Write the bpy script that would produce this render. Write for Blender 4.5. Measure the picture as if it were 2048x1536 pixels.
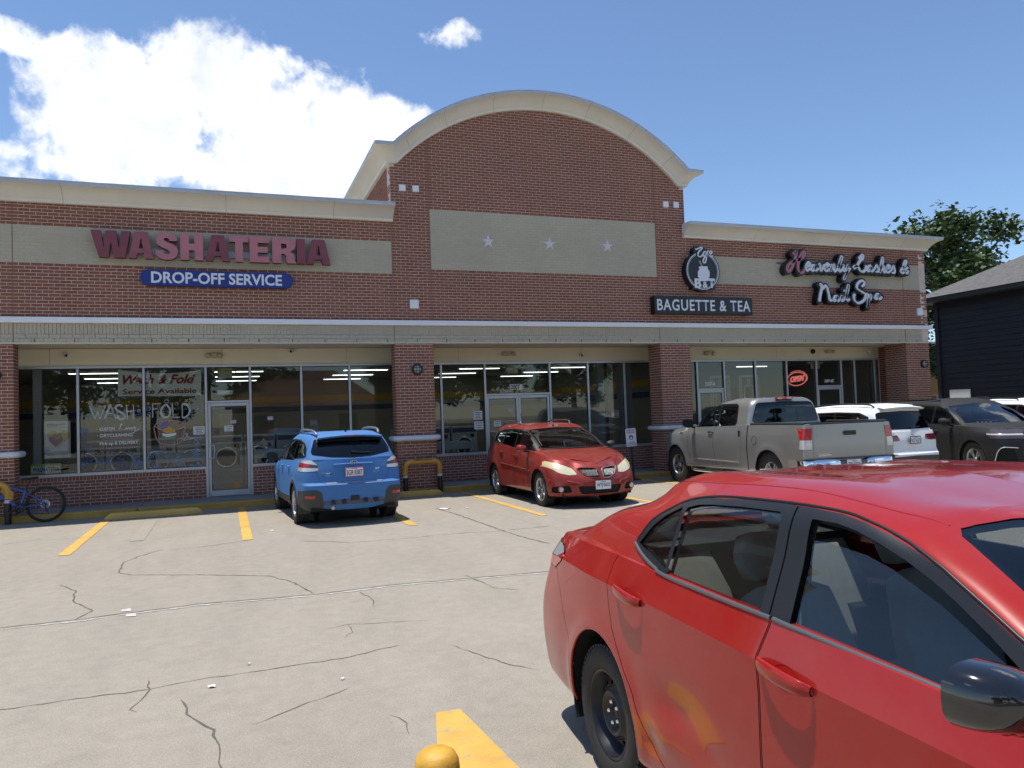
import bpy, bmesh, math, random
import numpy as np
from mathutils import Vector, Matrix
from math import radians, sin, cos, pi, atan2, sqrt

for o in list(bpy.data.objects):
    bpy.data.objects.remove(o, do_unlink=True)
SC = bpy.context.scene
COL = SC.collection
random.seed(7)

# ------------------------------------------------------------------ camera
CAM_LOC = Vector((3.82354514, -17.42036777, 1.76511867))
YAW, PITCH, ROLL, FPX = 0.358881429, 0.0386992531, -0.0352558968, 1540.0
_f = Vector((sin(YAW) * cos(PITCH), cos(YAW) * cos(PITCH), sin(PITCH)))
_r = Vector((cos(YAW), -sin(YAW), 0.0))
_u = _r.cross(_f)
CR = _r * cos(ROLL) + _u * sin(ROLL)
CU = _u * cos(ROLL) - _r * sin(ROLL)
cam = bpy.data.cameras.new("camera")
cam.sensor_width = 36.0
cam.lens = 36.0 * FPX / 2048.0
cam.clip_start = 0.05
cam.clip_end = 2000.0
cam_ob = bpy.data.objects.new("camera", cam)
m = Matrix.Identity(4)
for i in range(3):
    m[i][0] = CR[i]; m[i][1] = CU[i]; m[i][2] = -_f[i]; m[i][3] = CAM_LOC[i]
cam_ob.matrix_world = m
COL.objects.link(cam_ob)
SC.camera = cam_ob

# ------------------------------------------------------------------ light
SUN_TO = Vector((-0.16, 0.105, 1.0)).normalized()       # towards the sun: nearly overhead, a little behind the shops
SUN_EL = math.asin(SUN_TO.z)
SUN_AZ = atan2(SUN_TO.x, SUN_TO.y)
sun = bpy.data.lights.new("sun", 'SUN')
sun.energy = 2.9
sun.angle = radians(0.53)
sun.color = (1.0, 0.955, 0.88)
sun_ob = bpy.data.objects.new("sun", sun)
sun_ob.rotation_euler = (-SUN_TO).to_track_quat('-Z', 'Y').to_euler()
sun_ob.location = (0, 0, 40)
COL.objects.link(sun_ob)

SC.view_settings.view_transform = 'Standard'
SC.view_settings.look = 'None'
SC.view_settings.gamma = 1.0
SC.view_settings.exposure = 0.85
SC.view_settings.use_curve_mapping = False
SC.cycles.max_bounces = 8
SC.cycles.diffuse_bounces = 3
SC.cycles.glossy_bounces = 5
SC.cycles.transmission_bounces = 8
SC.cycles.transparent_max_bounces = 16
SC.cycles.caustics_reflective = False
SC.cycles.caustics_refractive = False
SC.cycles.sample_clamp_indirect = 6.0
SC.cycles.use_denoising = True
SC.cycles.use_adaptive_sampling = True
SC.cycles.adaptive_threshold = .02


class NT:
    """small helper round a node tree"""
    def __init__(self, tree):
        self.t = tree
        self.n = tree.nodes
        self.l = tree.links

    def new(self, kind, **kw):
        nd = self.n.new(kind)
        for k, v in kw.items():
            setattr(nd, k, v)
        return nd

    def link(self, a, b):
        self.l.new(a, b)

    def put(self, sock, v):
        if isinstance(v, bpy.types.NodeSocket):
            self.l.new(v, sock)
        else:
            try:
                sock.default_value = v
            except Exception:
                sock.default_value = (*v, 1.0)

    def math(self, op, a, b=None, c=None, clamp=False):
        nd = self.new('ShaderNodeMath', operation=op)
        nd.use_clamp = clamp
        self.put(nd.inputs[0], a)
        if b is not None:
            self.put(nd.inputs[1], b)
        if c is not None:
            self.put(nd.inputs[2], c)
        return nd.outputs[0]

    def ramp(self, fac, stops, interp='LINEAR'):
        nd = self.new('ShaderNodeValToRGB')
        nd.color_ramp.interpolation = interp
        e = nd.color_ramp.elements
        while len(e) < len(stops):
            e.new(0.5)
        for el, (p, c) in zip(e, stops):
            el.position = p
            el.color = (*c, 1.0) if len(c) == 3 else c
        self.put(nd.inputs[0], fac)
        return nd.outputs[0]

    def noise(self, vec, scale, detail=4.0, rough=0.55, dist=0.0, out=0):
        nd = self.new('ShaderNodeTexNoise')
        if vec is not None:
            self.l.new(vec, nd.inputs['Vector'])
        nd.inputs['Scale'].default_value = scale
        nd.inputs['Detail'].default_value = detail
        nd.inputs['Roughness'].default_value = rough
        nd.inputs['Distortion'].default_value = dist
        return nd.outputs[out]

    def mix(self, fac, a, b, blend='MIX'):
        nd = self.new('ShaderNodeMix', data_type='RGBA', blend_type=blend)
        self.put(nd.inputs[0], fac)
        self.put(nd.inputs[6], a if isinstance(a, bpy.types.NodeSocket) else (*a, 1.0))
        self.put(nd.inputs[7], b if isinstance(b, bpy.types.NodeSocket) else (*b, 1.0))
        return nd.outputs[2]


def pix_dir(x, y):
    """direction through a pixel of the 2048 x 1536 photograph (used for the sky's cloud bank only)"""
    return (_f + CR * ((x - 1024) / FPX) - CU * ((y - 768) / FPX)).normalized()


# ------------------------------------------------------------------ sky with cumulus
def make_world():
    w = bpy.data.worlds.new("World")
    SC.world = w
    w.use_nodes = True
    w.cycles.sampling_method = 'MANUAL'
    w.cycles.sample_map_resolution = 256
    w.node_tree.nodes.clear()
    T = NT(w.node_tree)
    sky = T.new('ShaderNodeTexSky', sky_type='NISHITA')
    sky.sun_disc = False
    sky.sun_elevation = SUN_EL
    sky.sun_rotation = SUN_AZ
    sky.altitude = 900.0
    sky.air_density = 1.0
    sky.dust_density = 0.3
    sky.ozone_density = 4.5
    tc = T.new('ShaderNodeTexCoord')
    nrm = T.new('ShaderNodeVectorMath', operation='NORMALIZE')
    T.link(tc.outputs['Generated'], nrm.inputs[0])
    sep = T.new('ShaderNodeSeparateXYZ')
    T.link(nrm.outputs[0], sep.inputs[0])
    az = T.math('ARCTAN2', sep.outputs[0], sep.outputs[1])
    el = T.math('ARCSINE', sep.outputs[2])
    comb = T.new('ShaderNodeCombineXYZ')
    T.link(az, comb.inputs[0])
    T.link(el, comb.inputs[1])
    # warp a little so that edges billow
    w1 = T.noise(comb.outputs[0], 9.0, 5.0, 0.6, out=1)
    sub = T.new('ShaderNodeVectorMath', operation='SUBTRACT')
    T.link(w1, sub.inputs[0]); sub.inputs[1].default_value = (0.5, 0.5, 0.5)
    scl = T.new('ShaderNodeVectorMath', operation='SCALE')
    T.link(sub.outputs[0], scl.inputs[0]); scl.inputs['Scale'].default_value = 0.055
    add = T.new('ShaderNodeVectorMath', operation='ADD')
    T.link(comb.outputs[0], add.inputs[0]); T.link(scl.outputs[0], add.inputs[1])
    s2 = T.new('ShaderNodeSeparateXYZ')
    T.link(add.outputs[0], s2.inputs[0])
    ax, ey = s2.outputs[0], s2.outputs[1]
    # cumulus banks: the one in view and others of the same kind round the sky
    blobs = []
    for (px, py, rx, ry, k) in [(400, 190, 270, 105, 1), (245, 240, 165, 115, 1), (600, 235, 200, 90, 1),
                                (765, 262, 125, 66, 1), (320, 312, 175, 66, 1), (560, 325, 260, 95, 1),
                                (75, 78, 120, 30, .85), (190, 335, 120, 32, .8), (700, 345, 190, 80, .95),
                                (905, 66, 62, 24, .62), (18, 300, 50, 26, .6), (30, 345, 60, 34, .5)]:
        d = pix_dir(px, py)
        blobs.append((atan2(d.x, d.y), math.asin(d.z), rx / FPX, ry / FPX, k))
    rr = random.Random(5)
    for i in range(8):
        a = radians(70 + i * 32 + rr.uniform(-6, 6))
        if a > pi:
            a -= 2 * pi
        e = radians(rr.uniform(12, 42))
        blobs.append((a, e, rr.uniform(.10, .22), rr.uniform(.04, .08), rr.uniform(.75, 1)))
    dens = None
    for (a, e, ra, re, k) in blobs:
        dx = T.math('DIVIDE', T.math('SUBTRACT', ax, a), ra)
        dy = T.math('DIVIDE', T.math('SUBTRACT', ey, e), re)
        r2 = T.math('ADD', T.math('MULTIPLY', dx, dx), T.math('MULTIPLY', dy, dy))
        v = T.math('MULTIPLY', T.math('SUBTRACT', 1.35, r2, clamp=False), k)
        v = T.math('MAXIMUM', v, -1.0)
        dens = v if dens is None else T.math('SMOOTH_MAX', dens, v, 0.25)
    n1 = T.noise(comb.outputs[0], 16.0, 9.0, 0.6, 0.25)
    n2 = T.noise(add.outputs[0], 42.0, 8.0, 0.62, 0.1)
    dn = T.math('ADD', dens, T.math('MULTIPLY', T.math('SUBTRACT', n1, 0.52), 3.0))
    dn = T.math('ADD', dn, T.math('MULTIPLY', T.math('SUBTRACT', n2, 0.5), 1.1))
    cover = T.new('ShaderNodeMapRange', interpolation_type='SMOOTHSTEP')
    T.link(dn, cover.inputs[0])
    cover.inputs[1].default_value = 0.05
    cover.inputs[2].default_value = 0.95
    # grey hollows inside the bank
    n3 = T.noise(add.outputs[0], 13.0, 7.0, 0.6, 0.4)
    cc = T.ramp(n3, [(0.30, (5.4, 5.7, 6.2)), (0.5, (6.8, 7.0, 7.3)), (0.62, (8.2, 8.2, 8.3))])
    # thin haze towards the horizon comes with the sky texture itself
    mx = T.mix(T.math('MULTIPLY', cover.outputs[0], 0.96), sky.outputs[0], cc)
    bg = T.new('ShaderNodeBackground')
    T.link(mx, bg.inputs[0])
    bg.inputs[1].default_value = 0.092
    out = T.new('ShaderNodeOutputWorld')
    T.link(bg.outputs[0], out.inputs[0])


make_world()

# ------------------------------------------------------------------ materials
MATS = {}


def mat(name, col=(.5, .5, .5), rough=.6, metal=0.0, var=0.0, vscale=6.0, bump=0.0, bscale=40.0, spec=.5,
        coat=0.0, coat_rough=.03, emit=None, estr=0.0, rnd=0.0, alpha=None, sheen=0.0):
    if name in MATS:
        return MATS[name]
    M = bpy.data.materials.new(name)
    M.use_nodes = True
    T = NT(M.node_tree)
    P = T.n['Principled BSDF']
    P.inputs['Roughness'].default_value = rough
    P.inputs['Metallic'].default_value = metal
    P.inputs['Specular IOR Level'].default_value = spec
    P.inputs['Coat Weight'].default_value = coat
    P.inputs['Coat Roughness'].default_value = coat_rough
    P.inputs['Base Color'].default_value = (*col, 1)
    tc = None
    c = None
    if var > 0 or bump > 0:
        tc = T.new('ShaderNodeTexCoord').outputs['Object']
    if var > 0:
        n = T.noise(tc, vscale, 6.0, .6)
        c = T.ramp(n, [(.25, tuple(max(0, x * (1 - var)) for x in col)), (.75, tuple(min(1, x * (1 + var)) for x in col))])
    if rnd > 0:
        g = T.new('ShaderNodeObjectInfo').outputs['Random']
        hsv = T.new('ShaderNodeHueSaturation')
        T.put(hsv.inputs['Value'], T.math('ADD', 1 - rnd, T.math('MULTIPLY', g, 2 * rnd)))
        T.put(hsv.inputs['Color'], c if c is not None else (*col, 1))
        c = hsv.outputs[0]
    if c is not None:
        T.link(c, P.inputs['Base Color'])
    if bump > 0:
        b = T.new('ShaderNodeBump')
        b.inputs['Strength'].default_value = min(1.0, bump)
        b.inputs['Distance'].default_value = .01
        T.link(T.noise(tc, bscale, 5.0, .6), b.inputs['Height'])
        T.link(b.outputs[0], P.inputs['Normal'])
    if emit is not None:
        P.inputs['Emission Color'].default_value = (*emit, 1)
        P.inputs['Emission Strength'].default_value = estr
    MATS[name] = M
    return M


def glass(name, tint=(.5, .52, .5), ior=1.5, rough=0.0, dirt=0.0):
    """thin pane: tinted see-through plus a mirror reflection that grows at grazing angles"""
    if name in MATS:
        return MATS[name]
    M = bpy.data.materials.new(name)
    M.use_nodes = True
    T = NT(M.node_tree)
    T.n.clear()
    tr = T.new('ShaderNodeBsdfTransparent')
    tr.inputs[0].default_value = (*tint, 1)
    gl = T.new('ShaderNodeBsdfGlossy')
    gl.inputs['Roughness'].default_value = rough
    fr = T.new('ShaderNodeFresnel')
    fr.inputs['IOR'].default_value = ior
    geo = T.new('ShaderNodeNewGeometry')
    mx = T.new('ShaderNodeMixShader')
    # same reflection from either side of the pane
    lw = T.new('ShaderNodeLayerWeight')
    lw.inputs['Blend'].default_value = .5
    f = T.math('POWER', lw.outputs['Facing'], 4.0)
    r0 = ((ior - 1) / (ior + 1)) ** 2 * 1.8
    f = T.math('ADD', r0, T.math('MULTIPLY', f, 1 - r0), clamp=True)
    T.link(f, mx.inputs[0])
    T.link(tr.outputs[0], mx.inputs[1])
    T.link(gl.outputs[0], mx.inputs[2])
    last = mx.outputs[0]
    if dirt > 0:
        df = T.new('ShaderNodeBsdfDiffuse')
        df.inputs[0].default_value = (.5, .5, .48, 1)
        m2 = T.new('ShaderNodeMixShader')
        n = T.noise(T.new('ShaderNodeTexCoord').outputs['Object'], 3.0, 6, .6)
        T.link(T.math('MULTIPLY', n, dirt), m2.inputs[0])
        T.link(last, m2.inputs[1]); T.link(df.outputs[0], m2.inputs[2])
        last = m2.outputs[0]
    o = T.new('ShaderNodeOutputMaterial')
    T.link(last, o.inputs[0])
    MATS[name] = M
    return M


# ------------------------------------------------------------------ object helpers
def tag(o, label=None, cat=None, group=None, kind=None):
    if label: o['label'] = label
    if cat: o['category'] = cat
    if group: o['group'] = group
    if kind: o['kind'] = kind
    return o


def empty(name, loc=(0, 0, 0), rz=0.0, label=None, cat=None, group=None, parent=None):
    o = bpy.data.objects.new(name, None)
    COL.objects.link(o)
    o.location = loc
    o.rotation_euler = (0, 0, rz)
    o.empty_display_size = .2
    if parent: o.parent = parent
    return tag(o, label, cat, group)


def link_mesh(name, me, parent=None, mats=None):
    o = bpy.data.objects.new(name, me)
    COL.objects.link(o)
    if parent: o.parent = parent
    if mats:
        for m_ in (mats if isinstance(mats, (list, tuple)) else [mats]):
            me.materials.append(m_)
    return o


class MB:
    """collects shapes; build() links them as ONE mesh object"""
    def __init__(self):
        self.v = []
        self.f = []
        self.m = []
        self.s = []

    def add(self, vs, fs, mi=0, smooth=False):
        b = len(self.v)
        self.v += [tuple(p) for p in vs]
        for f in fs:
            self.f.append([b + i for i in f])
            self.m.append(mi)
            self.s.append(smooth)
        return self

    def box(self, x0, x1, y0, y1, z0, z1, mi=0, M=None):
        vs = [(x0, y0, z0), (x1, y0, z0), (x1, y1, z0), (x0, y1, z0), (x0, y0, z1), (x1, y0, z1), (x1, y1, z1), (x0, y1, z1)]
        if M is not None: vs = [M @ Vector(p) for p in vs]
        return self.add(vs, [(0, 3, 2, 1), (4, 5, 6, 7), (0, 1, 5, 4), (1, 2, 6, 5), (2, 3, 7, 6), (3, 0, 4, 7)], mi)

    def prism(self, poly, fn, d0, d1, mi=0, smooth=False):
        """poly: 2D points, counter clockwise seen from the +d side; fn(a, b, d) -> 3D"""
        n = len(poly)
        vs = [fn(a, b, d0) for a, b in poly] + [fn(a, b, d1) for a, b in poly]
        fs = [tuple(range(n - 1, -1, -1)), tuple(range(n, 2 * n))]
        fs += [(i, (i + 1) % n, n + (i + 1) % n, n + i) for i in range(n)]
        return self.add(vs, fs, mi, smooth)

    def tube(self, path, r, n=10, mi=0, caps=True, closed=False, smooth=True):
        P = [Vector(p) for p in path]
        k = len(P)
        rs = r if isinstance(r, (list, tuple)) else [r] * k
        rings = []
        up = None
        for i in range(k):
            if closed:
                t = (P[(i + 1) % k] - P[i - 1]).normalized()
            else:
                t = ((P[min(i + 1, k - 1)] - P[max(i - 1, 0)])).normalized()
            if up is None:
                a = Vector((0, 0, 1)) if abs(t.z) < .9 else Vector((1, 0, 0))
                up = (a - t * a.dot(t)).normalized()
            else:
                up = (up - t * up.dot(t))
                up = up.normalized() if up.length > 1e-6 else Vector((1, 0, 0))
            w = t.cross(up)
            rings.append([P[i] + (up * cos(2 * pi * j / n) + w * sin(2 * pi * j / n)) * rs[i] for j in range(n)])
        vs = [p for rg in rings for p in rg]
        fs = []
        for i in range(k if closed else k - 1):
            a, b = i * n, ((i + 1) % k) * n
            fs += [(a + j, a + (j + 1) % n, b + (j + 1) % n, b + j) for j in range(n)]
        self.add(vs, fs, mi, smooth)
        if caps and not closed:
            self.add(rings[0], [tuple(range(n - 1, -1, -1))], mi)
            self.add(rings[-1], [tuple(range(n))], mi)
        return self

    def lathe(self, prof, n=32, M=None, mi=0, smooth=True, closed=False):
        """prof: list of (radius, height) turned round the z axis"""
        vs = []
        for r, h in prof:
            for j in range(n):
                a = 2 * pi * j / n
                p = Vector((r * cos(a), r * sin(a), h))
                vs.append(M @ p if M is not None else p)
        fs = []
        k = len(prof)
        for i in range(k if closed else k - 1):
            a, b = i * n, ((i + 1) % k) * n
            fs += [(a + j, a + (j + 1) % n, b + (j + 1) % n, b + j) for j in range(n)]
        return self.add(vs, fs, mi, smooth)

    def grid(self, pts, mi=0, smooth=True):
        """pts[i][j] rows of points"""
        r, c = len(pts), len(pts[0])
        vs = [p for row in pts for p in row]
        fs = [(i * c + j, i * c + j + 1, (i + 1) * c + j + 1, (i + 1) * c + j) for i in range(r - 1) for j in range(c - 1)]
        return self.add(vs, fs, mi, smooth)

    def mesh(self, name, bevel=0.0, seg=2, recalc=False, weld=False):
        me = bpy.data.meshes.new(name)
        me.from_pydata(self.v, [], self.f)
        me.polygons.foreach_set('material_index', self.m)
        me.polygons.foreach_set('use_smooth', self.s)
        if bevel > 0 or recalc or weld:
            bm = bmesh.new()
            bm.from_mesh(me)
            if weld: bmesh.ops.remove_doubles(bm, verts=bm.verts, dist=1e-5)
            if recalc: bmesh.ops.recalc_face_normals(bm, faces=bm.faces)
            if bevel > 0:
                es = [e for e in bm.edges if len(e.link_faces) == 2 and e.calc_face_angle(0) > .5]
                bmesh.ops.bevel(bm, geom=es, offset=bevel, segments=seg, affect='EDGES', profile=.5, clamp_overlap=True)
            bm.to_mesh(me)
            bm.free()
        me.update()
        return me

    def build(self, name, mats, parent=None, bevel=0.0, seg=2, recalc=False, weld=False):
        return link_mesh(name, self.mesh(name, bevel, seg, recalc, weld), parent, mats)


def curve_mesh(name, loops, extrude=0.0, bevel=0.0, fill=True, res=1):
    """2D outlines with holes (even-odd) to a flat or raised mesh in the xy plane"""
    cu = bpy.data.curves.new(name, 'CURVE')
    cu.dimensions = '2D'
    cu.fill_mode = 'BOTH' if fill else 'NONE'
    cu.extrude = extrude
    cu.bevel_depth = bevel
    cu.bevel_resolution = res
    for lp in loops:
        s = cu.splines.new('POLY')
        s.points.add(len(lp) - 1)
        for p, q in zip(s.points, lp):
            p.co = (q[0], q[1], 0, 1)
        s.use_cyclic_u = True
    ob = bpy.data.objects.new(name, cu)
    COL.objects.link(ob)
    dg = bpy.context.evaluated_depsgraph_get()
    me = bpy.data.meshes.new_from_object(ob.evaluated_get(dg))
    bpy.data.objects.remove(ob, do_unlink=True)
    bpy.data.curves.remove(cu)
    return me


def text_mesh(s, size=1.0, offset=0.0, extrude=0.0, align='CENTER', space=1.0, shear=0.0, bevel=0.0):
    cu = bpy.data.curves.new('text', 'FONT')
    cu.body = s
    cu.size = size
    cu.offset = offset
    cu.extrude = extrude
    cu.bevel_depth = bevel
    cu.align_x = align
    cu.space_character = space
    cu.shear = shear
    cu.resolution_u = 3
    ob = bpy.data.objects.new('text', cu)
    COL.objects.link(ob)
    dg = bpy.context.evaluated_depsgraph_get()
    me = bpy.data.meshes.new_from_object(ob.evaluated_get(dg))
    bpy.data.objects.remove(ob, do_unlink=True)
    bpy.data.curves.remove(cu)
    return me


def fit_mesh(me, x0, x1, z0, z1, fn):
    """stretch a mesh made in the xy plane into a rectangle, then place it: fn(a, b, d) -> 3D"""
    n = len(me.vertices)
    a = np.zeros(n * 3)
    me.vertices.foreach_get('co', a)
    a = a.reshape(-1, 3)
    lo, hi = a.min(0), a.max(0)
    out = np.empty_like(a)
    for i, p in enumerate(a):
        out[i] = fn(x0 + (p[0] - lo[0]) / max(1e-9, hi[0] - lo[0]) * (x1 - x0), z0 + (p[1] - lo[1]) / max(1e-9, hi[1] - lo[1]) * (z1 - z0), p[2])
    me.vertices.foreach_set('co', out.ravel())
    me.update()
    return me


def place_text(name, s, x0, x1, z0, z1, fn, material, parent, offset=0.0, extrude=0.0, shear=0.0, space=1.0):
    me = text_mesh(s, 1.0, offset, extrude, shear=shear, space=space)
    fit_mesh(me, x0, x1, z0, z1, fn)
    return link_mesh(name, me, parent, material)


def copy_tree(o, parent=None):
    c = o.copy()
    COL.objects.link(c)
    c.parent = parent
    for ch in o.children:
        copy_tree(ch, c)
    return c


def wall_fn(y):
    """text and flat things on a wall that faces -Y: a -> X, b -> Z, d comes out of the wall"""
    return lambda a, b, d: (a, y - d, b)


def xform(fn, pts):
    return [fn(*p) for p in pts]


def pen(path, w=0.06, ang=radians(40), thin=.35, n=1, closed=False):
    """broad nib stroke along a 2D path -> list of outline loops (one polygon)"""
    P = [Vector((p[0], p[1])) for p in path]
    L, Rr = [], []
    k = len(P)
    for i in range(k):
        t = P[min(i + 1, k - 1)] - P[max(i - 1, 0)]
        if t.length < 1e-9: t = Vector((1, 0))
        t.normalize()
        nb = Vector((-t.y, t.x))
        a = atan2(t.y, t.x)
        wd = w * (thin + (1 - thin) * abs(sin(a - ang)))
        if not closed and (i == 0 or i == k - 1): wd *= .55
        L.append(P[i] + nb * wd / 2)
        Rr.append(P[i] - nb * wd / 2)
    return L, Rr


def spline2(pts, n=8, closed=False):
    """Catmull-Rom through 2D or 3D points"""
    P = [Vector(p) for p in pts]
    k = len(P)
    out = []
    rng = k if closed else k - 1
    for i in range(rng):
        p0 = P[(i - 1) % k] if closed or i > 0 else P[0] * 2 - P[1]
        p1 = P[i]
        p2 = P[(i + 1) % k]
        p3 = P[(i + 2) % k] if closed or i + 2 < k else P[-1] * 2 - P[-2]
        for j in range(n):
            t = j / n
            out.append(.5 * ((2 * p1) + (p2 - p0) * t + (2 * p0 - 5 * p1 + 4 * p2 - p3) * t * t + (3 * p1 - p0 - 3 * p2 + p3) * t ** 3))
    if not closed: out.append(P[-1])
    return out


def stroke_mesh(paths, w, fn, d0=0.0, d1=0.0, ang=radians(40), thin=.35, mi=0, smooth_n=6, mb=None):
    """brush strokes (list of 2D control paths) as flat or raised ribbons"""
    mb = mb or MB()
    for k_, pth in enumerate(paths):
        c = [(p[0], p[1]) for p in spline2(pth, smooth_n)] if smooth_n else pth
        L, Rr = pen(c, w, ang, thin)
        n = len(L)
        e = 0.0003 * (k_ % 5)
        top = [fn(p.x, p.y, d1 + e) for p in L] + [fn(p.x, p.y, d1 + e) for p in Rr]
        mb.add(top, [(i, n + i, n + i + 1, i + 1) for i in range(n - 1)], mi)
        if d1 > d0:
            bot = [fn(p.x, p.y, d0) for p in L] + [fn(p.x, p.y, d0) for p in Rr]
            vs = top + bot
            o = 2 * n
            fs = [(i, i + 1, o + i + 1, o + i) for i in range(n - 1)] + [(n + i + 1, n + i, o + n + i, o + n + i + 1) for i in range(n - 1)]
            fs += [(0, o, o + n, n), (n - 1, 2 * n - 1, o + 2 * n - 1, o + n - 1)]
            mb.add(vs, fs, mi)
    return mb
# ------------------------------------------------------------------ ground
BL, BC = .2032, .0677            # brick module
TRIM = 4.0                        # top of the white band
WALK = .127                       # sidewalk height


def concrete_mat():
    M = bpy.data.materials.new('lot_concrete')
    M.use_nodes = True
    T = NT(M.node_tree)
    P = T.n['Principled BSDF']
    tc = T.new('ShaderNodeTexCoord').outputs['Object']
    big = T.noise(tc, .22, 6, .6, .4)
    mp = T.new('ShaderNodeMapping')
    mp.inputs['Scale'].default_value = (1.0, .35, 1)
    mp.inputs['Rotation'].default_value = (0, 0, radians(62))
    T.link(tc, mp.inputs[0])
    streak = T.noise(mp.outputs[0], 1.6, 7, .65, .3)
    mid = T.noise(tc, 7.0, 6, .65)
    fine = T.noise(tc, 110.0, 4, .7)
    agg = T.new('ShaderNodeTexVoronoi')
    agg.inputs['Scale'].default_value = 95.0
    T.link(tc, agg.inputs['Vector'])
    c = T.ramp(big, [(.28, (.235, .203, .160)), (.5, (.315, .272, .214)), (.72, (.385, .336, .265))])
    c = T.mix(.55, c, T.ramp(streak, [(.3, (.20, .172, .136)), (.55, (.33, .285, .222)), (.75, (.42, .372, .295))]))
    c = T.mix(.35, c, T.ramp(mid, [(.3, (.19, .175, .152)), (.7, (.45, .41, .345))]))
    c = T.mix(.30, c, T.ramp(fine, [(.32, (.12, .112, .10)), (.5, (.33, .30, .255)), (.68, (.60, .56, .48))]))
    c = T.mix(.22, c, T.ramp(agg.outputs['Distance'], [(.0, (.55, .50, .42)), (.5, (.22, .20, .17))]))
    # oil drips and tyre marks: small dark spots with a shape of their own
    sp = T.noise(tc, 1.1, 3, .5)
    spm = T.ramp(sp, [(.68, (0, 0, 0)), (.76, (1, 1, 1))])
    sp2 = T.noise(tc, 23.0, 4, .6)
    k = T.math('MULTIPLY', spm, T.ramp(sp2, [(.5, (0, 0, 0)), (.72, (1, 1, 1))]))
    c = T.mix(T.math('MULTIPLY', k, .55), c, (.09, .083, .075))
    T.link(c, P.inputs['Base Color'])
    P.inputs['Roughness'].default_value = .88
    P.inputs['Specular IOR Level'].default_value = .3
    b = T.new('ShaderNodeBump')
    b.inputs['Strength'].default_value = .5
    b.inputs['Distance'].default_value = .006
    h = T.math('ADD', T.math('MULTIPLY', fine, .6), T.math('ADD', T.math('MULTIPLY', mid, .9), T.math('MULTIPLY', agg.outputs['Distance'], .4)))
    T.link(h, b.inputs['Height'])
    T.link(b.outputs[0], P.inputs['Normal'])
    MATS['lot_concrete'] = M
    return M


concrete_mat()


def paint_mat(name, col, wear=.45, under=(.30, .28, .24)):
    """traffic paint with worn patches that show the concrete"""
    M = bpy.data.materials.new(name)
    M.use_nodes = True
    T = NT(M.node_tree)
    P = T.n['Principled BSDF']
    tc = T.new('ShaderNodeTexCoord').outputs['Object']
    a = T.noise(tc, 9.0, 8, .7, .2)
    b = T.noise(tc, 70.0, 5, .7)
    f = T.math('ADD', T.math('MULTIPLY', a, .6), T.math('MULTIPLY', b, .4))
    msk = T.ramp(f, [(wear - .06, (1, 1, 1)), (wear + .03, (0, 0, 0))])
    v = T.noise(tc, 3.0, 5, .6)
    base = T.ramp(v, [(.3, tuple(x * .82 for x in col)), (.7, tuple(min(1, x * 1.12) for x in col))])
    T.link(T.mix(msk, base, under), P.inputs['Base Color'])
    P.inputs['Roughness'].default_value = .75
    bp = T.new('ShaderNodeBump')
    bp.inputs['Strength'].default_value = .3
    bp.inputs['Distance'].default_value = .004
    T.link(b, bp.inputs['Height'])
    T.link(bp.outputs[0], P.inputs['Normal'])
    MATS[name] = M
    return M


YELLOW = (.62, .37, .075)
paint_mat('yellow_line', YELLOW, .42)
paint_mat('yellow_faded', (.42, .30, .12), .52)
paint_mat('yellow_kerb', (.50, .30, .06), .36, (.26, .24, .21))
mat('walk_concrete', (.27, .265, .26), .85, var=.18, vscale=2.5, bump=.35, bscale=60)
mat('crack_dark', (.12, .105, .085), .95, var=.4, vscale=14)
mat('crack_pale', (.52, .50, .46), .9, var=.3, vscale=30)

gb = MB()
gb.add([(-400, -400, 0), (400, -400, 0), (400, 400, 0), (-400, 400, 0)], [(0, 1, 2, 3)])
ground = gb.build('ground', MATS['lot_concrete'])
tag(ground, kind='structure', label='worn pale concrete of the parking lot', cat='ground')


def ribbon(path, w, z, seed=0, jit=.5):
    """thin irregular sheet lying on the ground"""
    r = random.Random(seed)
    P = [Vector((p[0], p[1], 0)) for p in path]
    Q = []
    for a, b in zip(P, P[1:]):
        k = max(1, int((b - a).length / .07))
        for j in range(k):
            Q.append(a.lerp(b, j / k) + Vector((r.uniform(-1, 1), r.uniform(-1, 1), 0)) * .012)
    Q.append(P[-1])
    L, R = [], []
    for i, p in enumerate(Q):
        t = (Q[min(i + 1, len(Q) - 1)] - Q[max(0, i - 1)]).normalized()
        nb = Vector((-t.y, t.x, 0))
        ww = w * (1 - jit + jit * 2 * r.random()) * .5
        if i in (0, len(Q) - 1): ww *= .2
        L.append((p + nb * ww) + Vector((0, 0, z)))
        R.append((p - nb * ww) + Vector((0, 0, z)))
    n = len(Q)
    return L + R, [(i, n + i, n + i + 1, i + 1) for i in range(n - 1)]


def ground_at(x, y):
    d = _f + CR * ((x - 1024) / FPX) - CU * ((y - 768) / FPX)
    t = -CAM_LOC.z / d.z
    return (CAM_LOC.x + t * d.x, CAM_LOC.y + t * d.y)


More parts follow.
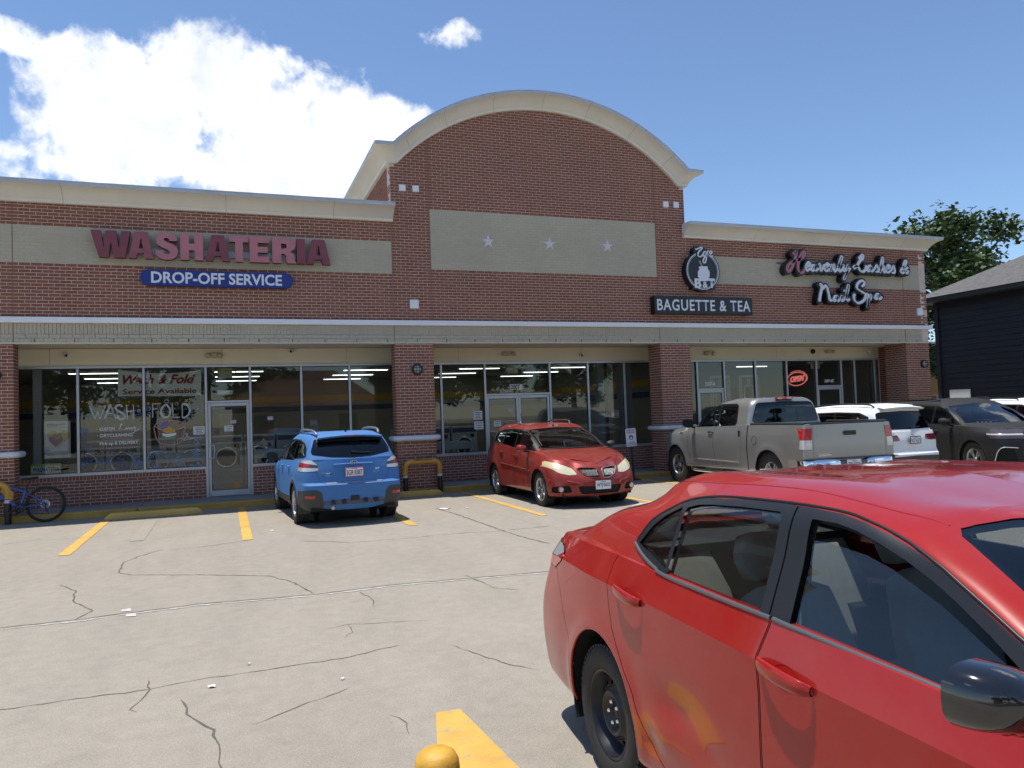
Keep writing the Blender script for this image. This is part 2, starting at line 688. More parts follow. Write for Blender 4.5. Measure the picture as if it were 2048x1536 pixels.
# cracks and the sawn joint, traced on the lot surface
CR_PATHS = [
    ([(-60, 1262), (0, 1256), (150, 1240), (250, 1227), (400, 1208), (620, 1190), (800, 1168), (1100, 1143), (1300, 1120), (1500, 1100)], .018),
    ([(328, 1098), (280, 1112), (248, 1125), (236, 1146), (260, 1150), (400, 1150), (540, 1152), (590, 1166), (612, 1178), (628, 1188)], .016),
    ([(120, 1170), (150, 1182), (148, 1205), (185, 1222), (150, 1240)], .014),
    ([(-40, 1425), (60, 1412), (150, 1398), (250, 1386), (300, 1378), (420, 1356), (560, 1336), (680, 1318), (800, 1290)], .008),
    ([(300, 1358), (297, 1380), (280, 1402), (262, 1418), (275, 1425)], .007),
    ([(360, 1400), (372, 1418), (382, 1438), (428, 1460), (436, 1490), (438, 1515), (446, 1536), (450, 1560)], .011),
    ([(500, 1452), (560, 1430), (620, 1405), (680, 1385), (700, 1375)], .006),
    ([(600, 1082), (700, 1085), (800, 1078), (900, 1068), (1000, 1062), (1100, 1052)], .012),
    ([(870, 1016), (905, 1026), (960, 1045), (1030, 1070), (1100, 1088)], .022),
    ([(720, 1184), (745, 1198), (748, 1215)], .009),
    ([(695, 1248), (705, 1265), (690, 1275)], .006),
    ([(500, 1080), (420, 1092), (340, 1100)], .010),
    ([(0, 1090), (80, 1080), (160, 1076), (240, 1070)], .010),
    ([(780, 1430), (815, 1445), (818, 1470)], .007),
    ([(900, 1290), (960, 1310), (1020, 1330), (1080, 1340)], .006),
    ([(640, 1260), (690, 1250), (760, 1246), (860, 1240)], .005),
    ([(930, 1150), (990, 1176), (1040, 1180)], .007)]
mb = MB()
for i, (pp, w) in enumerate(CR_PATHS):
    mb.add(*ribbon([ground_at(*p) for p in pp], w, .0022 + .0001 * i, i, .55))
tag(mb.build('crack', MATS['crack_dark'], ground), kind='stuff')
mb = MB()
jp = [(-60, 1266), (150, 1244), (250, 1230), (400, 1211), (620, 1193), (800, 1171), (1100, 1146)]
mb.add(*ribbon([ground_at(*p) for p in jp], .022, .0045, 77, .95))
for (x, y) in [(252, 1222), (262, 1232)]:
    gx, gy = ground_at(x, y)
    mb.add([(gx - .04, gy - .02, .0055), (gx + .05, gy - .05, .0055), (gx + .03, gy + .09, .0055), (gx - .05, gy + .05, .0055)], [(0, 1, 2, 3)])
tag(mb.build('joint_filler', MATS['crack_pale'], ground), kind='stuff')
# scraps of litter
mat('paper', (.72, .70, .66), .8)
for i, (x, y, s) in enumerate([(424, 1375, .035), (888, 1018, .16), (935, 1016, .07), (498, 1330, .02), (545, 1062, .05), (685, 1360, .02)]):
    gx, gy = ground_at(x, y)
    a = i * 1.1
    mb = MB()
    n = 7
    mb.add([(gx + s * cos(a + 2 * pi * j / n) * (.7 + .3 * sin(j * 2.3 + i)), gy + .6 * s * sin(a + 2 * pi * j / n), .006 + .01 * (j % 2)) for j in range(n)], [tuple(range(n))])
    o = mb.build('paper_scrap', MATS['paper'])
    tag(o, ['small square white paper scrap in the middle of the lot', 'large crumpled white litter by the crack near the bollard',
            'white litter sliver right of the large crumpled one', 'tiny pale scrap left of the paper square',
            'pale scrap beside the yellow line left of the blue car', 'tiny pale chip right of the paper square'][i], 'litter', 'scraps of litter on the lot')

# stall lines
for i, (x0, x1, y0, y1, m_) in enumerate([(1.60, 1.76, -5.0, -.86, 'yellow_line'), (4.05, 4.20, -5.02, -.10, 'yellow_line'), (6.62, 6.76, -5.0, -.3, 'yellow_line'),
                                          (8.87, 9.0, -5.15, -.1, 'yellow_line'), (11.30, 11.44, -5.1, -.1, 'yellow_line'), (13.60, 13.74, -5.1, -.1, 'yellow_line'),
                                          (16.0, 16.13, -5.1, -.1, 'yellow_line'), (18.5, 18.63, -5.1, -.1, 'yellow_line'), (21.0, 21.13, -5.1, -.1, 'yellow_line')]):
    mb = MB()
    n = 24
    rr = random.Random(i)
    L = [(x0 + .02 * (y0 + (y1 - y0) * j / n + 2.5) * 0 + rr.uniform(-.005, .005), y0 + (y1 - y0) * j / n, .0065) for j in range(n + 1)]
    R = [(x1 + rr.uniform(-.005, .005), y0 + (y1 - y0) * j / n, .0065) for j in range(n + 1)]
    mb.add(L + R, [(j, n + 1 + j, n + 2 + j, j + 1) for j in range(n)])
    mb.build('stall_line', MATS[m_], ground)
mb = MB()   # an older, nearly gone line between two stalls
mb.add([(2.42, -4.1, .0058), (2.62, -4.1, .0058), (2.62, -1.5, .0058), (2.42, -1.5, .0058)], [(0, 1, 2, 3)])
mb.build('old_stall_line', paint_mat('yellow_ghost', (.36, .29, .17), .56), ground)
mb = MB()   # wide painted patch next to the red car
q = [ground_at(*p) for p in [(872, 1427), (920, 1420), (1037, 1536), (1075, 1575), (905, 1600), (876, 1536)]]
mb.add([(x, y, .0068) for x, y in q], [tuple(range(len(q) - 1, -1, -1))])
mb.build('stall_line', MATS['yellow_line'], ground)

# street behind the camera, seen only in reflections
mat('asphalt', (.06, .06, .062), .9, var=.2, vscale=3)
mb = MB()
mb.box(-60, 80, -34, -25, -.05, .012)
tag(mb.build('road', MATS['asphalt']), kind='structure', label='asphalt street beyond the lot', cat='road')

# ------------------------------------------------------------------ sidewalk and kerb
KY = -.09
mb = MB()
x = -7.0
rr = random.Random(3)
while x < 24.2:
    x2 = min(x + 1.53, 24.25)
    mb.box(x + .006, x2 - .006, KY + .15, 2.2, -.05, WALK)
    x = x2
mb.box(-7, 24.25, KY + .16, 2.1, -.06, WALK - .012)
walk = mb.build('sidewalk', MATS['walk_concrete'], bevel=.004, seg=1)
tag(walk, kind='structure', label='grey concrete sidewalk under the shop canopy', cat='sidewalk')
mb = MB()
x = -7.0
while x < 24.2:
    x2 = min(x + 3.05, 24.25)
    mb.box(x + .004, x2 - .004, KY, KY + .152, -.05, WALK + .002)
    x = x2
tag(mb.build('kerb', MATS['yellow_kerb'], bevel=.018, seg=3), kind='structure', label='yellow painted kerb along the sidewalk', cat='kerb')

# ------------------------------------------------------------------ brick materials


def brick_mat(name, ramp_cols, island=True, stain=True):
    M = bpy.data.materials.new(name)
    M.use_nodes = True
    T = NT(M.node_tree)
    P = T.n['Principled BSDF']
    if island:
        r = T.new('ShaderNodeNewGeometry').outputs['Random Per Island']
    else:
        r = T.new('ShaderNodeObjectInfo').outputs['Random']
    c = T.ramp(r, ramp_cols)
    geo = T.new('ShaderNodeNewGeometry').outputs['Position']
    n = T.noise(geo, 45.0, 5, .65)
    c = T.mix(.35, c, T.ramp(n, [(.3, tuple(x * .72 for x in ramp_cols[0][1])), (.7, tuple(min(1, x * 1.18) for x in ramp_cols[-1][1]))]))
    if stain:
        b = T.noise(geo, .8, 5, .6)
        hs = T.new('ShaderNodeHueSaturation')
        T.put(hs.inputs['Value'], T.math('ADD', .82, T.math('MULTIPLY', b, .36)))
        T.link(c, hs.inputs['Color'])
        c = hs.outputs[0]
    T.link(c, P.inputs['Base Color'])
    P.inputs['Roughness'].default_value = .9
    P.inputs['Specular IOR Level'].default_value = .25
    bp = T.new('ShaderNodeBump')
    bp.inputs['Strength'].default_value = .35
    bp.inputs['Distance'].default_value = .004
    T.link(n, bp.inputs['Height'])
    T.link(bp.outputs[0], P.inputs['Normal'])
    MATS[name] = M
    return M


RED = [(0.0, (.225, .088, .056)), (.35, (.265, .104, .068)), (.7, (.30, .122, .080)), (1.0, (.27, .118, .084))]
brick_mat('brick_red', RED, True)
brick_mat('brick_red_single', RED, False)
TAN = [(0.0, (.475, .43, .325)), (.5, (.495, .45, .342)), (1.0, (.515, .468, .358))]
brick_mat('brick_tan', TAN, True)
brick_mat('brick_tan_single', TAN, False)
mat('mortar', (.66, .55, .47), .95, var=.15, vscale=5, bump=.3, bscale=70)
mat('mortar_painted', (.44, .40, .30), .95, var=.15, vscale=5)
mat('stucco', (.74, .70, .60), .85, var=.06, vscale=1.6, bump=.12, bscale=150)
mat('stucco_panel', (.68, .63, .48), .8, var=.05, vscale=.9)
mat('coping_metal', (.50, .52, .54), .45, .3, var=.1, vscale=2)
mat('white_trim', (.82, .83, .84), .5, var=.05, vscale=1.3)
mat('alu', (.50, .52, .54), .38, .55, var=.06, vscale=3)
mat('dark_rubber', (.015, .015, .017), .6)
glass('shop_glass', (.80, .82, .80), 1.42)
glass('door_glass', (.82, .84, .82), 1.42)

shop = empty('strip_mall_building', (0, 0, 0), 0, 'long red brick strip mall with cream cornice, arched centre gable and glass shopfronts', 'building')

# ------------------------------------------------------------------ brickwork
BRICKS = []     # (frame, u0, u1, v0, v1, tan, parent)


class Frame:
    def __init__(s, o, u, n):
        s.o = Vector(o); s.u = Vector(u); s.n = Vector(n)

    def p(s, a, b, d=0.0):
        return s.o + s.u * a + Vector((0, 0, 1)) * b + s.n * d


FRONT = Frame((0, 0, 0), (1, 0, 0), (0, -1, 0))


def lay(fr, u0, u1, v0, v1, parent, tan=False, half=.0, clip=None, hole=None, corner=False):
    """running bond between u0..u1 and v0..v1; clip(v) gives the open span at that height"""
    J = .0125
    k0 = int(math.floor((v0 - TRIM) / BC + .5)) if v0 >= TRIM - .2 else None
    v = v0
    i = 0
    while v < v1 - .012:
        vt = min(v + BC, v1)
        a, b = u0, u1
        if clip:
            ca, cb = clip(vt - .01)
            a, b = max(a, ca), min(b, cb)
        off = (0.5 if i % 2 else 0.0) + half
        k = math.floor((a - u0) / BL - off) - 1
        while True:
            s = u0 + (k + off) * BL
            e = s + BL
            k += 1
            if s >= b - .004: break
            if e <= a + .004: continue
            s2, e2 = max(s, a), min(e, b)
            if e2 - s2 < .025: continue
            t = tan(.5 * (s2 + e2), .5 * (v + vt)) if callable(tan) else tan
            if hole and hole(s2, e2, v, vt): continue
            BRICKS.append((fr, s2 + J / 2, e2 - J / 2, v + J / 2, vt - J / 2, t, parent))
        v += BC
        i += 1


def backing(name, fr, u0, u1, v0, v1, depth, parent, m_='mortar'):
    mb = MB()
    P = [fr.p(a, b, d) for d in (-.0055, -depth) for (a, b) in ((u0, v0), (u1, v0), (u1, v1), (u0, v1))]
    mb.add(P, [(0, 1, 2, 3), (7, 6, 5, 4), (0, 4, 5, 1), (1, 5, 6, 2), (2, 6, 7, 3), (3, 7, 4, 0)])
    return mb.build(name, MATS[m_], parent, recalc=True)


N = lambda n: n * BL
GX0, GX1 = N(37), N(76)                   # gable
RX1 = N(117.8)                            # right end of the building
LX0 = N(-30)
ARC_C, ARC_R = (11.46, 4.058), 5.216
WZ = 6.32                                 # top of brick on the wings


def band_left(u, v): return TRIM + 16 * BC - .002 < v < TRIM + 27 * BC


def band_right(u, v): return band_left(u, v)


wl = backing('wall', FRONT, LX0, GX0 - .006, 3.5, 6.55, .30, shop)
wg = MB()
ap = [(GX0, 3.5), (GX1, 3.5), (GX1, 7.72)]
for i in range(41):
    a = radians(45.6) + radians(88.8) * i / 40
    ap.append((ARC_C[0] + (ARC_R + .1) * cos(a), ARC_C[1] + (ARC_R + .1) * sin(a)))
ap += [(GX0, 7.72)]
wg.prism(ap, lambda a, b, d: (a, .0055 + d, b), .30, 0.0)
wg = wg.build('gable_wall', MATS['mortar'], shop, recalc=True)
wr = backing('wall', FRONT, GX1 + .006, RX1, 3.5, 6.55, .30, shop)
ws = backing('side_wall', Frame((GX0, 0, 0), (0, 1, 0), (-1, 0, 0)), .02, 8.0, 6.3, 7.75, .25, shop)
wx = backing('side_wall', Frame((RX1, 0, 0), (0, 1, 0), (1, 0, 0)), .0, 14.0, 3.5, 6.55, .25, shop)

lay(FRONT, LX0, GX0 - .004, TRIM, WZ, wl, band_left, half=0.0)
def gclip(v):
    if v < 7.62: return (-99, 99)
    r = ARC_R + .05
    dz = v - ARC_C[1]
    if dz >= r: return (0, 0)
    h = sqrt(r * r - dz * dz)
    return (ARC_C[0] - h, ARC_C[0] + h)


def in_tan(u, v): return N(41.5) < u < N(71.5) and TRIM + 18 * BC - .002 < v < TRIM + 39.3 * BC


lay(FRONT, GX0 + .002, N(41.5) - .002, TRIM, 9.4, wg, False, clip=gclip)
lay(FRONT, N(41.5) + .002, N(71.5) - .002, TRIM, 9.4, wg, in_tan, clip=gclip)
lay(FRONT, N(71.5) + .002, GX1 - .002, TRIM, 9.4, wg, False, clip=gclip)
lay(FRONT, GX1 + .004, N(113.3) - .002, TRIM, WZ, wr, band_right)
lay(FRONT, N(113.3) + .002, RX1, TRIM, WZ, wr, band_right)
lay(Frame((GX0, 0, 0), (0, 1, 0), (-1, 0, 0)), .0, 8.0, TRIM + 33 * BC, 7.7, ws, False)
lay(Frame((RX1, 0, 0), (0, 1, 0), (1, 0, 0)), .0, 13.9, 3.5, WZ, wx, band_right)

# columns: (left, right, depth)
colobs = []
for i, (a, b, dep) in enumerate([(N(-4.5), N(0), .41), (N(37), N(41.5), .41), (N(71.5), N(76), .61), (N(113.3), RX1, .82)]):
    z1 = 3.5
    mbk = MB()
    mbk.box(a + .0055, b - .0055, .0055, dep - .0055, WALK - .02, z1)
    c = mbk.build('column', MATS['mortar'], shop)
    colobs.append(c)
    lay(FRONT, a, b, WALK, z1 - .004, c, False)
    lay(Frame((a, dep, 0), (0, -1, 0), (-1, 0, 0)), 0, dep, WALK, z1 - .004, c, False, half=.5)
    lay(Frame((b, 0, 0), (0, 1, 0), (1, 0, 0)), 0, dep, WALK, z1 - .004, c, False, half=.5)
    lay(Frame((b, dep, 0), (-1, 0, 0), (0, 1, 0)), 0, b - a, WALK, z1 - .004, c, False, half=.5)
# slim return pier at the right end of the shopfront
mbk = MB()
mbk.box(23.27, 23.75, 1.30, 1.9, WALK - .02, 3.5)
pier = mbk.build('column', MATS['mortar'], shop)
lay(Frame((23.27, 1.29, 0), (1, 0, 0), (0, -1, 0)), 0, .48, WALK, 3.5, pier, False)
lay(Frame((23.76, 1.3, 0), (0, 1, 0), (1, 0, 0)), 0, .6, WALK, 3.5, pier, False, half=.5)

# knee walls under the shop windows, with a rowlock sill course on top
SY = 1.35
KW = Frame((0, SY - .06, 0), (1, 0, 0), (0, -1, 0))
KNEE = [(-6.0, 3.43), (4.42, 7.7), (8.2, 10.10), (11.93, 15.0), (15.2, 16.50), (17.43, 20.78), (21.75, 23.27)]
for a, b in KNEE:
    k = backing('knee_wall', KW, a, b, 0.0, .765, .22, shop)
    z0 = .765 - .10 - 8 * BC
    lay(KW, a, b, z0, z0 + 8 * BC, k, False)
    u = a
    while u < b - .02:
        BRICKS.append((KW, u + .005, min(u + .0677, b) - .005, z0 + 8 * BC + .004, .762, 'sill', k))
        u += .0677

# soldier course and the two courses below it on the canopy beam (painted)
bm_ = backing('canopy_beam', FRONT, LX0, RX1, 3.44 + .04, TRIM - .11, .40, shop, 'mortar_painted')
u = LX0
while u < RX1 - .03:
    BRICKS.append((FRONT, u + .003, u + .0677 - .003, 3.668, 3.885, True, bm_))
    u += .0677
for (za, zb, hf) in ((3.588, 3.662, 0), (3.50, 3.582, .5)):
    u = LX0 - hf * BL
    while u < RX1 - .02:
        BRICKS.append((FRONT, max(LX0, u) + .003, min(RX1, u + BL) - .003, za, zb, True, bm_))
        u += BL
# steel lintel edge under the beam with weep holes
mb = MB()
mb.box(LX0, RX1 + .01, -.015, .42, 3.472, 3.497)
mb.build('lintel_plate', MATS['stucco_panel'], shop)
mb = MB()
for k in range(-9, 40):
    for xw in (N(0) + .36 + k * .70,):
        if LX0 < xw < RX1: mb.box(xw - .006, xw + .006, -.004, .01, 3.505, 3.575)
mb.build('weep_hole', mat('weep', (.03, .028, .025), .9), shop)

# expansion joints: thin dark sealant lines
mb = MB()
for n_, za, zb in ((0, 3.5, WZ), (37, 3.5, WZ), (41.5, TRIM, 8.35), (71.5, 3.5, 8.35), (113.3, 3.5, WZ)):
    mb.box(N(n_) - .006, N(n_) + .006, -.003, .02, za, TRIM - .11) if za < TRIM else None
    mb.box(N(n_) - .006, N(n_) + .006, -.003, .02, TRIM + .005, zb)
mb.build('expansion_joint', mat('sealant', (.22, .13, .105), .8), shop)

# which single bricks are picked out: whole ones that show largest
full = mesh_full = None


def brick_mesh(w, h, name):
    mb = MB()
    a, b = w / 2, h / 2
    d0 = -.02
    vs = [(-a, d0, -b), (a, d0, -b), (a, d0, b), (-a, d0, b), (-a, 0, -b), (a, 0, -b), (a, 0, b), (-a, 0, b)]
    mb.add(vs, [(4, 7, 6, 5), (0, 1, 5, 4)[::-1], (1, 2, 6, 5)[::-1], (2, 3, 7, 6)[::-1], (3, 0, 4, 7)[::-1]])
    return mb.mesh(name, recalc=False)


def seen(fr, a, b):
    p = fr.p(a, b)
    d = p - CAM_LOC
    z = d.dot(_f)
    x = 1024 + FPX * d.dot(CR) / z
    y = 768 - FPX * d.dot(CU) / z
    if not (8 < x < 2040 and 8 < y < 1000): return 0
    if 540 < x < 805 and y > 860: return 0
    if 970 < x < 1275 and y > 840: return 0
    if x > 1300 and y > 790: return 0
    if fr.n.dot(-d) <= 0: return 0
    return fr.n.dot(-d.normalized()) / d.length_squared


cand = []
for i, (fr, a, b, c, d, t, par) in enumerate(BRICKS):
    if t != 'sill' and abs((b - a) - (BL - .0125)) < 1e-4 and abs((d - c) - (BC - .0125)) < 1e-4:
        s = seen(fr, (a + b) / 2, (c + d) / 2)
        if s > 0: cand.append((s, i))
cand.sort(reverse=True)
single = set(i for s, i in cand[:290])
me_red = brick_mesh(BL - .0125, BC - .0125, 'brick')
me_red.materials.append(MATS['brick_red_single'])
me_tan = brick_mesh(BL - .0125, BC - .0125, 'brick')
me_tan.materials.append(MATS['brick_tan_single'])
rest = MB()
rr = random.Random(11)
for i, (fr, a, b, c, d, t, par) in enumerate(BRICKS):
    pr = rr.uniform(-.0015, .0015)
    if i in single:
        o = bpy.data.objects.new('brick', me_tan if t is True else me_red)
        COL.objects.link(o)
        o.parent = par
        p = fr.p((a + b) / 2, (c + d) / 2, pr)
        # local y of the brick mesh is the outward direction
        o.matrix_local = Matrix(((fr.u.x, fr.n.x, 0, p.x), (fr.u.y, fr.n.y, 0, p.y), (0, 0, 1, p.z), (0, 0, 0, 1)))
    else:
        F = pr - (.0 if t is not True else .003)
        B = -.02
        J = lambda: rr.uniform(-.0012, .0012)
        q = [fr.p(a + J(), c + J(), F), fr.p(b + J(), c + J(), F), fr.p(b + J(), d + J(), F), fr.p(a + J(), d + J(), F),
             fr.p(a, c, B), fr.p(b, c, B), fr.p(b, d, B), fr.p(a, d, B)]
        up = fr.u.cross(Vector((0, 0, 1))).dot(fr.n) > 0
        fs = [(0, 1, 2, 3), (4, 5, 1, 0), (5, 6, 2, 1), (6, 7, 3, 2), (7, 4, 0, 3)]
        rest.add(q, fs if up else [f[::-1] for f in fs], 1 if t is True else 0)
ro = rest.build('brick_courses', [MATS['brick_red'], MATS['brick_tan']], shop)
tag(ro, kind='stuff')

# painted-over mortar behind the tan bands
mb = MB()
for (a, b, c, d) in ((LX0, GX0 - .008, TRIM + 16 * BC, TRIM + 27 * BC), (N(41.5), N(71.5), TRIM + 18 * BC, TRIM + 39 * BC + .03), (GX1 + .008, RX1, TRIM + 16 * BC, TRIM + 27 * BC)):
    mb.box(a, b, .0045, .012, c, d)
mb.box(RX1 - .012, RX1 - .004, 0, 13.9, TRIM + 16 * BC, TRIM + 27 * BC)
mb.build('painted_band', MATS['mortar_painted'], shop)

# ------------------------------------------------------------------ cornices, trim
PROF = [(.0, .0), (.075, .0), (.085, .012), (.085, .06), (.10, .068), (.125, .10), (.165, .155), (.225, .215), (.30, .262), (.375, .288), (.392, .292), (.392, .352), (.40, .356), (.40, .375), (.0, .385), (-.10, .37)]


def sweep(stations, prof=PROF):
    """stations: (pos, out, up) vectors (mitre lengths included)"""
    rows = []
    for pos, out, up in stations:
        rows.append([Vector(pos) + Vector(out) * a + Vector(up) * b for a, b in prof])
    return rows


def cornice(name, st, joints=()):
    mb = MB()
    rows = sweep(st)
    r, c = len(rows), len(rows[0])
    vs = [p for row in rows for p in row]
    for i in range(r - 1):
        for j in range(c - 1):
            mb.add([rows[i][j], rows[i + 1][j], rows[i + 1][j + 1], rows[i][j + 1]], [(0, 3, 2, 1)], 1 if j >= 10 else 0, 3 <= j <= 8)
    for k, row in ((0, rows[0]), (-1, rows[-1])):
        mb.add(row, [tuple(range(c)) if k == 0 else tuple(range(c - 1, -1, -1))], 0)
    return mb.build(name, [MATS['stucco'], MATS['coping_metal']], shop, weld=True, recalc=True)


Zu = Vector((0, 0, 1))
Yo = Vector((0, -1, 0))
cz = 6.275
cornice('cornice', [((x_, 0, cz), Yo, Zu) for x_ in (LX0, -1.2, 2.1, 5.2, GX0 + .03)])
cornice('cornice', [((GX1 - .09, 0, cz), Yo, Zu), ((GX1 + 2.9, 0, cz), Yo, Zu), ((RX1 - 2.6, 0, cz), Yo, Zu), ((RX1, 0, cz), Vector((1, -1, 0)), Zu), ((RX1, 14.0, cz), Vector((1, 0, 0)), Zu)])
st = [((GX0, 7.9, 7.655), Vector((-1, 0, 0)), Zu), ((GX0, 0, 7.655), Vector((-1, -1, 0)), Zu)]
a0 = math.asin((7.665 - ARC_C[1]) / ARC_R)
for k, i in enumerate(range(0, 49)):
    a = pi - a0 - (pi - 2 * a0) * i / 48
    up = Vector((cos(a), 0, sin(a)))
    if i in (0, 48):
        h = (up + Zu).normalized()
        up = h / h.dot(Zu)
    st.append(((ARC_C[0] + ARC_R * cos(a), 0, ARC_C[1] + ARC_R * sin(a)), Yo, up))
st += [((GX1, 0, 7.655), Vector((1, -1, 0)), Zu), ((GX1, 7.9, 7.655), Vector((1, 0, 0)), Zu)]
cornice('arched_cornice', st)
# hairline joints between the cast pieces
mb = MB()
for a in (50, 63, 77, 90, 104, 118, 130):
    a = radians(a + 1)
    up = Vector((cos(a), 0, sin(a)))
    tg = Vector((-sin(a), 0, cos(a)))
    o_ = Vector((ARC_C[0], 0, ARC_C[1])) + up * ARC_R
    pts = [o_ + Yo * (p + .0025) + up * (q - .001) for p, q in PROF[1:12]]
    for p, q in zip(pts, pts[1:]):
        mb.add([p - tg * .004, p + tg * .004, q + tg * .004, q - tg * .004], [(0, 1, 2, 3)])
for x_ in (-2.2, 0.9, 3.95, 6.2, 17.6, 20.6, 22.9):
    pts = [Vector((x_, 0, cz)) + Yo * (p + .0025) + Zu * (q - .001) for p, q in PROF[1:12]]
    for p, q in zip(pts, pts[1:]):
        mb.add([p - Vector((.004, 0, 0)), p + Vector((.004, 0, 0)), q + Vector((.004, 0, 0)), q - Vector((.004, 0, 0))], [(0, 1, 2, 3)])
mb.build('cornice_joint', mat('joint_grey', (.36, .33, .27), .9), shop)

mb = MB()
mb.box(LX0, RX1 + .12, -.075, .20, TRIM - .115, TRIM)
mb.box(RX1 + .002, RX1 + .12, .202, 14, TRIM - .115, TRIM)
mb.build('trim_band', MATS['white_trim'], shop, bevel=.006)
mb = MB()    # dark strip on top of the band, painted in as a shadow line
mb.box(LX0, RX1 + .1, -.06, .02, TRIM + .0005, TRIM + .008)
mb.build('shadow_strip', mat('shadow_strip_dark', (.10, .08, .085), .7), shop)

# soffit and upper wall panel behind the columns
mb = MB()
mb.box(LX0, RX1 + .3, .425, 1.55, 3.50, 3.56)
mb.build('soffit', MATS['stucco_panel'], shop)
xs_ = [LX0, -2.9, 2.9 - 2.53, 3.80, 6.62, 9.43, 12.9, 15.3, 19.35, 23.27]
for a, b in zip(xs_, xs_[1:]):
    mb = MB()
    mb.box(a + .002, b - .002, SY - .02, SY + .2, 3.118, 3.49)
    mb.build('fascia_panel', MATS['stucco_panel'], shop, bevel=.003, seg=1)
mb = MB()
mb.box(23.27, 23.75, 1.56, 1.9, 3.0, 3.5)
mb.box(RX1 - .9, RX1 - .02, .83, 1.3, 3.47, 3.5)
mb.build('soffit_return', MATS['stucco_panel'], shop)
mb = MB()
mb.box(LX0, RX1 - .02, .32, 14, 6.2, 6.3)
mb.build('roof', mat('roof_felt', (.30, .30, .29), .9), shop)
mb = MB()
mb.box(LX0, RX1 - .03, 13.7, 13.95, 0, 6.2)
mb.box(LX0, LX0 + .2, .4, 13.7, 0, 6.2)
mb.box(RX1 - .28, RX1 - .03, 1.9, 13.7, 0, 3.5)
mb.build('rear_wall', MATS['mortar'], shop)

# white bumper tubes round the columns
for i, (a, b, dep, zt) in enumerate([(N(-4.5), N(0), .41, 1.31), (N(37), N(41.5), .41, 1.285), (N(71.5), N(76), .61, 1.255), (N(113.3), RX1, .8, 1.25)]):
    mb = MB()
    e = .055
    pth = []
    corners = [(a - e, dep + e), (a - e, -e), (b + e, -e), (b + e, dep + e)]
    pts = [Vector((x_, y_, zt)) for x_, y_ in corners]
    path = []
    for k in range(4):
        p0, p1, p2 = pts[k - 1], pts[k], pts[(k + 1) % 4]
        d1 = (p0 - p1).normalized() * .09
        d2 = (p2 - p1).normalized() * .09
        for t in (0, .25, .5, .75, 1):
            path.append((p1 + d1) * (1 - t) ** 2 + p1 * 2 * t * (1 - t) + (p1 + d2) * t * t)
    mb.tube(path, .062, 12, closed=True)
    mb.build('bumper_tube', mat('tube_white', (.66, .68, .70), .5, var=.08, vscale=4), colobs[i])
# ------------------------------------------------------------------ shopfronts
FZ0, FZ1 = .766, 3.118            # frame bottom / top
FD = .055                         # half depth of the frame bars


def bar(name, x0, x1, z0, z1, parent=shop, y0=SY - FD, y1=SY + FD, m_='alu'):
    mb = MB()
    mb.box(x0, x1, y0, y1, z0, z1)
    return mb.build(name, MATS[m_], parent, bevel=.004, seg=1)


PANES = {}


def pane(x0, x1, z0, z1, key=None, m_='shop_glass', parent=shop, y=SY):
    mb = MB()
    mb.box(x0, x1, y - .004, y + .004, z0, z1)
    # black gasket round the pane
    o = mb.build('window_pane', MATS[m_], parent)
    g = MB()
    w = .012
    for (a, b, c, d) in ((x0, x0 + w, z0, z1), (x1 - w, x1, z0, z1), (x0 + w, x1 - w, z0, z0 + w), (x0 + w, x1 - w, z1 - w, z1)):
        g.box(a, b, y - .012, y + .012, c, d)
    g.build('gasket', MATS['dark_rubber'], o)
    if key: PANES[key] = o
    return o


def bay(muls, doors, x0, x1):
    """muls: mullion centres; doors: list of (x0, x1, double)"""
    w = .026
    bar('head_bar', x0, x1, FZ1 - .055, FZ1 - .001)
    ed = sorted([x0] + muls + [x1])
    for m_ in muls:
        isd = any(abs(m_ - d[0]) < .06 or abs(m_ - d[1]) < .06 for d in doors)
        bar('mullion', m_ - w, m_ + w, WALK if isd else FZ0, FZ1 - .056)
    for a, b in zip(ed, ed[1:]):
        aa = a + (w if a != x0 else 0)
        bb = b - (w if b != x1 else 0)
        dr = [d for d in doors if abs(a - d[0]) < .06]
        if dr:
            zh = 2.25
            bar('transom_bar', aa, bb, zh, zh + .05)
            pane(aa, bb, zh + .05, FZ1 - .056, 'transom%.1f' % a)
            d = dr[0]
            leaves = [(aa + .004, bb - .004)] if not d[2] else [(aa + .004, (aa + bb) / 2 - .003), ((aa + bb) / 2 + .003, bb - .004)]
            for li, (p, q) in enumerate(leaves):
                st, z0, z1 = .062, WALK + .012, zh - .004
                dm = MB()
                dm.box(p, p + st, SY - .024, SY + .024, z0, z1)
                dm.box(q - st, q, SY - .024, SY + .024, z0, z1)
                dm.box(p + st, q - st, SY - .023, SY + .023, z0, z0 + .13)
                dm.box(p + st, q - st, SY - .023, SY + .023, z1 - .075, z1)
                do = dm.build('door', MATS['alu'], shop, bevel=.004, seg=1)
                pane(p + st, q - st, z0 + .13, z1 - .075, 'door%.1f_%d' % (a, li), 'door_glass', do)
                h = MB()
                hx = p + .03 if (li == 1 or not d[2]) else q - .03
                sg = 1 if (li == 1 or not d[2]) else -1
                h.tube([(hx, SY - .03, 1.30), (hx + .03 * sg, SY - .075, 1.30), (hx + .09 * sg, SY - .08, 1.285), (hx + .10 * sg, SY - .08, 1.2), (hx + .09 * sg, SY - .08, 1.02), (hx + .02 * sg, SY - .075, 1.0), (hx, SY - .03, 1.0)], .014, 8)
                h.tube([(p + .03, SY + .06, 1.33), (q - .03, SY + .06, 1.33)], .013, 8)
                h.build('door_handle', MATS['alu'], do)
        else:
            bar('sill_bar', aa, bb, FZ0, FZ0 + .062)
            pane(aa, bb, FZ0 + .062, FZ1 - .056, 'p%.1f' % a)


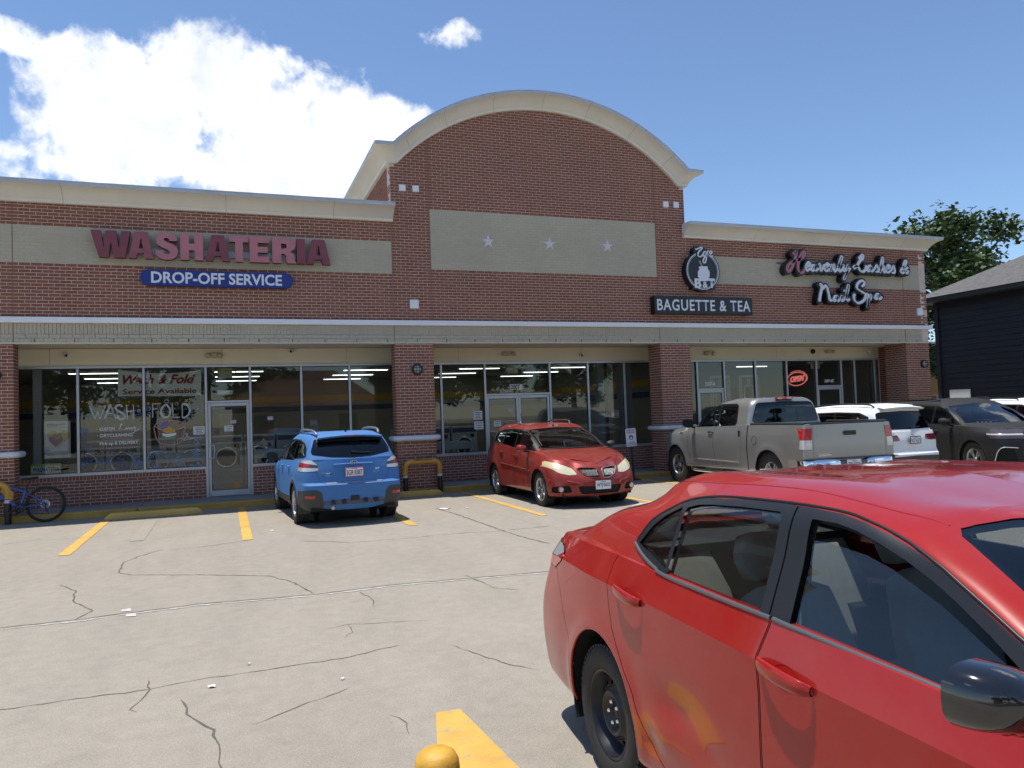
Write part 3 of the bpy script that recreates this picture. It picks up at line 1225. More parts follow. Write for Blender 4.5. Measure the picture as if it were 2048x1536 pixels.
bay([-4.6, -3.2, -1.9, -.55 + .0, .895, 2.177, 3.452, 4.403, 5.546, 6.675], [(3.452, 4.403, False)], -6.0, 7.72)
bay([8.955, 10.113, 11.927, 13.046, 14.16], [(10.113, 11.927, True)], 8.25, 15.05)
bay([16.508, 17.43, 18.53, 19.667, 20.787, 21.75, 22.28, 23.10], [(16.508, 17.43, False), (20.787, 21.75, False)], 15.2, 23.27)

# ------------------------------------------------------------------ inside the shops
mat('int_wall', (.30, .29, .24), .9, var=.1, vscale=1)
mat('int_floor', (.22, .21, .20), .5, var=.15, vscale=3)
mat('int_ceiling', (.38, .38, .36), .9)
mat('stripe_yellow', (.55, .36, .06), .8)
mat('stripe_blue', (.045, .07, .17), .8)
mat('tube_lit', (.9, .9, .9), .5, emit=(.95, 1.0, .96), estr=3.0)
inner = MB()
inner.box(-6.0, 23.2, 1.55, 13.6, .09, .135)
inner.build('shop_floor', MATS['int_floor'], shop)
inner = MB()
inner.box(-6.0, 23.2, 1.56, 13.6, 3.13, 3.17)
inner.build('shop_ceiling', MATS['int_ceiling'], shop)
for (x0, x1, y0, y1) in ((-5.95, 15.3, 9.0, 9.15), (15.15, 15.3, 1.6, 9.0), (15.3, 23.2, 7.0, 7.12), (-6.0, -5.9, 1.6, 9), (23.1, 23.2, 1.6, 7)):
    iw = MB()
    iw.box(x0, x1, y0, y1, .13, 3.13)
    iw.build('shop_partition', MATS['int_wall'], shop)
for (z0, z1, m_) in ((2.42, 2.62, 'stripe_yellow'), (2.10, 2.26, 'stripe_blue')):
    iw = MB()
    iw.box(-5.9, 15.1, 8.985, 8.998, z0, z1)
    iw.box(15.135, 15.148, 1.7, 8.98, z0, z1)
    iw.build('wall_stripe', MATS[m_], shop)
# pilaster and dark inside return at the left end of the laundry window
iw = MB()
iw.box(.02, .17, 1.5, 1.62, .7, 3.1)
iw.build('inner_jamb', mat('jamb', (.38, .40, .40), .7), shop)
for i, (x, y) in enumerate([(x, y) for y in (3.2, 5.4, 7.6) for x in (1.0, 4.2, 7.4, 10.6, 13.4)] + [(17.2, 4), (20.5, 4)]):
    lf = MB()
    lf.box(x - .6, x + .6, y - .09, y + .09, 3.075, 3.128)
    lo = lf.build('ceiling_light', MATS['white_trim'])
    lo.name = 'ceiling_light'
    tb = MB()
    tb.box(x - .58, x + .58, y - .06, y + .06, 3.064, 3.074)
    tb.build('tube', MATS['tube_lit'], lo)
    tag(lo, 'lit fluorescent ceiling light inside the shops, seen as a pale streak through the glass', 'light', 'fluorescent lights inside the shops')

# washing machines facing the window
mat('washer_body', (.50, .51, .50), .42, .25, var=.05)
mat('washer_dark', (.012, .012, .014), .25)
mat('washer_panel', (.045, .06, .10), .4)
mat('chrome', (.80, .81, .82), .12, 1.0)
glass('port_glass', (.25, .26, .28), 1.5)


def washer(name='washing_machine'):
    root = empty(name)
    w, h = .76, 1.33
    b = MB()
    b.box(-w / 2 + .004, w / 2 - .004, 0, .8, .10, h)
    b.box(-w / 2 + .05, w / 2 - .05, .05, .75, 0, .10)
    b.build('cabinet', MATS['washer_body'], root, bevel=.012)
    c = MB()
    c.box(-w / 2 + .03, w / 2 - .03, -.012, -.001, h - .17, h - .045)
    c.build('control_panel', MATS['washer_panel'], root)
    c = MB()
    c.box(-w / 2 + .05, w / 2 - .05, -.016, -.004, .40, .415)
    c.box(w / 2 - .2, w / 2 - .09, -.02, -.001, h - .32, h - .22)
    c.build('coin_slot', MATS['washer_dark'], root)
    M = Matrix.Translation((-.02, 0, .78)) @ Matrix.Rotation(pi / 2, 4, 'X')
    d = MB()
    d.lathe([(.275, 0), (.275, .03), (.262, .05), (.225, .055), (.215, .03), (.215, 0)], 36, M)
    dr = d.build('door_ring', MATS['chrome'], root)
    d = MB()
    d.lathe([(.0005, .028), (.10, .026), (.214, .018)], 30, M)
    d.build('port', MATS['washer_dark'], dr)
    return root


w0 = washer()
spots = [(.72 + i * .79, 3.5) for i in range(0, 9)] + [(8.6 + i * .79, 3.5) for i in range(0, 3)]
names = ['leftmost', 'second', 'third', 'fourth', 'fifth', 'sixth', 'seventh', 'eighth', 'ninth']
for i, (x, y) in enumerate(spots):
    o = w0 if i == 0 else copy_tree(w0)
    o.location = (x, y, .135)
    if i < 9:
        lb = names[i] + ' washing machine from the left behind the laundry window'
    else:
        lb = ['first', 'second', 'third'][i - 9] + ' washing machine left of the double doors behind the glass'
    tag(o, lb, 'washer', 'washing machines inside the laundry')
# black counter with a yellow and a white sign at the left end
b = MB()
b.box(.24, .95, 1.75, 2.0, .86, 1.92)
tag(b.build('notice_board', MATS['washer_dark'], bevel=.01), 'black notice board behind the left laundry window', 'board')
# dark back area of the laundry (folding room doorway)
b = MB()
b.box(2.0, 3.7, 5.0, 5.1, .14, 2.1)
b.box(3.1, 3.2, 5.1, 8.9, .14, 3.1)
b.build('inner_partition', mat('dark_part', (.03, .033, .04), .8), shop)

# laundry folding tables seen as pale bars behind the glass
mat('table_white', (.46, .49, .50), .6)


def ftable(x0, x1, y, z, label):
    root = empty('folding_table', ((x0 + x1) / 2, y, .135), 0, label, 'table')
    w = (x1 - x0) / 2
    b = MB(); b.box(-w, w, -.28, .28, z - .135 - .2, z - .135); b.build('table_top', MATS['table_white'], root, bevel=.01)
    for sx in (-1, 1):
        for sy in (-1, 1):
            b = MB(); b.box(sx * (w - .05) - .02, sx * (w - .05) + .02, sy * .24 - .02, sy * .24 + .02, 0, z - .336); b.build('leg', MATS['table_white'], root)


ftable(2.36, 3.44, 2.0, 1.13, 'pale folding table behind the painted laundry window')
ftable(4.46, 5.35, 2.0, 1.13, 'pale folding table right of the laundry door')
ftable(8.95, 9.85, 2.0, 1.10, 'pale folding table left of the double doors')

# inside the right-hand shops
b = MB(); b.box(18.35, 23.1, 6.9, 6.98, .14, 3.1); b.build('salon_wall', mat('salon_grey', (.34, .37, .36), .8), shop)
b = MB(); b.box(21.4, 22.6, 6.86, 6.9, 1.75, 2.45)
tag(b.build('television', MATS['washer_dark']), 'black television on the salon wall', 'television')
mat('screen_white', (.55, .56, .54), .6)
for i, (x, lb) in enumerate([(17.9, 'white fretwork room divider left of the salon window bar'), (18.95, 'white fretwork room divider right of the salon window bar')]):
    r = empty('room_divider', (x, 2.2, .135), 0, lb, 'divider', 'fretwork dividers in the salon')
    f = MB()
    for u in (-.34, -.27, .27, .34): f.box(u - .018, u + .018, -.02, .02, 0, 2.55)
    for v in (.05, 2.53): f.box(-.358, .358, -.019, .019, v - .03, v + .03)
    f.build('frame', MATS['screen_white'], r)
    f = MB()
    for v in (.35, 1.15, 1.95):
        for u in (-.16, .16): f.box(u - .015, u + .015, -.016, .016, v - .28, v + .28)
        for q in (-.28, .28): f.box(-.175, .175, -.017, .017, v + q - .015, v + q + .015)
        f.box(-.27, -.16, -.015, .015, v - .015, v + .015); f.box(.16, .27, -.015, .015, v - .015, v + .015)
        f.box(-.05, -.02, -.015, .015, v + .28, v + .5); f.box(.02, .05, -.015, .015, v + .28, v + .5)
    f.build('fret', MATS['screen_white'], r)
r = empty('shelf_unit', (20.0, 3.2, .135), 0, 'white shelf unit inside the salon under the open sign', 'shelf')
for z in (.3, .75, 1.2, 1.6, 1.78):
    f = MB(); f.box(-.75, .75, -.15, .15, z - .02, z + .02); f.build('shelf', MATS['screen_white'], r)
for x in (-.75, 0, .75):
    f = MB(); f.box(x - .02, x + .02, -.152, .152, 0, 1.8); f.build('upright', MATS['screen_white'], r)
# timber column and grey partitions of the middle shop
f = MB(); f.box(13.55, 13.75, 1.75, 1.95, .14, 3.1); f.build('inner_post', mat('post_grey', (.30, .31, .31), .8), shop)
f = MB(); f.box(13.78, 14.1, 2.2, 2.3, .14, 3.1); f.build('timber_panel', mat('timber', (.16, .08, .035), .7, var=.3, vscale=8), shop)
f = MB(); f.box(14.22, 14.42, 1.75, 1.9, .14, 3.1); f.box(14.45, 14.65, 1.8, 1.95, .14, 3.1); f.build('blind_panel', mat('blind', (.28, .28, .27), .8), shop)
# ------------------------------------------------------------------ wall signs
mat('sign_black', (.008, .009, .012), .35, spec=.5)
mat('sign_navy', (.006, .009, .02), .3)
mat('sign_white', (.74, .76, .80), .35)
mat('sign_pink', (.42, .16, .19), .4)
mat('letter_return', (.035, .010, .014), .45)
mat('letter_dark', (.215, .050, .066), .42, var=.22, vscale=2.6)
mat('letter_mid', (.30, .085, .105), .42, var=.2, vscale=2.6)
mat('letter_faded', (.47, .175, .195), .42, var=.16, vscale=2.4)
mat('sign_blue', (.008, .030, .22), .3)
mat('raceway', (.42, .44, .46), .5, var=.1)

GLY = {
    'W': [[(0, 1), (.25, 1), (.325, .35), (.385, 1), (.645, 1), (.70, .35), (.77, 1), (1, 1), (.86, 0), (.585, 0), (.505, .6), (.445, 0), (.20, 0)]],
    'A': [[(0, 0), (.25, 1), (.77, 1), (1, 0), (.68, 0), (.62, .19), (.37, .19), (.31, 0)], [(.42, .37), (.58, .37), (.505, .80)]],
    'H': [[(0, 1), (.38, 1), (.38, .63), (.62, .63), (.62, 1), (1, 1), (1, 0), (.62, 0), (.62, .37), (.38, .37), (.38, 0), (0, 0)]],
    'T': [[(0, 1), (1, 1), (1, .77), (.71, .77), (.71, 0), (.29, 0), (.29, .77), (0, .77)]],
    'E': [[(0, 1), (1, 1), (1, .77), (.42, .77), (.42, .62), (.93, .62), (.93, .39), (.42, .39), (.42, .23), (1, .23), (1, 0), (0, 0)]],
    'I': [[(0, 0), (0, 1), (1, 1), (1, 0)]],
    'R': [[(0, 0), (0, 1), (.58, 1), (.80, .97), (.95, .88), (1, .74), (.95, .58), (.76, .46), (.9, .40), (.94, .3), (.95, .1), (1, .03), (1, 0), (.62, 0), (.58, .1), (.57, .3), (.5, .37), (.38, .37), (.38, 0)],
          [(.38, .79), (.38, .58), (.5, .58), (.6, .62), (.62, .69), (.57, .77)]],
    'S': [[(.98, .70), (.93, .86), (.80, .97), (.55, 1.02), (.28, .99), (.10, .88), (.03, .72), (.10, .55), (.30, .44), (.55, .36), (.64, .29), (.62, .22), (.52, .19), (.40, .22), (.35, .32), (0, .32), (.04, .15), (.18, .03), (.45, -.03), (.75, 0), (.94, .12), (1.0, .30), (.95, .46), (.78, .57), (.50, .66), (.38, .73), (.40, .79), (.50, .81), (.60, .78), (.63, .70)]]}
root = empty('washateria_sign', (3.74, 0, 5.2), 0, 'raised maroon and faded pink channel letters reading WASHATERIA on the left wing', 'sign')
WASHX = [('W', 1.389, 2.112, 0), ('A', 2.069, 2.537, 1), ('S', 2.565, 3.001, 2), ('H', 3.044, 3.482, 2), ('A', 3.528, 4.008, 0), ('T', 4.003, 4.38, 2), ('E', 4.405, 4.805, 2), ('R', 4.867, 5.359, 2), ('I', 5.381, 5.556, 0), ('A', 5.583, 6.095, 0)]
for ch, a, b, k in WASHX:
    w, h = b - a, .545
    me = curve_mesh('letter', [[(p[0] * w, p[1] * h) for p in lp] for lp in GLY[ch]], extrude=.065)
    ob = link_mesh('letter', me, root)
    ob.location = (a - 3.74, -.145, 0)
    ob.rotation_euler = (pi / 2, 0, 0)
    me.materials.clear()
    me.materials.append(MATS['letter_return'])
    me.materials.append(MATS[['letter_dark', 'letter_mid', 'letter_faded'][k]])
    for p in me.polygons:
        p.material_index = 1 if p.normal.z > .7 else 0
        p.use_smooth = False
mb = MB()
mb.box(2.3 - 3.74, 5.95 - 3.74, -.078, -.002, .10, .24)
mb.build('raceway', MATS['raceway'], root, bevel=.005)

root = empty('drop_off_sign', (3.78, 0, 4.83), 0, 'blue pill-shaped sign reading DROP-OFF SERVICE under the maroon letters', 'sign')
lp = []
for i in range(17):
    a = -pi / 2 + pi * i / 16
    lp.append((1.51 - .165 + .165 * cos(a), .165 * sin(a)))
for i in range(17):
    a = pi / 2 + pi * i / 16
    lp.append((-1.51 + .165 + .165 * cos(a), .165 * sin(a)))
mb = MB()
mb.prism(lp, lambda a, b, d: (a, -d, b), .0, .13)
mb.build('panel', MATS['sign_blue'], root, bevel=.012)
place_text('lettering', 'DROP-OFF SERVICE', 2.476 - 3.78, 5.06 - 3.78, -.117, .125, lambda a, b, d: (a, -.1335 - d, b), MATS['sign_white'], root, offset=.026)


def quadmap(cx, cz):
    return lambda u, v: (cx[0] + cx[1] * u + cx[2] * v + cx[3] * u * u + cx[4] * u * v, cz[0] + cz[1] * u + cz[2] * v + cz[3] * u * u + cz[4] * u * v)


HM = quadmap([18.1965, 0.00231649, -0.000112108, 1.00325e-07, -1.9209e-08], [6.31086, 0.000111372, -0.00190074, 2.94847e-09, -7.95992e-08])
SCRIPT = [
    ('H', [[(262, 205), (285, 190), (318, 168), (300, 250), (262, 370), (225, 440), (195, 462), (178, 430), (195, 370), (260, 318), (340, 292), (410, 250), (440, 195), (428, 165), (400, 185), (365, 260), (340, 350), (345, 440), (380, 482), (415, 465), (438, 430)]]),
    ('e', [[(465, 400), (510, 365), (515, 335), (490, 325), (460, 370), (455, 420), (475, 448), (520, 415)]]),
    ('a', [[(585, 370), (560, 365), (535, 400), (535, 440), (555, 450), (590, 405), (605, 370), (590, 430), (605, 448), (640, 415)]]),
    ('v', [[(640, 365), (660, 350), (665, 400), (670, 450), (700, 415), (725, 355)]]),
    ('e', [[(735, 405), (785, 370), (785, 345), (760, 345), (735, 390), (735, 440), (760, 455), (800, 420)]]),
    ('n', [[(815, 355), (825, 370), (810, 455), (850, 380), (870, 360), (868, 400), (865, 450), (885, 458), (915, 420)]]),
    ('l', [[(915, 420), (960, 330), (985, 250), (970, 245), (945, 330), (935, 430), (950, 462), (990, 425)]]),
    ('y', [[(995, 375), (1010, 370), (1000, 420), (1005, 455), (1040, 430), (1070, 365), (1055, 470), (1020, 570), (1010, 560), (1040, 500), (1105, 410)]]),
    ('L', [[(1225, 275), (1285, 215), (1285, 270), (1240, 310), (1200, 380), (1160, 410), (1165, 385), (1215, 390), (1250, 450), (1295, 462), (1330, 420), (1335, 370)]]),
    ('a', [[(1405, 375), (1375, 380), (1355, 420), (1355, 455), (1385, 450), (1415, 395), (1405, 440), (1420, 462), (1450, 430)]]),
    ('s', [[(1450, 430), (1490, 370), (1500, 390), (1515, 430), (1505, 465), (1470, 462)]]),
    ('h', [[(1540, 430), (1580, 320), (1580, 255), (1560, 300), (1535, 470), (1570, 400), (1595, 385), (1590, 440), (1600, 475), (1630, 450)]]),
    ('e', [[(1635, 430), (1680, 395), (1680, 370), (1655, 370), (1632, 420), (1635, 465), (1660, 475), (1700, 445)]]),
    ('s', [[(1700, 445), (1735, 380), (1745, 405), (1755, 445), (1745, 480), (1710, 478)]]),
    ('&', [[(1960, 450), (1930, 488), (1895, 450), (1880, 370), (1905, 305), (1925, 310), (1905, 370), (1850, 430), (1845, 475), (1880, 480), (1925, 420), (1945, 395)]]),
    ('N', [[(655, 655), (680, 650), (685, 700), (665, 800), (650, 900)], [(690, 720), (740, 670), (765, 700), (790, 800), (805, 880), (835, 875)]]),
    ('a', [[(915, 820), (880, 820), (860, 860), (860, 890), (890, 880), (925, 830), (910, 875), (925, 892), (955, 865)]]),
    ('i', [[(955, 865), (985, 815), (975, 870), (985, 892), (1015, 870)], [(1010, 730), (1018, 740), (1024, 752)]]),
    ('l', [[(1020, 870), (1060, 770), (1080, 665), (1065, 680), (1048, 780), (1045, 865), (1065, 885), (1095, 860)]]),
    ('S', [[(1270, 680), (1305, 650), (1300, 605), (1255, 600), (1205, 650), (1205, 710), (1260, 750), (1320, 790), (1320, 850), (1270, 905), (1210, 920), (1165, 880), (1155, 820), (1170, 790)]]),
    ('p', [[(1330, 790), (1360, 790), (1365, 850), (1360, 990), (1370, 900), (1400, 800), (1410, 830), (1395, 870), (1370, 875)]]),
    ('a', [[(1525, 790), (1490, 790), (1465, 830), (1465, 860), (1495, 855), (1530, 800), (1520, 850), (1535, 868), (1568, 830)]])]
root = empty('nail_spa_sign', (20.8, 0, 5.3), 0, 'white script channel letters on black backing reading Heavenly Lashes & Nail Spa', 'sign')
fnw = lambda a, b, d: (a - 20.8, -d, b - 5.3)
for li, (ch, strokes) in enumerate(SCRIPT):
    pw = [[HM(*p) for p in s] for s in strokes]
    big = ch in 'HLSN'
    e = .0011 * (li % 4)
    f2 = lambda a, b, d, e=e: (a - 20.8, -d - e, b - 5.3)
    mb = MB()
    for s in pw:    # fat rounded backing
        c = [(p[0], p[1]) for p in spline2(s, 5)]
        for p in c[::2] + [c[-1]]:
            r = .088
            mb.prism([(p[0] + r * cos(2 * pi * j / 12), p[1] + r * sin(2 * pi * j / 12)) for j in range(12)], f2, .0, .195 + random.uniform(0, .0015))
    mb.build('letter_backing', MATS['sign_black'], root)
    m2 = stroke_mesh(pw, .088 if big else .072, f2, .19, .222, radians(-35), .42, smooth_n=7)
    m2.build('letter', MATS['sign_pink' if ch == 'H' else 'sign_white'], root)

CM = quadmap([14.2373, 0.00154527, -6.51809e-05, 4.5811e-08, -8.43498e-09], [6.13138, 7.36274e-05, -0.00135462, 1.29369e-09, -3.93388e-08])
cx0, cz0 = 15.814, 5.38
root = empty('cafe_round_sign', (cx0, 0, cz0), 0, 'round navy cafe sign with white script Cafe, a jar and the letters B&T', 'sign')
fc = lambda a, b, d: (a - cx0, -d, b - cz0)
mb = MB()
mb.prism([(cx0 + .535 * cos(2 * pi * j / 56), cz0 + .535 * sin(2 * pi * j / 56)) for j in range(56)], fc, 0, .19)
tops = [CM(*p) for p in [(835, 215), (850, 140), (930, 110), (1010, 130), (1090, 185), (1200, 190), (1230, 300), (1100, 330), (900, 330)]]
mb.prism([tuple(p) for p in tops][::-1], fc, .002, .188)
bots = [CM(*p) for p in [(825, 720), (1265, 720), (1265, 945), (825, 945)]]
mb.prism([tuple(p) for p in bots][::-1], fc, .004, .186)
mb.build('panel', MATS['sign_navy'], root, bevel=.006, seg=1)
mb = MB()
for (r0, r1, a0_, a1_) in ((.478, .500, 62, 118), (.452, .460, 60, 120)):
    n = 60
    span = [(radians(a1_ - 4) + (2 * pi - radians(a1_ - a0_ - 8)) * i / n) for i in range(n + 1)]
    vs = [fc(cx0 + r * cos(a), cz0 + r * sin(a), .1925) for r in (r0, r1) for a in span]
    mb.add(vs, [(i, i + 1, n + 2 + i, n + 1 + i) for i in range(n)])
mb.build('ring', MATS['sign_white'], root)
CAFE = [[(865, 165), (890, 178), (960, 145), (995, 140), (1000, 160), (955, 205), (922, 260), (932, 312), (975, 320), (1012, 275)],
        [(1075, 225), (1045, 225), (1020, 265), (1025, 310), (1055, 300), (1080, 235), (1075, 290), (1092, 312)],
        [(1135, 215), (1110, 215), (1090, 260), (1080, 360), (1060, 430), (1030, 440), (1020, 400), (1045, 340), (1110, 290)],
        [(1130, 290), (1185, 250), (1185, 215), (1155, 220), (1140, 270), (1155, 318), (1208, 300)]]
stroke_mesh([[CM(*p) for p in s] for s in CAFE], .040, fc, .19, .205, radians(-30), .4, smooth_n=7).build('lettering', MATS['sign_white'], root)
jar = [(960, 505), (1090, 505), (1112, 520), (1108, 560), (1130, 580), (1146, 620), (1146, 700), (1125, 740), (1110, 790), (985, 790), (945, 740), (922, 700), (922, 620), (935, 580), (955, 560), (938, 522)]
mb = MB()
mb.prism([tuple(CM(*p)) for p in jar][::-1], fc, .188, .197)
mb.build('jar', MATS['sign_white'], root)
mb = MB()
mb.prism([tuple(CM(*p)) for p in [(935, 402), (968, 392), (1018, 496), (985, 500)]][::-1], fc, .189, .196)
mb.build('straw', mat('straw', (.30, .28, .30), .5), root)
b0, b1 = CM(862, 918), CM(985, 742)
place_text('lettering', 'B', b0[0], b1[0], b0[1], b1[1], lambda a, b, d: fc(a, b, .199 + d), MATS['sign_white'], root, offset=.045)
b0, b1 = CM(1015, 918), CM(1108, 800)
place_text('lettering', '&', b0[0], b1[0], b0[1], b1[1], lambda a, b, d: fc(a, b, .2 + d), MATS['sign_white'], root, offset=.03)
b0, b1 = CM(1125, 918), CM(1242, 742)
place_text('lettering', 'T', b0[0], b1[0], b0[1], b1[1], lambda a, b, d: fc(a, b, .199 + d), MATS['sign_white'], root, offset=.06)

root = empty('bakery_box_sign', (15.79, 0, 4.45), 0, 'long black box sign reading BAGUETTE & TEA in white capitals', 'sign')
mb = MB()
mb.box(14.285 - 15.79, 17.34 - 15.79, -.21, -.002, 4.222 - 4.45, 4.682 - 4.45)
mb.build('box', MATS['sign_black'], root, bevel=.01)
place_text('lettering', 'BAGUETTE & TEA', 14.36 - 15.79, 17.27 - 15.79, 4.305 - 4.45, 4.603 - 4.45, lambda a, b, d: (a, -.2125 - d, b), MATS['sign_white'], root, offset=.017, space=1.12)

# three cast stars
mat('star_white', (.68, .69, .70), .5)
for i, x in enumerate((9.87, 11.486, 13.095)):
    mb = MB()
    R, r, z = .178, .07, 5.935 + .012 * i
    pts = []
    for k in range(10):
        a = pi / 2 + pi * k / 5
        q = R if k % 2 == 0 else r
        pts.append((q * cos(a), -.012, q * sin(a)))
    mb.add(pts + [(0, -.055, 0)], [(k, (k + 1) % 10, 10) for k in range(10)])
    mb.add([(p[0], 0.002, p[2]) for p in pts] + pts, [(k, (k + 1) % 10, 10 + (k + 1) % 10, 10 + k) for k in range(10)])
    o = mb.build('wall_star', MATS['star_white'], recalc=True)
    o.location = (x, 0, z)
    tag(o, ['left', 'middle', 'right'][i] + ' of three white five-pointed stars on the tan gable panel', 'star', 'stars on the gable')

# square white covers
for i, (x, z, s, lb) in enumerate([(7.80, 7.092, .15, 'outer white square vent cover at the left foot of the arch'), (8.115, 7.094, .15, 'inner white square vent cover at the left foot of the arch'),
                                   (14.864, 7.149, .155, 'inner white square vent cover at the right foot of the arch'), (15.178, 7.155, .155, 'outer white square vent cover at the right foot of the arch'),
                                   (8.0, 4.384, .205, 'white square cover low on the gable above the brick column with the lamp'), (23.612, 4.414, .215, 'white square cover at the right end of the brick front')]):
    mb = MB()
    mb.box(-s / 2, s / 2, -.05, 0, -s / 2, s / 2)
    o = mb.build('vent_cover', MATS['white_trim'], bevel=.006)
    o.location = (x, 0, z)
    tag(o, lb, 'vent cover', 'square covers on the brick')

# round bulkhead lamps on columns
mat('lamp_bronze', (.035, .035, .04), .45, .3)
mat('lamp_glass', (.42, .44, .40), .25)


def bulkhead():
    r = empty('bulkhead_lamp')
    M = Matrix.Rotation(pi / 2, 4, 'X')
    b = MB()
    b.lathe([(.125, 0), (.125, .055), (.112, .075), (.095, .07), (.095, .04)], 32, M)
    b.build('housing', MATS['lamp_bronze'], r)
    b = MB()
    b.lathe([(.001, .105), (.04, .10), (.075, .082), (.095, .045)], 24, M)
    b.build('lens', MATS['lamp_glass'], r)
    b = MB()
    for k in (-.035, .035):
        b.tube([(k, -.06 - .06 * cos(t), .11 * sin(t)) for t in [radians(q) for q in range(-70, 71, 20)]], .006, 6)
        b.tube([(.11 * sin(t), -.06 - .06 * cos(t), k) for t in [radians(q) for q in range(-70, 71, 20)]], .006, 6)
    b.build('cage', MATS['lamp_bronze'], r)
    return r


b0 = bulkhead()
for i, (x, z, lb) in enumerate([(8.025, 2.867, 'round caged wall lamp on the brick column left of the double doors'), (23.676, 2.833, 'round caged wall lamp on the rightmost brick column'), (-.32, 2.86, 'round caged wall lamp on the leftmost brick column, cut by the photo edge')]):
    o = b0 if i == 0 else copy_tree(b0)
    o.location = (x, 0, z)
    tag(o, lb, 'lamp', 'round caged column lamps')

# emergency lights over the shopfronts
mat('em_tan', (.44, .38, .26), .55, var=.1)


def emlight():
    r = empty('emergency_light')
    b = MB()
    b.box(-.07, .07, -.07, 0, -.06, .05)
    b.build('case', MATS['em_tan'], r, bevel=.008)
    for s in (-1, 1):
        h = MB()
        M = Matrix.Translation((s * .12, -.05, -.005)) @ Matrix.Rotation(radians(20 * s), 4, 'Z') @ Matrix.Rotation(pi / 2 + .3, 4, 'X')
        h.lathe([(.001, -.035), (.045, -.035), (.058, .02), (.056, .045), (.001, .04)], 14, M)
        h.build('lamp_head', MATS['em_tan'], r)
    return r


e0 = emlight()
for i, (x, z, lb) in enumerate([(3.637, 3.335, 'tan twin-head emergency light above the laundry door marked A'), (10.776, 3.33, 'tan twin-head emergency light above the double doors'), (16.94, 3.31, 'tan emergency light above the door marked 2007-B'), (21.313, 3.34, 'tan emergency light above the door marked 2007-C')]):
    o = e0 if i == 0 else copy_tree(e0)
    o.location = (x, SY - .022, z)
    tag(o, lb, 'emergency light', 'emergency lights under the canopy')

mat('camera_white', (.62, .62, .60), .4)
for i, (x, z, a, lb) in enumerate([(.67, 3.36, .5, 'white turret security camera above the leftmost shop window'), (5.343, 3.43, -.5, 'white bullet security camera high under the canopy right of the laundry door'), (12.859, 3.285, -.2, 'white turret security camera right of the double doors'), (20.69, 3.345, 0, 'dark dome security camera left of the salon door light'), (22.864, 3.33, .8, 'white bullet security camera near the right brick pier')]):
    r = empty('security_camera', (x, SY - .022, z), 0, lb, 'camera', 'security cameras under the canopy')
    M = Matrix.Rotation(pi / 2, 4, 'X')
    b = MB()
    if i == 3:
        b.lathe([(.001, .09), (.04, .085), (.07, .05), (.078, .0)], 20, M)
        b.build('dome', MATS['washer_dark'], r)
    else:
        b.lathe([(.045, 0), (.045, .02), (.03, .028)], 16, M)
        b.build('base', MATS['camera_white'], r)
        M2 = Matrix.Translation((0, -.055, 0)) @ Matrix.Rotation(a, 4, 'Z') @ Matrix.Rotation(pi / 2 + .35, 4, 'X')
        b = MB()
        b.lathe([(.001, -.045), (.042, -.045), (.05, -.02), (.05, .05), (.046, .06), (.034, .055)], 18, M2)
        b.build('body', MATS['camera_white'], r)
        b = MB()
        b.lathe([(.001, .058), (.033, .054)], 16, M2)
        b.build('lens', MATS['washer_dark'], r)

# ------------------------------------------------------------------ window lettering and notices
mat('paint_white', (.78, .80, .80), .7)
mat('paint_pink', (.55, .26, .26), .7)
mat('paint_blue', (.05, .17, .42), .7)
mat('paint_paleblue', (.20, .36, .58), .7)
mat('paint_black', (.01, .01, .012), .7)
mat('paint_green', (.15, .32, .14), .7)
mat('paint_orange', (.60, .32, .07), .7)
mat('paint_lilac', (.20, .15, .30), .7)
WM = quadmap([0.836656, 0.00124465, -1.63002e-05, 3.55501e-08, -5.53409e-09], [2.49796, -2.91079e-05, -0.00140913, -1.55285e-09, -3.89924e-08])
GY = SY - .0045
pf = lambda a, b, d: (a, GY - d, b)
pA, pB = PANES['p0.9'], PANES['p2.2']


def outlined(strokes, gap, w, parent, material):
    mb = MB()
    for s in strokes:
        pts = [WM(*p) for p in s]
        c = [(p[0], p[1]) for p in spline2(pts, 6)] if len(pts) > 2 else pts
        L, R = pen(c, gap * 2, 0, 1.0)
        for side in (L, R):
            stroke_mesh([[(p.x, p.y) for p in side]], w, pf, 0, .0015, 0, 1.0, smooth_n=0, mb=mb)
    return mb.build('painted_lettering', material, parent)


W_ = [[(215, 160), (305, 365)], [(305, 365), (345, 255)], [(345, 255), (378, 362)], [(378, 362), (465, 155)],
      [(450, 360), (530, 165), (540, 160)], [(540, 160), (625, 365)], [(480, 280), (600, 278)],
      [(720, 180), (690, 155), (635, 165), (620, 210), (680, 255), (745, 300), (750, 350), (705, 372), (655, 345), (650, 310)],
      [(782, 150), (795, 365)], [(885, 145), (893, 365)], [(795, 245), (885, 243)]]
outlined(W_, .011, .011, pA, MATS['paint_white'])
F_ = [[(1178, 125), (1178, 345)], [(1178, 132), (1298, 130)], [(1178, 212), (1252, 210)],
      [(1375, 145), (1325, 190), (1305, 250), (1330, 325), (1385, 338), (1435, 300), (1440, 220), (1400, 160), (1375, 145)],
      [(1475, 125), (1488, 340)], [(1488, 342), (1590, 335)],
      [(1625, 125), (1628, 345)], [(1628, 130), (1700, 150), (1740, 220), (1725, 290), (1680, 335), (1628, 345)]]
outlined(F_, .011, .011, pB, MATS['paint_white'])


def ptext(s, u0, v0, u1, v1, parent, m_, offset=.01, shear=0.0, sp=1.0, lift=.0012):
    a, b = WM(u0, v1), WM(u1, v0)
    return place_text('painted_lettering', s, a[0], b[0], a[1], b[1], lambda x, z, d: (x, GY - lift - d, z), MATS[m_], parent, offset, shear=shear, space=sp)


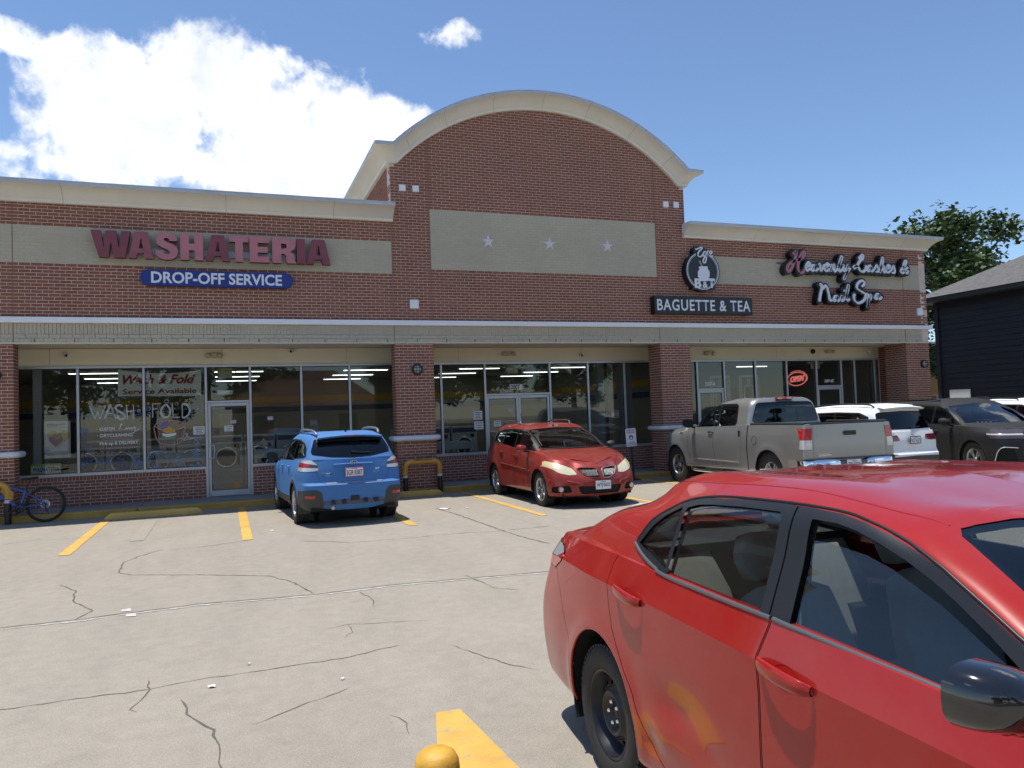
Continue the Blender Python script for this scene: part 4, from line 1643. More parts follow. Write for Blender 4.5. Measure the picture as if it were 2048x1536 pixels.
ptext('CUSTOM', 375, 488, 605, 545, pA, 'paint_white', .022)
CL = [[(700, 470), (712, 440), (690, 450), (680, 510), (640, 515), (690, 522)], [(705, 520), (735, 490), (715, 515), (760, 520), (775, 495), (790, 522), (815, 490), (830, 520), (850, 492), (860, 520), (885, 490), (905, 480), (890, 520), (915, 485), (905, 560), (880, 575), (960, 520), (975, 510)]]
stroke_mesh([[WM(*p) for p in s] for s in CL], .013, pf, 0, .0016, radians(-30), .5).build('painted_lettering', MATS['paint_white'], pA)
ptext('DRYCLEANING', 385, 575, 875, 645, pA, 'paint_white', .014)
ptext('Pick-up & DELiVERY', 378, 690, 962, 778, pA, 'paint_white', .016)
ptext('713-529-8871', 318, 835, 890, 910, pA, 'paint_black', .010, .12)
mb = MB()
for (u0, u1, v) in ((445, 885, 552), (395, 908, 668), (375, 960, 810)):
    a, b = WM(u0, v + 8), WM(u1, v - 8)
    mb.box(a[0], b[0], GY - .0012, GY - .0002, a[1] + .004, a[1] + .013)
mb.build('painted_underline', MATS['paint_pink'], pA)


def rings(items, parent, m_, name='painted_bubble'):
    mb = MB()
    for i, (x, z, r) in enumerate(items):
        n = 16
        w = r * .22
        vs = [pf(x + q * cos(2 * pi * j / n), z + q * sin(2 * pi * j / n), .0008 + .00005 * (i % 7)) for q in (r - w, r) for j in range(n)]
        mb.add(vs, [(j, (j + 1) % n, n + (j + 1) % n, n + j) for j in range(n)])
        k = r * .28
        mb.add([pf(x + r * .35 + k * cos(2 * pi * j / 8), z + r * .35 + k * .6 * sin(2 * pi * j / 8), .0008 + .00005 * (i % 7)) for j in range(8)], [tuple(range(8))])
    return tag(mb.build(name, MATS[m_], parent), kind='stuff')


rb = random.Random(21)


def scatter(n, u0, u1, v0, v1, r0, r1):
    out = []
    for _ in range(n):
        p = WM(rb.uniform(u0, u1), rb.uniform(v0, v1))
        out.append((p[0], p[1], rb.uniform(r0, r1)))
    return out


rings([(*WM(*p), .012) for p in ((332, 525), (338, 618), (343, 713))] + [(*WM(967, 240), .030), (*WM(955, 167), .016), (*WM(1108, 130), .022)], pA, 'paint_white')
rings([(*WM(310, 165), .04), (*WM(648, 85), .042), (*WM(190, 335), .042), (*WM(425, 425), .035), (*WM(948, 310), .033)] + scatter(24, 85, 240, 500, 1080, .012, .04) + scatter(52, 100, 990, 960, 1120, .012, .036) + scatter(10, 900, 1000, 880, 1100, .02, .04), pA, 'paint_blue')
rings([(*WM(1390, 95), .048), (*WM(1545, 135), .04), (*WM(1112, 205), .046), (*WM(1235, 262), .02), (*WM(1120, 333), .036), (*WM(1838, 197), .044), (*WM(1775, 303), .026), (*WM(1722, 360), .03), (*WM(1270, 395), .046), (*WM(1345, 280), .018)] + scatter(10, 1790, 1950, 600, 900, .018, .042) + scatter(42, 1090, 1950, 860, 1110, .016, .044), pB, 'paint_paleblue')
# basket of folded laundry
B1 = [(1195, 500), (1230, 440), (1330, 400), (1450, 385), (1570, 400), (1660, 440), (1670, 490), (1640, 640), (1600, 715), (1540, 745), (1330, 745), (1270, 715), (1230, 640), (1195, 500)]
B2 = [(1205, 470), (1300, 520), (1450, 535), (1580, 515), (1665, 470)]
mb = stroke_mesh([[WM(*p) for p in s] for s in (B1, B2)], .018, pf, 0, .0016, 0, .8)
for k in range(7):
    u = 1255 + k * 62
    stroke_mesh([[WM(*p) for p in ((u, 525), (u + (1450 - u) * .12, 720))]], .010, pf, 0, .0012, 0, 1, smooth_n=0, mb=mb)
mb.build('painted_basket', MATS['paint_pink'], pB)
for (poly, m_) in (([(1320, 545), (1420, 480), (1505, 520), (1530, 560), (1400, 590)], 'paint_orange'), ([(1325, 580), (1400, 595), (1535, 570), (1530, 610), (1400, 640), (1330, 615)], 'paint_white'), ([(1330, 620), (1400, 645), (1530, 615), (1525, 655), (1430, 675), (1335, 650)], 'paint_green'), ([(1300, 420), (1400, 400), (1420, 470), (1330, 520), (1300, 500)], 'paint_lilac')):
    mb = MB()
    mb.prism([WM(*p) for p in poly][::-1], pf, .0001, .0022)
    mb.build('painted_cloth', MATS[m_], pB)
HG = [[(1690, 610), (1675, 590), (1695, 580), (1710, 600), (1690, 625)], [(1690, 625), (1645, 690)], [(1690, 625), (1800, 660)], [(1645, 690), (1800, 660)]]
stroke_mesh([[WM(*p) for p in s] for s in HG], .012, pf, 0, .0014, 0, .9, smooth_n=0).build('painted_hanger', MATS['paint_white'], pB)

# banner behind the glass
banner = empty('banner', (2.5, SY + .085, 2.72), 0, 'white Wash & Fold Service Available banner hung inside the laundry window', 'banner')
BM = quadmap([1.50693, 0.000955161, -1.42946e-05, 2.01539e-08, -3.15498e-09], [3.19881, -8.87177e-06, -0.00107028, -3.66483e-10, -2.2081e-08])
mb = MB()
rows = []
for j in range(9):
    row = []
    for i in range(25):
        u = 160 + (1868 - 160) * i / 24
        s = i / 24
        vt = 135 + 80 * (1 - (2 * s - 1) ** 2) + 15 * s
        v = vt + (690 - vt) * j / 8
        p = BM(u, v)
        row.append((p[0] - 2.5, .006 * sin(i * .9 + j * .5), p[1] - 2.72))
    rows.append(row)
mb.grid(rows)
mb.build('cloth', mat('banner_cloth', (.82, .85, .80), .8), banner)
for (s, u0, v0, u1, v1, off, sh) in (('Wash & Fold', 262, 238, 1752, 455, .034, .35), ('Service Available', 262, 520, 1770, 655, .014, 0)):
    a, b = BM(u0, v1), BM(u1, v0)
    place_text('lettering', s, a[0] - 2.5, b[0] - 2.5, a[1] - 2.72, b[1] - 2.72, lambda x, z, d: (x, -.012 - d, z), mat('banner_red', (.30, .018, .03), .7), banner, off, shear=sh)

# poster and yellow sign at the left window
po = empty('poster', (.478, SY + .10, 1.56), 0, 'white poster with a heart-shaped picture in the leftmost laundry window', 'poster')
mb = MB(); mb.box(-.247, .247, -.004, .004, -.395, .395); mb.build('sheet', mat('poster_white', (.80, .80, .84), .6), po)
hp = []
for i in range(40):
    t = 2 * pi * i / 40
    hp.append((.0135 * 16 * sin(t) ** 3 * .98, .0135 * (13 * cos(t) - 5 * cos(2 * t) - 2 * cos(3 * t) - cos(4 * t)) - .0))
for (sx, dx, dz, s_, m_, e) in ((1, .02, .03, 1.0, mat('heart_yellow', (.66, .58, .20), .7), .0002), (1, -.03, -.03, .62, mat('heart_purple', (.16, .06, .17), .7), .0012), (1, .0, .07, .40, mat('heart_tan', (.48, .30, .20), .7), .0022)):
    mb = MB(); mb.prism([(p[0] * s_ + dx, p[1] * s_ + dz) for p in hp][::-1], lambda a, b, d: (a, -.0042 - d, b), e, e + .0008); mb.build('picture', m_, po)
mb = MB()
for (a, b, c, d) in ((-.20, .17, .315, .335), (-.20, .0, .28, .30), (-.2, .2, .262, .266), (-.20, -.06, -.335, -.318), (-.02, .15, -.328, -.322)): mb.box(a, b, -.0062, -.0045, c, d)
mb.build('print', mat('poster_ink', (.10, .05, .16), .7), po)
ys = empty('window_sign', (.26, SY + .10, .93), 0, 'small yellow WASHATERIA sign on the sill behind the leftmost window', 'sign')
mb = MB(); mb.box(-.28, .28, -.006, .006, -.125, .125); mb.build('board', mat('sign_yellow', (.60, .58, .10), .6), ys)
mb = MB(); mb.box(-.27, .27, -.009, -.0062, -.06, .07); mb.build('stripe', MATS['paint_white'], ys)
place_text('lettering', 'WASHATERIA', -.25, .25, -.045, .055, lambda x, z, d: (x, -.010 - d, z), MATS['paint_blue'], ys, .04)

# notices taped to the glass
def notice(x, z, w, h, label, lines=3, col='paper', y=SY - .007, par=None, head=None, tilt=0):
    r = empty('notice', (x, y, z), 0, label, 'notice', 'paper notices on the shop glass')
    r.rotation_euler = (0, tilt, 0)
    b = MB(); b.box(-w / 2, w / 2, -.0012, .0, -h / 2, h / 2); b.build('sheet', MATS[col], r)
    b = MB()
    for k in range(lines):
        zz = h * .30 - k * h * .6 / max(1, lines - 1)
        ww = w * (.36 - .05 * (k % 3))
        b.box(-ww, ww, -.0022, -.0013, zz - h * .035, zz + h * .035)
    b.build('print', MATS['paint_black'], r)


mat('paper_pink', (.62, .48, .55), .8)
mat('paper_dim', (.50, .52, .50), .8)
notice(3.29, 1.64, .24, .18, 'white notice with a dark scrawl right of the painted basket', 4, y=SY - .008)
notice(3.92, 1.66, .19, .13, 'white notice in the middle of the laundry door glass', 3, y=SY - .007)
notice(4.02, 1.81, .12, .08, 'small pink notice on the laundry door above the white one', 2, 'paper_pink', y=SY - .007)
notice(4.83, 1.86, .12, .085, 'small pink notice on the pane right of the laundry door', 2, 'paper_pink', y=SY - .007)
notice(5.82, 1.72, .16, .13, 'dark red card low on the glass above the blue car roof', 2, 'paper_pink', y=SY + .06)
notice(9.90, 1.76, .24, .22, 'white help notice with handwriting left of the double doors', 4)
notice(9.92, 1.50, .24, .20, 'lower white sheet left of the double doors', 3)
notice(10.42, 1.53, .20, .15, 'white notice on the left leaf of the double doors', 3)
notice(10.80, 1.87, .13, .10, 'pink notice on the left double door beside the handle', 2, 'paper_pink')
notice(11.05, 1.87, .11, .09, 'small pink notice on the right double door', 2, 'paper_pink')
notice(13.88, 1.66, .24, .20, 'white For Lease type notice in the dark pane near the parking sign', 2, y=SY + .06)
place_text('street_number', 'A', 3.955, 4.005, 2.447, 2.525, lambda a, b, d: (a, GY - .0035, b), MATS['paint_black'], PANES['transom3.5'], .03)
mb = MB(); mb.box(3.69, 4.015, GY - .002, GY - .0003, 2.44, 2.53); mb.build('number_sticker', MATS['paper_dim'], PANES['transom3.5'])
mb = MB(); mb.box(10.80, 11.15, GY - .002, GY - .0003, 2.39, 2.53); mb.build('number_sticker', MATS['paper'], PANES['transom10.1'])
place_text('street_number', '2007', 10.82, 11.08, 2.40, 2.52, lambda a, b, d: (a, GY - .0035, b), MATS['paint_black'], PANES['transom10.1'], .03)
place_text('street_number', '2007-B', 16.78, 17.13, 2.37, 2.48, lambda a, b, d: (a, GY - .0015, b), MATS['paint_white'], PANES['transom16.5'], .03)
place_text('street_number', '2007 #C', 21.11, 21.48, 2.38, 2.48, lambda a, b, d: (a, GY - .0015, b), MATS['paint_white'], PANES['transom20.8'], .03)
# back of an exit sign behind each transom
for i, (x, lb) in enumerate([(3.86, 'pale back of an exit sign behind the transom marked A'), (11.0, 'pale back of an exit sign behind the transom marked 2007'), (21.05, 'pale back of an exit sign behind the salon transom')]):
    r = empty('exit_sign', (x, SY + .3, 2.96), 0, lb, 'exit sign', 'exit signs inside the shops')
    b = MB(); b.box(-.16, .16, -.03, .03, -.13, .11); b.build('case', mat('exit_case', (.62, .60, .42), .6), r, bevel=.01)
    for s in (-1, 1):
        b = MB(); M = Matrix.Translation((s * .24, 0, .06)) @ Matrix.Rotation(pi / 2, 4, 'X'); b.lathe([(.001, -.04), (.05, -.03), (.05, .03), (.001, .04)], 12, M); b.box(min(s * .16, s * .22), max(s * .16, s * .22), -.01, .01, .05, .07); b.build('lamp_head', mat('exit_case', (0, 0, 0)), r)

# red OPEN sign in the salon window
op = empty('open_sign', (20.15, SY + .09, 2.52), 0, 'red neon-style OPEN sign in the salon window', 'sign')
mat('neon_red', (.80, .22, .22), .4, emit=(1.0, .22, .20), estr=.45)
mb = MB()
for (ra, rb_) in ((.36, .20),):
    mb.tube([(ra * cos(t), 0, rb_ * sin(t)) for t in [2 * pi * i / 40 for i in range(40)]], .016, 8, closed=True)
mb.tube([(.40 * cos(t) + .01, .012, .235 * sin(t) + .01) for t in [radians(q) for q in range(-30, 130, 8)]], .010, 6)
mb.build('tube_oval', MATS['neon_red'], op)
place_text('lettering', 'OPEN', -.26, .26, -.085, .095, lambda x, z, d: (x + z * .25, -.01 - d, z), MATS['neon_red'], op, .035, extrude=.02, shear=.2)
op.rotation_euler = (0, radians(-6), 0)

# ------------------------------------------------------------------ U-shaped pipe guards
mat('pipe_yellow', (.55, .30, .035), .5, var=.18, vscale=9)
mat('pipe_black', (.012, .012, .014), .35)
mat('pipe_white', (.60, .61, .60), .5, var=.2, vscale=20)


def guard():
    r = empty('pipe_guard')
    w, h, rad, y = .40, .735, .058, 0
    b = MB()
    pth = [(-w, 0, .46)]
    for k in range(9):
        a = pi - (pi / 2) * k / 8
        pth.append((-w + .13 + .13 * cos(a), 0, h - .13 + .13 * sin(a)))
    for k in range(9):
        a = pi / 2 - (pi / 2) * k / 8
        pth.append((w - .13 + .13 * cos(a), 0, h - .13 + .13 * sin(a)))
    pth.append((w, 0, .46))
    b.tube(pth, rad, 16, caps=False)
    b.build('hoop', MATS['pipe_yellow'], r)
    for s in (-1, 1):
        b = MB(); b.tube([(s * w, 0, -.05), (s * w, 0, .385)], rad + .001, 16); b.build('sleeve', MATS['pipe_black'], r)
        b = MB(); b.tube([(s * w, 0, .386), (s * w, 0, .445)], rad + .0015, 16); b.build('tape_band', MATS['pipe_white'], r)
        b = MB(); b.tube([(s * w, 0, .446), (s * w, 0, .459)], rad + .003, 16); b.build('collar', MATS['pipe_black'], r)
    return r


g0 = guard()
g0.location = (8.03, -.24, .02)
tag(g0, 'yellow and black U-shaped pipe guard with scrawled black writing, before the lamp column', 'bollard', 'pipe guards before the columns')
g1 = copy_tree(g0)
g1.location = (-.46, -.24, .02)
tag(g1, 'yellow and black pipe guard behind the bicycle at the left photo edge', 'bollard', 'pipe guards before the columns')
me = text_mesh('DEEZ NUTZ', 1, .02)
def gf(a, b, d):
    t = radians(95) - b / .059
    return (a, -.0595 * cos(t - pi / 2) * 0 - .0598 * sin(radians(38) + b * 9), .735 + .0598 * cos(radians(38) + b * 9))
fit_mesh(me, -.20, .22, -.028, .030, lambda a, b, d: (a, -.0602 * sin(radians(46) - b * 14), .735 + .0602 * cos(radians(46) - b * 14)))
link_mesh('lettering', me, g0, MATS['paint_black'])

# ------------------------------------------------------------------ wheel stops


def wheel_stop(x0, x1, y, label):
    r = empty('wheel_stop', ((x0 + x1) / 2, y, 0), 0, label, 'wheel stop', 'wheel stops')
    w = (x1 - x0) / 2
    prof = [(-.09, 0), (.09, 0), (.085, .07), (.06, .125), (-.06, .125), (-.085, .07)]
    st_ = [(-w, .35), (-w + .10, 1.0), (w - .10, 1.0), (w, .35)]
    b = MB()
    rows = [[(x, p[0], p[1] * k if p[1] > .08 else p[1] * min(1, k + .2)) for p in prof] for x, k in st_]
    n = len(prof)
    for i in range(3):
        for j in range(n):
            b.add([rows[i][j], rows[i + 1][j], rows[i + 1][(j + 1) % n], rows[i][(j + 1) % n]], [(0, 1, 2, 3)], 1 if j == 5 and False else 0)
    b.add(rows[0], [tuple(range(n))]); b.add(rows[-1], [tuple(range(n - 1, -1, -1))])
    b.build('block', paint_mat('stop_yellow_%d' % (x0 * 10), (.62, .40, .11), .40, (.33, .30, .25)), r, bevel=.01, weld=True, recalc=True)
    for s in (-1, 1):
        b = MB(); b.tube([(s * w * .6, 0, .05), (s * w * .6, 0, .131)], .012, 8); b.build('rod', mat('rust', (.10, .045, .025), .8), r)


wheel_stop(1.64, 3.40, -.70, 'sunlit yellow concrete wheel stop in the empty stall beside the bicycle')
wheel_stop(6.85, 8.42, -.46, 'shaded yellow concrete wheel stop before the lamp column')

# ------------------------------------------------------------------ foreground yellow bollard (only its top is in view)
bo = empty('bollard', (4.36, -15.29, 0), 0, 'worn yellow concrete-filled bollard at the bottom photo edge', 'bollard')
mat('bollard_yellow', (.62, .34, .04), .55, var=.25, vscale=14, bump=.4, bscale=30)

# ------------------------------------------------------------------ parking sign on a post
ps = empty('parking_sign', (13.43, -.32, 0), 0, 'leaning RESERVED PARKING sign on a dark post right of the red hatchback', 'sign')
tl = Matrix.Rotation(radians(-3.2), 4, 'Y')
b = MB(); b.tube([tl @ Vector((0, .02, .03)), tl @ Vector((0, .02, 1.28))], .024, 8); b.build('post', mat('post_navy', (.012, .018, .04), .4), ps)
b = MB(); b.lathe([(.001, .05), (.05, .045), (.15, .02), (.16, .0)], 20); b.build('base', MATS['dark_rubber'], ps)
pl = []
for (cx_, cz_, a0_) in ((.125, .205, 0), (-.125, .205, 90), (-.125, -.205, 180), (.125, -.205, 270)):
    for k in range(5):
        a = radians(a0_ + 22.5 * k)
        pl.append((cx_ + .02 * cos(a), cz_ + .02 * sin(a)))
b = MB(); b.prism(pl, lambda a, z, d: tuple(tl @ Vector((a, -.008 - d, 1.07 + z))), 0, .004); plate = b.build('plate', mat('plate_white', (.74, .75, .80), .5), ps, recalc=True)
for (s, a0_, a1_, z0, z1, m_) in (('RESERVED', -.12, .12, .155, .20, mat('sign_red_ink', (.30, .03, .06), .6)), ('PARKING', -.105, .105, .10, .145, MATS['sign_red_ink']), ('FOR CUSTOMERS', -.09, .09, -.135, -.115, MATS['paint_black']), ('UNAUTHORIZED VEHICLES', -.12, .12, -.165, -.145, MATS['paint_black']), ('TOWED AT OWNERS EXPENSE', -.12, .12, -.20, -.18, MATS['paint_black'])):
    place_text('lettering', s, a0_, a1_, z0, z1, lambda a, z, d: tuple(tl @ Vector((a, -.0135 - d, 1.07 + z))), m_, ps, .02)
b = MB(); b.prism([(.058 * cos(2 * pi * j / 28), .0 + .058 * sin(2 * pi * j / 28)) for j in range(28)], lambda a, z, d: tuple(tl @ Vector((a, -.0125 - d, 1.07 + z))), 0, .0008); b.build('emblem', MATS['sign_navy'], ps)
b = MB(); b.prism([(-.022, -.045), (.022, -.045), (.026, -.01), (.016, .02), (-.016, .02), (-.026, -.01)], lambda a, z, d: tuple(tl @ Vector((a, -.0137 - d, 1.07 + z))), 0, .0006); b.build('emblem_jar', MATS['sign_white'], ps)
# ------------------------------------------------------------------ bollard top and bicycle
b = MB()
b.lathe([(.064, 0), (.064, .78), (.061, .81), (.052, .828), (.037, .838), (.001, .842)], 28)
b.build('post', MATS['bollard_yellow'], bo)

mat('bike_blue', (.012, .085, .36), .3, coat=.6)
mat('tyre_rubber', (.018, .018, .019), .8, var=.2, vscale=30)
mat('black_plastic', (.012, .012, .013), .45)
mat('steel', (.52, .53, .54), .28, 1.0)
bk = empty('bicycle', (0.573, -.30, 0), 0, 'blue mountain bike with an orange frame bag leaning at the left edge', 'bicycle')
bk.rotation_euler = (radians(-5), 0, 0)
WR = .345


def bike_wheel(x):
    b = MB()
    M = Matrix.Translation((x, 0, WR)) @ Matrix.Rotation(pi / 2, 4, 'X')
    prof = [(WR - .030 + .026 * cos(t), .026 * sin(t)) for t in [2 * pi * i / 12 for i in range(12)]]
    b.lathe(prof, 56, M, closed=True)
    for k in range(64):      # tread knobs
        a = 2 * pi * k / 64
        for s in (-1, 1):
            R = Matrix.Translation((x, s * .012, WR)) @ Matrix.Rotation(-a, 4, 'Y')
            b.box(WR - .008, WR + .001, -.006, .006, -.007, .007, M=R)
    t = b.build('tyre', MATS['tyre_rubber'], bk)
    b = MB()
    b.lathe([(WR - .052, .013), (WR - .034, .015), (WR - .030, 0), (WR - .034, -.015), (WR - .052, -.013)], 56, M, closed=True)
    b.build('rim', MATS['black_plastic'], t)
    b = MB()
    for k in range(28):
        a = 2 * pi * k / 28
        o = radians(38) * (1 if k % 4 < 2 else -1)
        s = 1 if k % 2 else -1
        b.tube([(x + .025 * cos(a + o), s * .03, WR + .025 * sin(a + o)), (x + (WR - .05) * cos(a), 0, WR + (WR - .05) * sin(a))], .0012, 4)
    b.build('spokes', MATS['steel'], t)
    b = MB()
    b.lathe([(.016, -.05), (.016, .05)], 12, M); b.lathe([(.028, -.034), (.028, -.028)], 14, M); b.lathe([(.028, .028), (.028, .034)], 14, M)
    b.build('hub', MATS['black_plastic'], t)
    return t


rw = bike_wheel(0)
fw = bike_wheel(-1.13)
BBx, BBz = -.43, .30
STx, STz = -.315, .60
HTx, HTz, HBx, HBz = -.93, .86, -.97, .66


def ftube(name, a, b_, r):
    m_ = MB()
    m_.tube([a, b_], r, 14)
    return m_.build(name, MATS['bike_blue'], bk)


ftube('seat_tube', (BBx, 0, BBz), (STx - .02, 0, STz + .03), .021)
ftube('top_tube', (STx - .02, 0, STz), (HTx, 0, HTz - .03), .021)
ftube('down_tube', (BBx, 0, BBz), (HBx + .01, 0, HBz + .03), .027)
ftube('head_tube', (HTx, 0, HTz), (HBx, 0, HBz), .025)
for s in (-1, 1):
    m_ = MB(); m_.tube([(BBx + .02, s * .03, BBz + .01), (-.2, s * .055, .33), (-.02, s * .066, WR)], .012, 10); m_.build('chain_stay', MATS['bike_blue'], bk)
    m_ = MB(); m_.tube([(STx - .02, s * .02, STz - .02), (-.2, s * .055, .50), (-.01, s * .066, WR + .01)], .010, 10); m_.build('seat_stay', MATS['bike_blue'], bk)
    m_ = MB(); m_.tube([(HBx - .01, s * .05, HBz - .04), (-1.11, s * .06, WR)], .017, 10); m_.build('fork_leg', MATS['black_plastic'], bk)
m_ = MB(); m_.tube([(STx - .015, 0, STz + .02), (-.27, 0, .82)], .0145, 10); m_.build('seat_post', MATS['black_plastic'], bk)
# saddle: lofted from nose to tail
m_ = MB()
rows = []
for (x, w, z, h) in ((-.42, .012, .845, .02), (-.40, .022, .850, .03), (-.33, .028, .850, .035), (-.25, .055, .852, .04), (-.19, .075, .862, .045), (-.15, .07, .868, .04), (-.13, .045, .866, .025)):
    rows.append([(x, w * cos(t), z + h * .5 * (1 if sin(t) > 0 else 1.0) * sin(t)) for t in [2 * pi * i / 14 for i in range(15)]])
m_.grid(rows)
m_.build('saddle', MATS['black_plastic'], bk, recalc=True)
M = Matrix.Translation((0, -.045, WR)) @ Matrix.Rotation(pi / 2, 4, 'X')
m_ = MB(); m_.lathe([(.082, -.001), (.082, .001), (.064, .0012), (.064, -.0012)], 36, M, closed=True); m_.build('disc_rotor', MATS['steel'], bk)
for k in range(6):
    pass
m_ = MB()
for k in range(6):
    a = 2 * pi * k / 6
    m_.tube([(.02 * cos(a), -.045, WR + .02 * sin(a)), (.066 * cos(a + .5), -.045, WR + .066 * sin(a + .5))], .004, 5)
m_.build('rotor_spider', MATS['steel'], bk)
M = Matrix.Translation((0, .04, WR)) @ Matrix.Rotation(pi / 2, 4, 'X')
m_ = MB()
for i in range(7): m_.lathe([(.03, -.0035 * i), (.062 - .005 * i, -.0035 * i), (.062 - .005 * i, -.0035 * i - .002), (.03, -.0035 * i - .002)], 28, M)
m_.build('cassette', MATS['steel'], bk)
m_ = MB(); m_.tube([(0, -.06, WR - .02), (.01, -.06, WR - .10), (.06, -.06, WR - .17)], [.014, .012, .010], 8); m_.lathe([(.026, -.004), (.026, .004)], 12, Matrix.Translation((.06, -.06, WR - .17)) @ Matrix.Rotation(pi / 2, 4, 'X')); m_.build('derailleur', MATS['black_plastic'], bk)
M = Matrix.Translation((BBx, -.05, BBz)) @ Matrix.Rotation(pi / 2, 4, 'X')
m_ = MB(); m_.lathe([(.09, -.002), (.09, .002), (.06, .002), (.06, -.002)], 36, M, closed=True); m_.lathe([(.001, .01), (.02, .01), (.02, -.01)], 12, M); m_.build('chainring', MATS['black_plastic'], bk)
for s, a in ((-1, radians(205)), (1, radians(25))):
    m_ = MB()
    e = (BBx + .17 * cos(a), s * .075, BBz + .17 * sin(a))
    m_.tube([(BBx, s * .06, BBz), e], .012, 8)
    m_.box(e[0] - .05, e[0] + .05, min(s * .08, s * .17), max(s * .08, s * .17), e[2] - .012, e[2] + .012)
    m_.build('crank', MATS['black_plastic'], bk)
m_ = MB()
m_.tube([(0, -.052, WR + .03), (BBx, -.05, BBz + .088)], .004, 5); m_.tube([(.06, -.056, WR - .19), (BBx, -.05, BBz - .088)], .004, 5); m_.build('chain', MATS['black_plastic'], bk)
m_ = MB(); m_.tube([(HTx, 0, HTz), (HTx + .01, 0, HTz + .09), (HTx - .05, 0, HTz + .12)], .016, 10); m_.tube([(HTx - .02, s_, HTz + .12 + .02 * abs(s_)) for s_ in (-.36, -.2, -.05, .05, .2, .36)], .014, 10); m_.build('handlebar', MATS['black_plastic'], bk)
m_ = MB()
bag = [(-.52, .60), (-.42, .53), (-.455, .42), (-.50, .44), (-.68, .66), (-.66, .68)]
m_.prism([(a - .10, b + .035) for a, b in [(-.50, .63), (-.43, .57), (-.44, .42), (-.47, .41), (-.66, .60), (-.62, .66)]], lambda a, b, d: (a, d, b), .032, -.032)
m_.build('frame_bag', mat('bag_orange', (.42, .22, .05), .8, var=.2, vscale=12), bk, bevel=.014, recalc=True)
# ------------------------------------------------------------------ vehicle modelling helpers
from mathutils.bvhtree import BVHTree


def smooth_interp(tab):
    """monotone cubic through (x, value) pairs (any order); a number stays a number"""
    if isinstance(tab, (int, float)):
        return lambda x: np.full_like(np.asarray(x, float), float(tab))
    t = sorted(tab)
    X = np.array([p[0] for p in t], float)
    Y = np.array([p[1] for p in t], float)
    if len(X) == 1:
        return lambda x: np.full_like(np.asarray(x, float), Y[0])
    d = np.diff(Y) / np.diff(X)
    m = np.zeros_like(Y)
    m[0], m[-1] = d[0], d[-1]
    for i in range(1, len(X) - 1):
        m[i] = 0 if d[i - 1] * d[i] <= 0 else 2 * d[i - 1] * d[i] / (d[i - 1] + d[i])

    def f(x):
        x = np.clip(np.asarray(x, float), X[0], X[-1])
        i = np.clip(np.searchsorted(X, x) - 1, 0, len(X) - 2)
        h = X[i + 1] - X[i]
        s = (x - X[i]) / h
        return ((2 * s ** 3 - 3 * s ** 2 + 1) * Y[i] + (s ** 3 - 2 * s ** 2 + s) * h * m[i] + (-2 * s ** 3 + 3 * s ** 2) * Y[i + 1] + (s ** 3 - s ** 2) * h * m[i + 1])
    return f


def ring(xf, xr, w, z, rf=.30, rr=.26, bf=.12, br=.08, res=(9, 9, 70), zf=0.0, zr=0.0):
    """half outline of the body seen from above: front centre -> side -> rear centre.
    zf / zr lower (-) or lift (+) the outline towards the front / rear corners"""
    nf, nc, ns = res
    W = smooth_interp(w)
    Z = smooth_interp(z)
    wf = float(W(xf - bf - rf))
    wr = float(W(xr + br + rr))
    rf = min(rf, wf * .95)
    rr = min(rr, wr * .95)
    pts = []
    yc = wf - rf
    for i in range(nf):
        s = i / nf
        pts.append((xf - bf * s * s, yc * s, zf * s * s))
    slope = 2 * bf / max(yc, 1e-3)
    for i in range(nc):
        a = (pi / 2) * i / nc
        pts.append((xf - bf - rf + rf * cos(a), yc + rf * sin(a), zf))
    x0, x1 = xf - bf - rf, xr + br + rr
    for i in range(ns + 1):
        s = i / ns
        x = x0 + (x1 - x0) * s
        pts.append((x, float(W(x)), zf * max(0, 1 - s * 6) + zr * max(0, 1 - (1 - s) * 6)))
    yr = wr - rr
    for i in range(1, nc + 1):
        a = (pi / 2) * i / nc
        pts.append((xr + br + rr - rr * sin(a), yr + rr * cos(a), zr))
    for i in range(1, nf + 1):
        s = 1 - i / nf
        pts.append((xr + br * s * s, yr * s, zr * s * s))
    P = np.array(pts)
    P[:, 2] += Z(P[:, 0])
    return P


def loft(rings, m=5):
    """Catmull-Rom through the rings, m steps between neighbours"""
    R = np.array(rings)
    k = len(R)
    rows = []
    for i in range(k - 1):
        p1, p2 = R[i], R[i + 1]
        p0 = R[i - 1] if i > 0 else 2 * p1 - p2
        p3 = R[i + 2] if i + 2 < k else 2 * p2 - p1
        l1 = np.linalg.norm(p1 - p0, axis=1, keepdims=True) + 1e-9
        l2 = np.linalg.norm(p2 - p1, axis=1, keepdims=True) + 1e-9
        l3 = np.linalg.norm(p3 - p2, axis=1, keepdims=True) + 1e-9
        t1 = ((p1 - p0) / l1 * l2 + (p2 - p1) / l2 * l1) / (l1 + l2) * l2
        t2 = ((p2 - p1) / l2 * l3 + (p3 - p2) / l3 * l2) / (l2 + l3) * l2
        for j in range(m):
            s = j / m
            rows.append((2 * s ** 3 - 3 * s ** 2 + 1) * p1 + (s ** 3 - 2 * s ** 2 + s) * t1 + (-2 * s ** 3 + 3 * s ** 2) * p2 + (s ** 3 - s ** 2) * t2)
    rows.append(R[-1])
    return np.array(rows)


def inside(poly, x, y):
    c = False
    n = len(poly)
    j = n - 1
    for i in range(n):
        xi, yi = poly[i][0], poly[i][1]
        xj, yj = poly[j][0], poly[j][1]
        if (yi > y) != (yj > y) and x < (xj - xi) * (y - yi) / (yj - yi) + xi: c = not c
        j = i
    return c


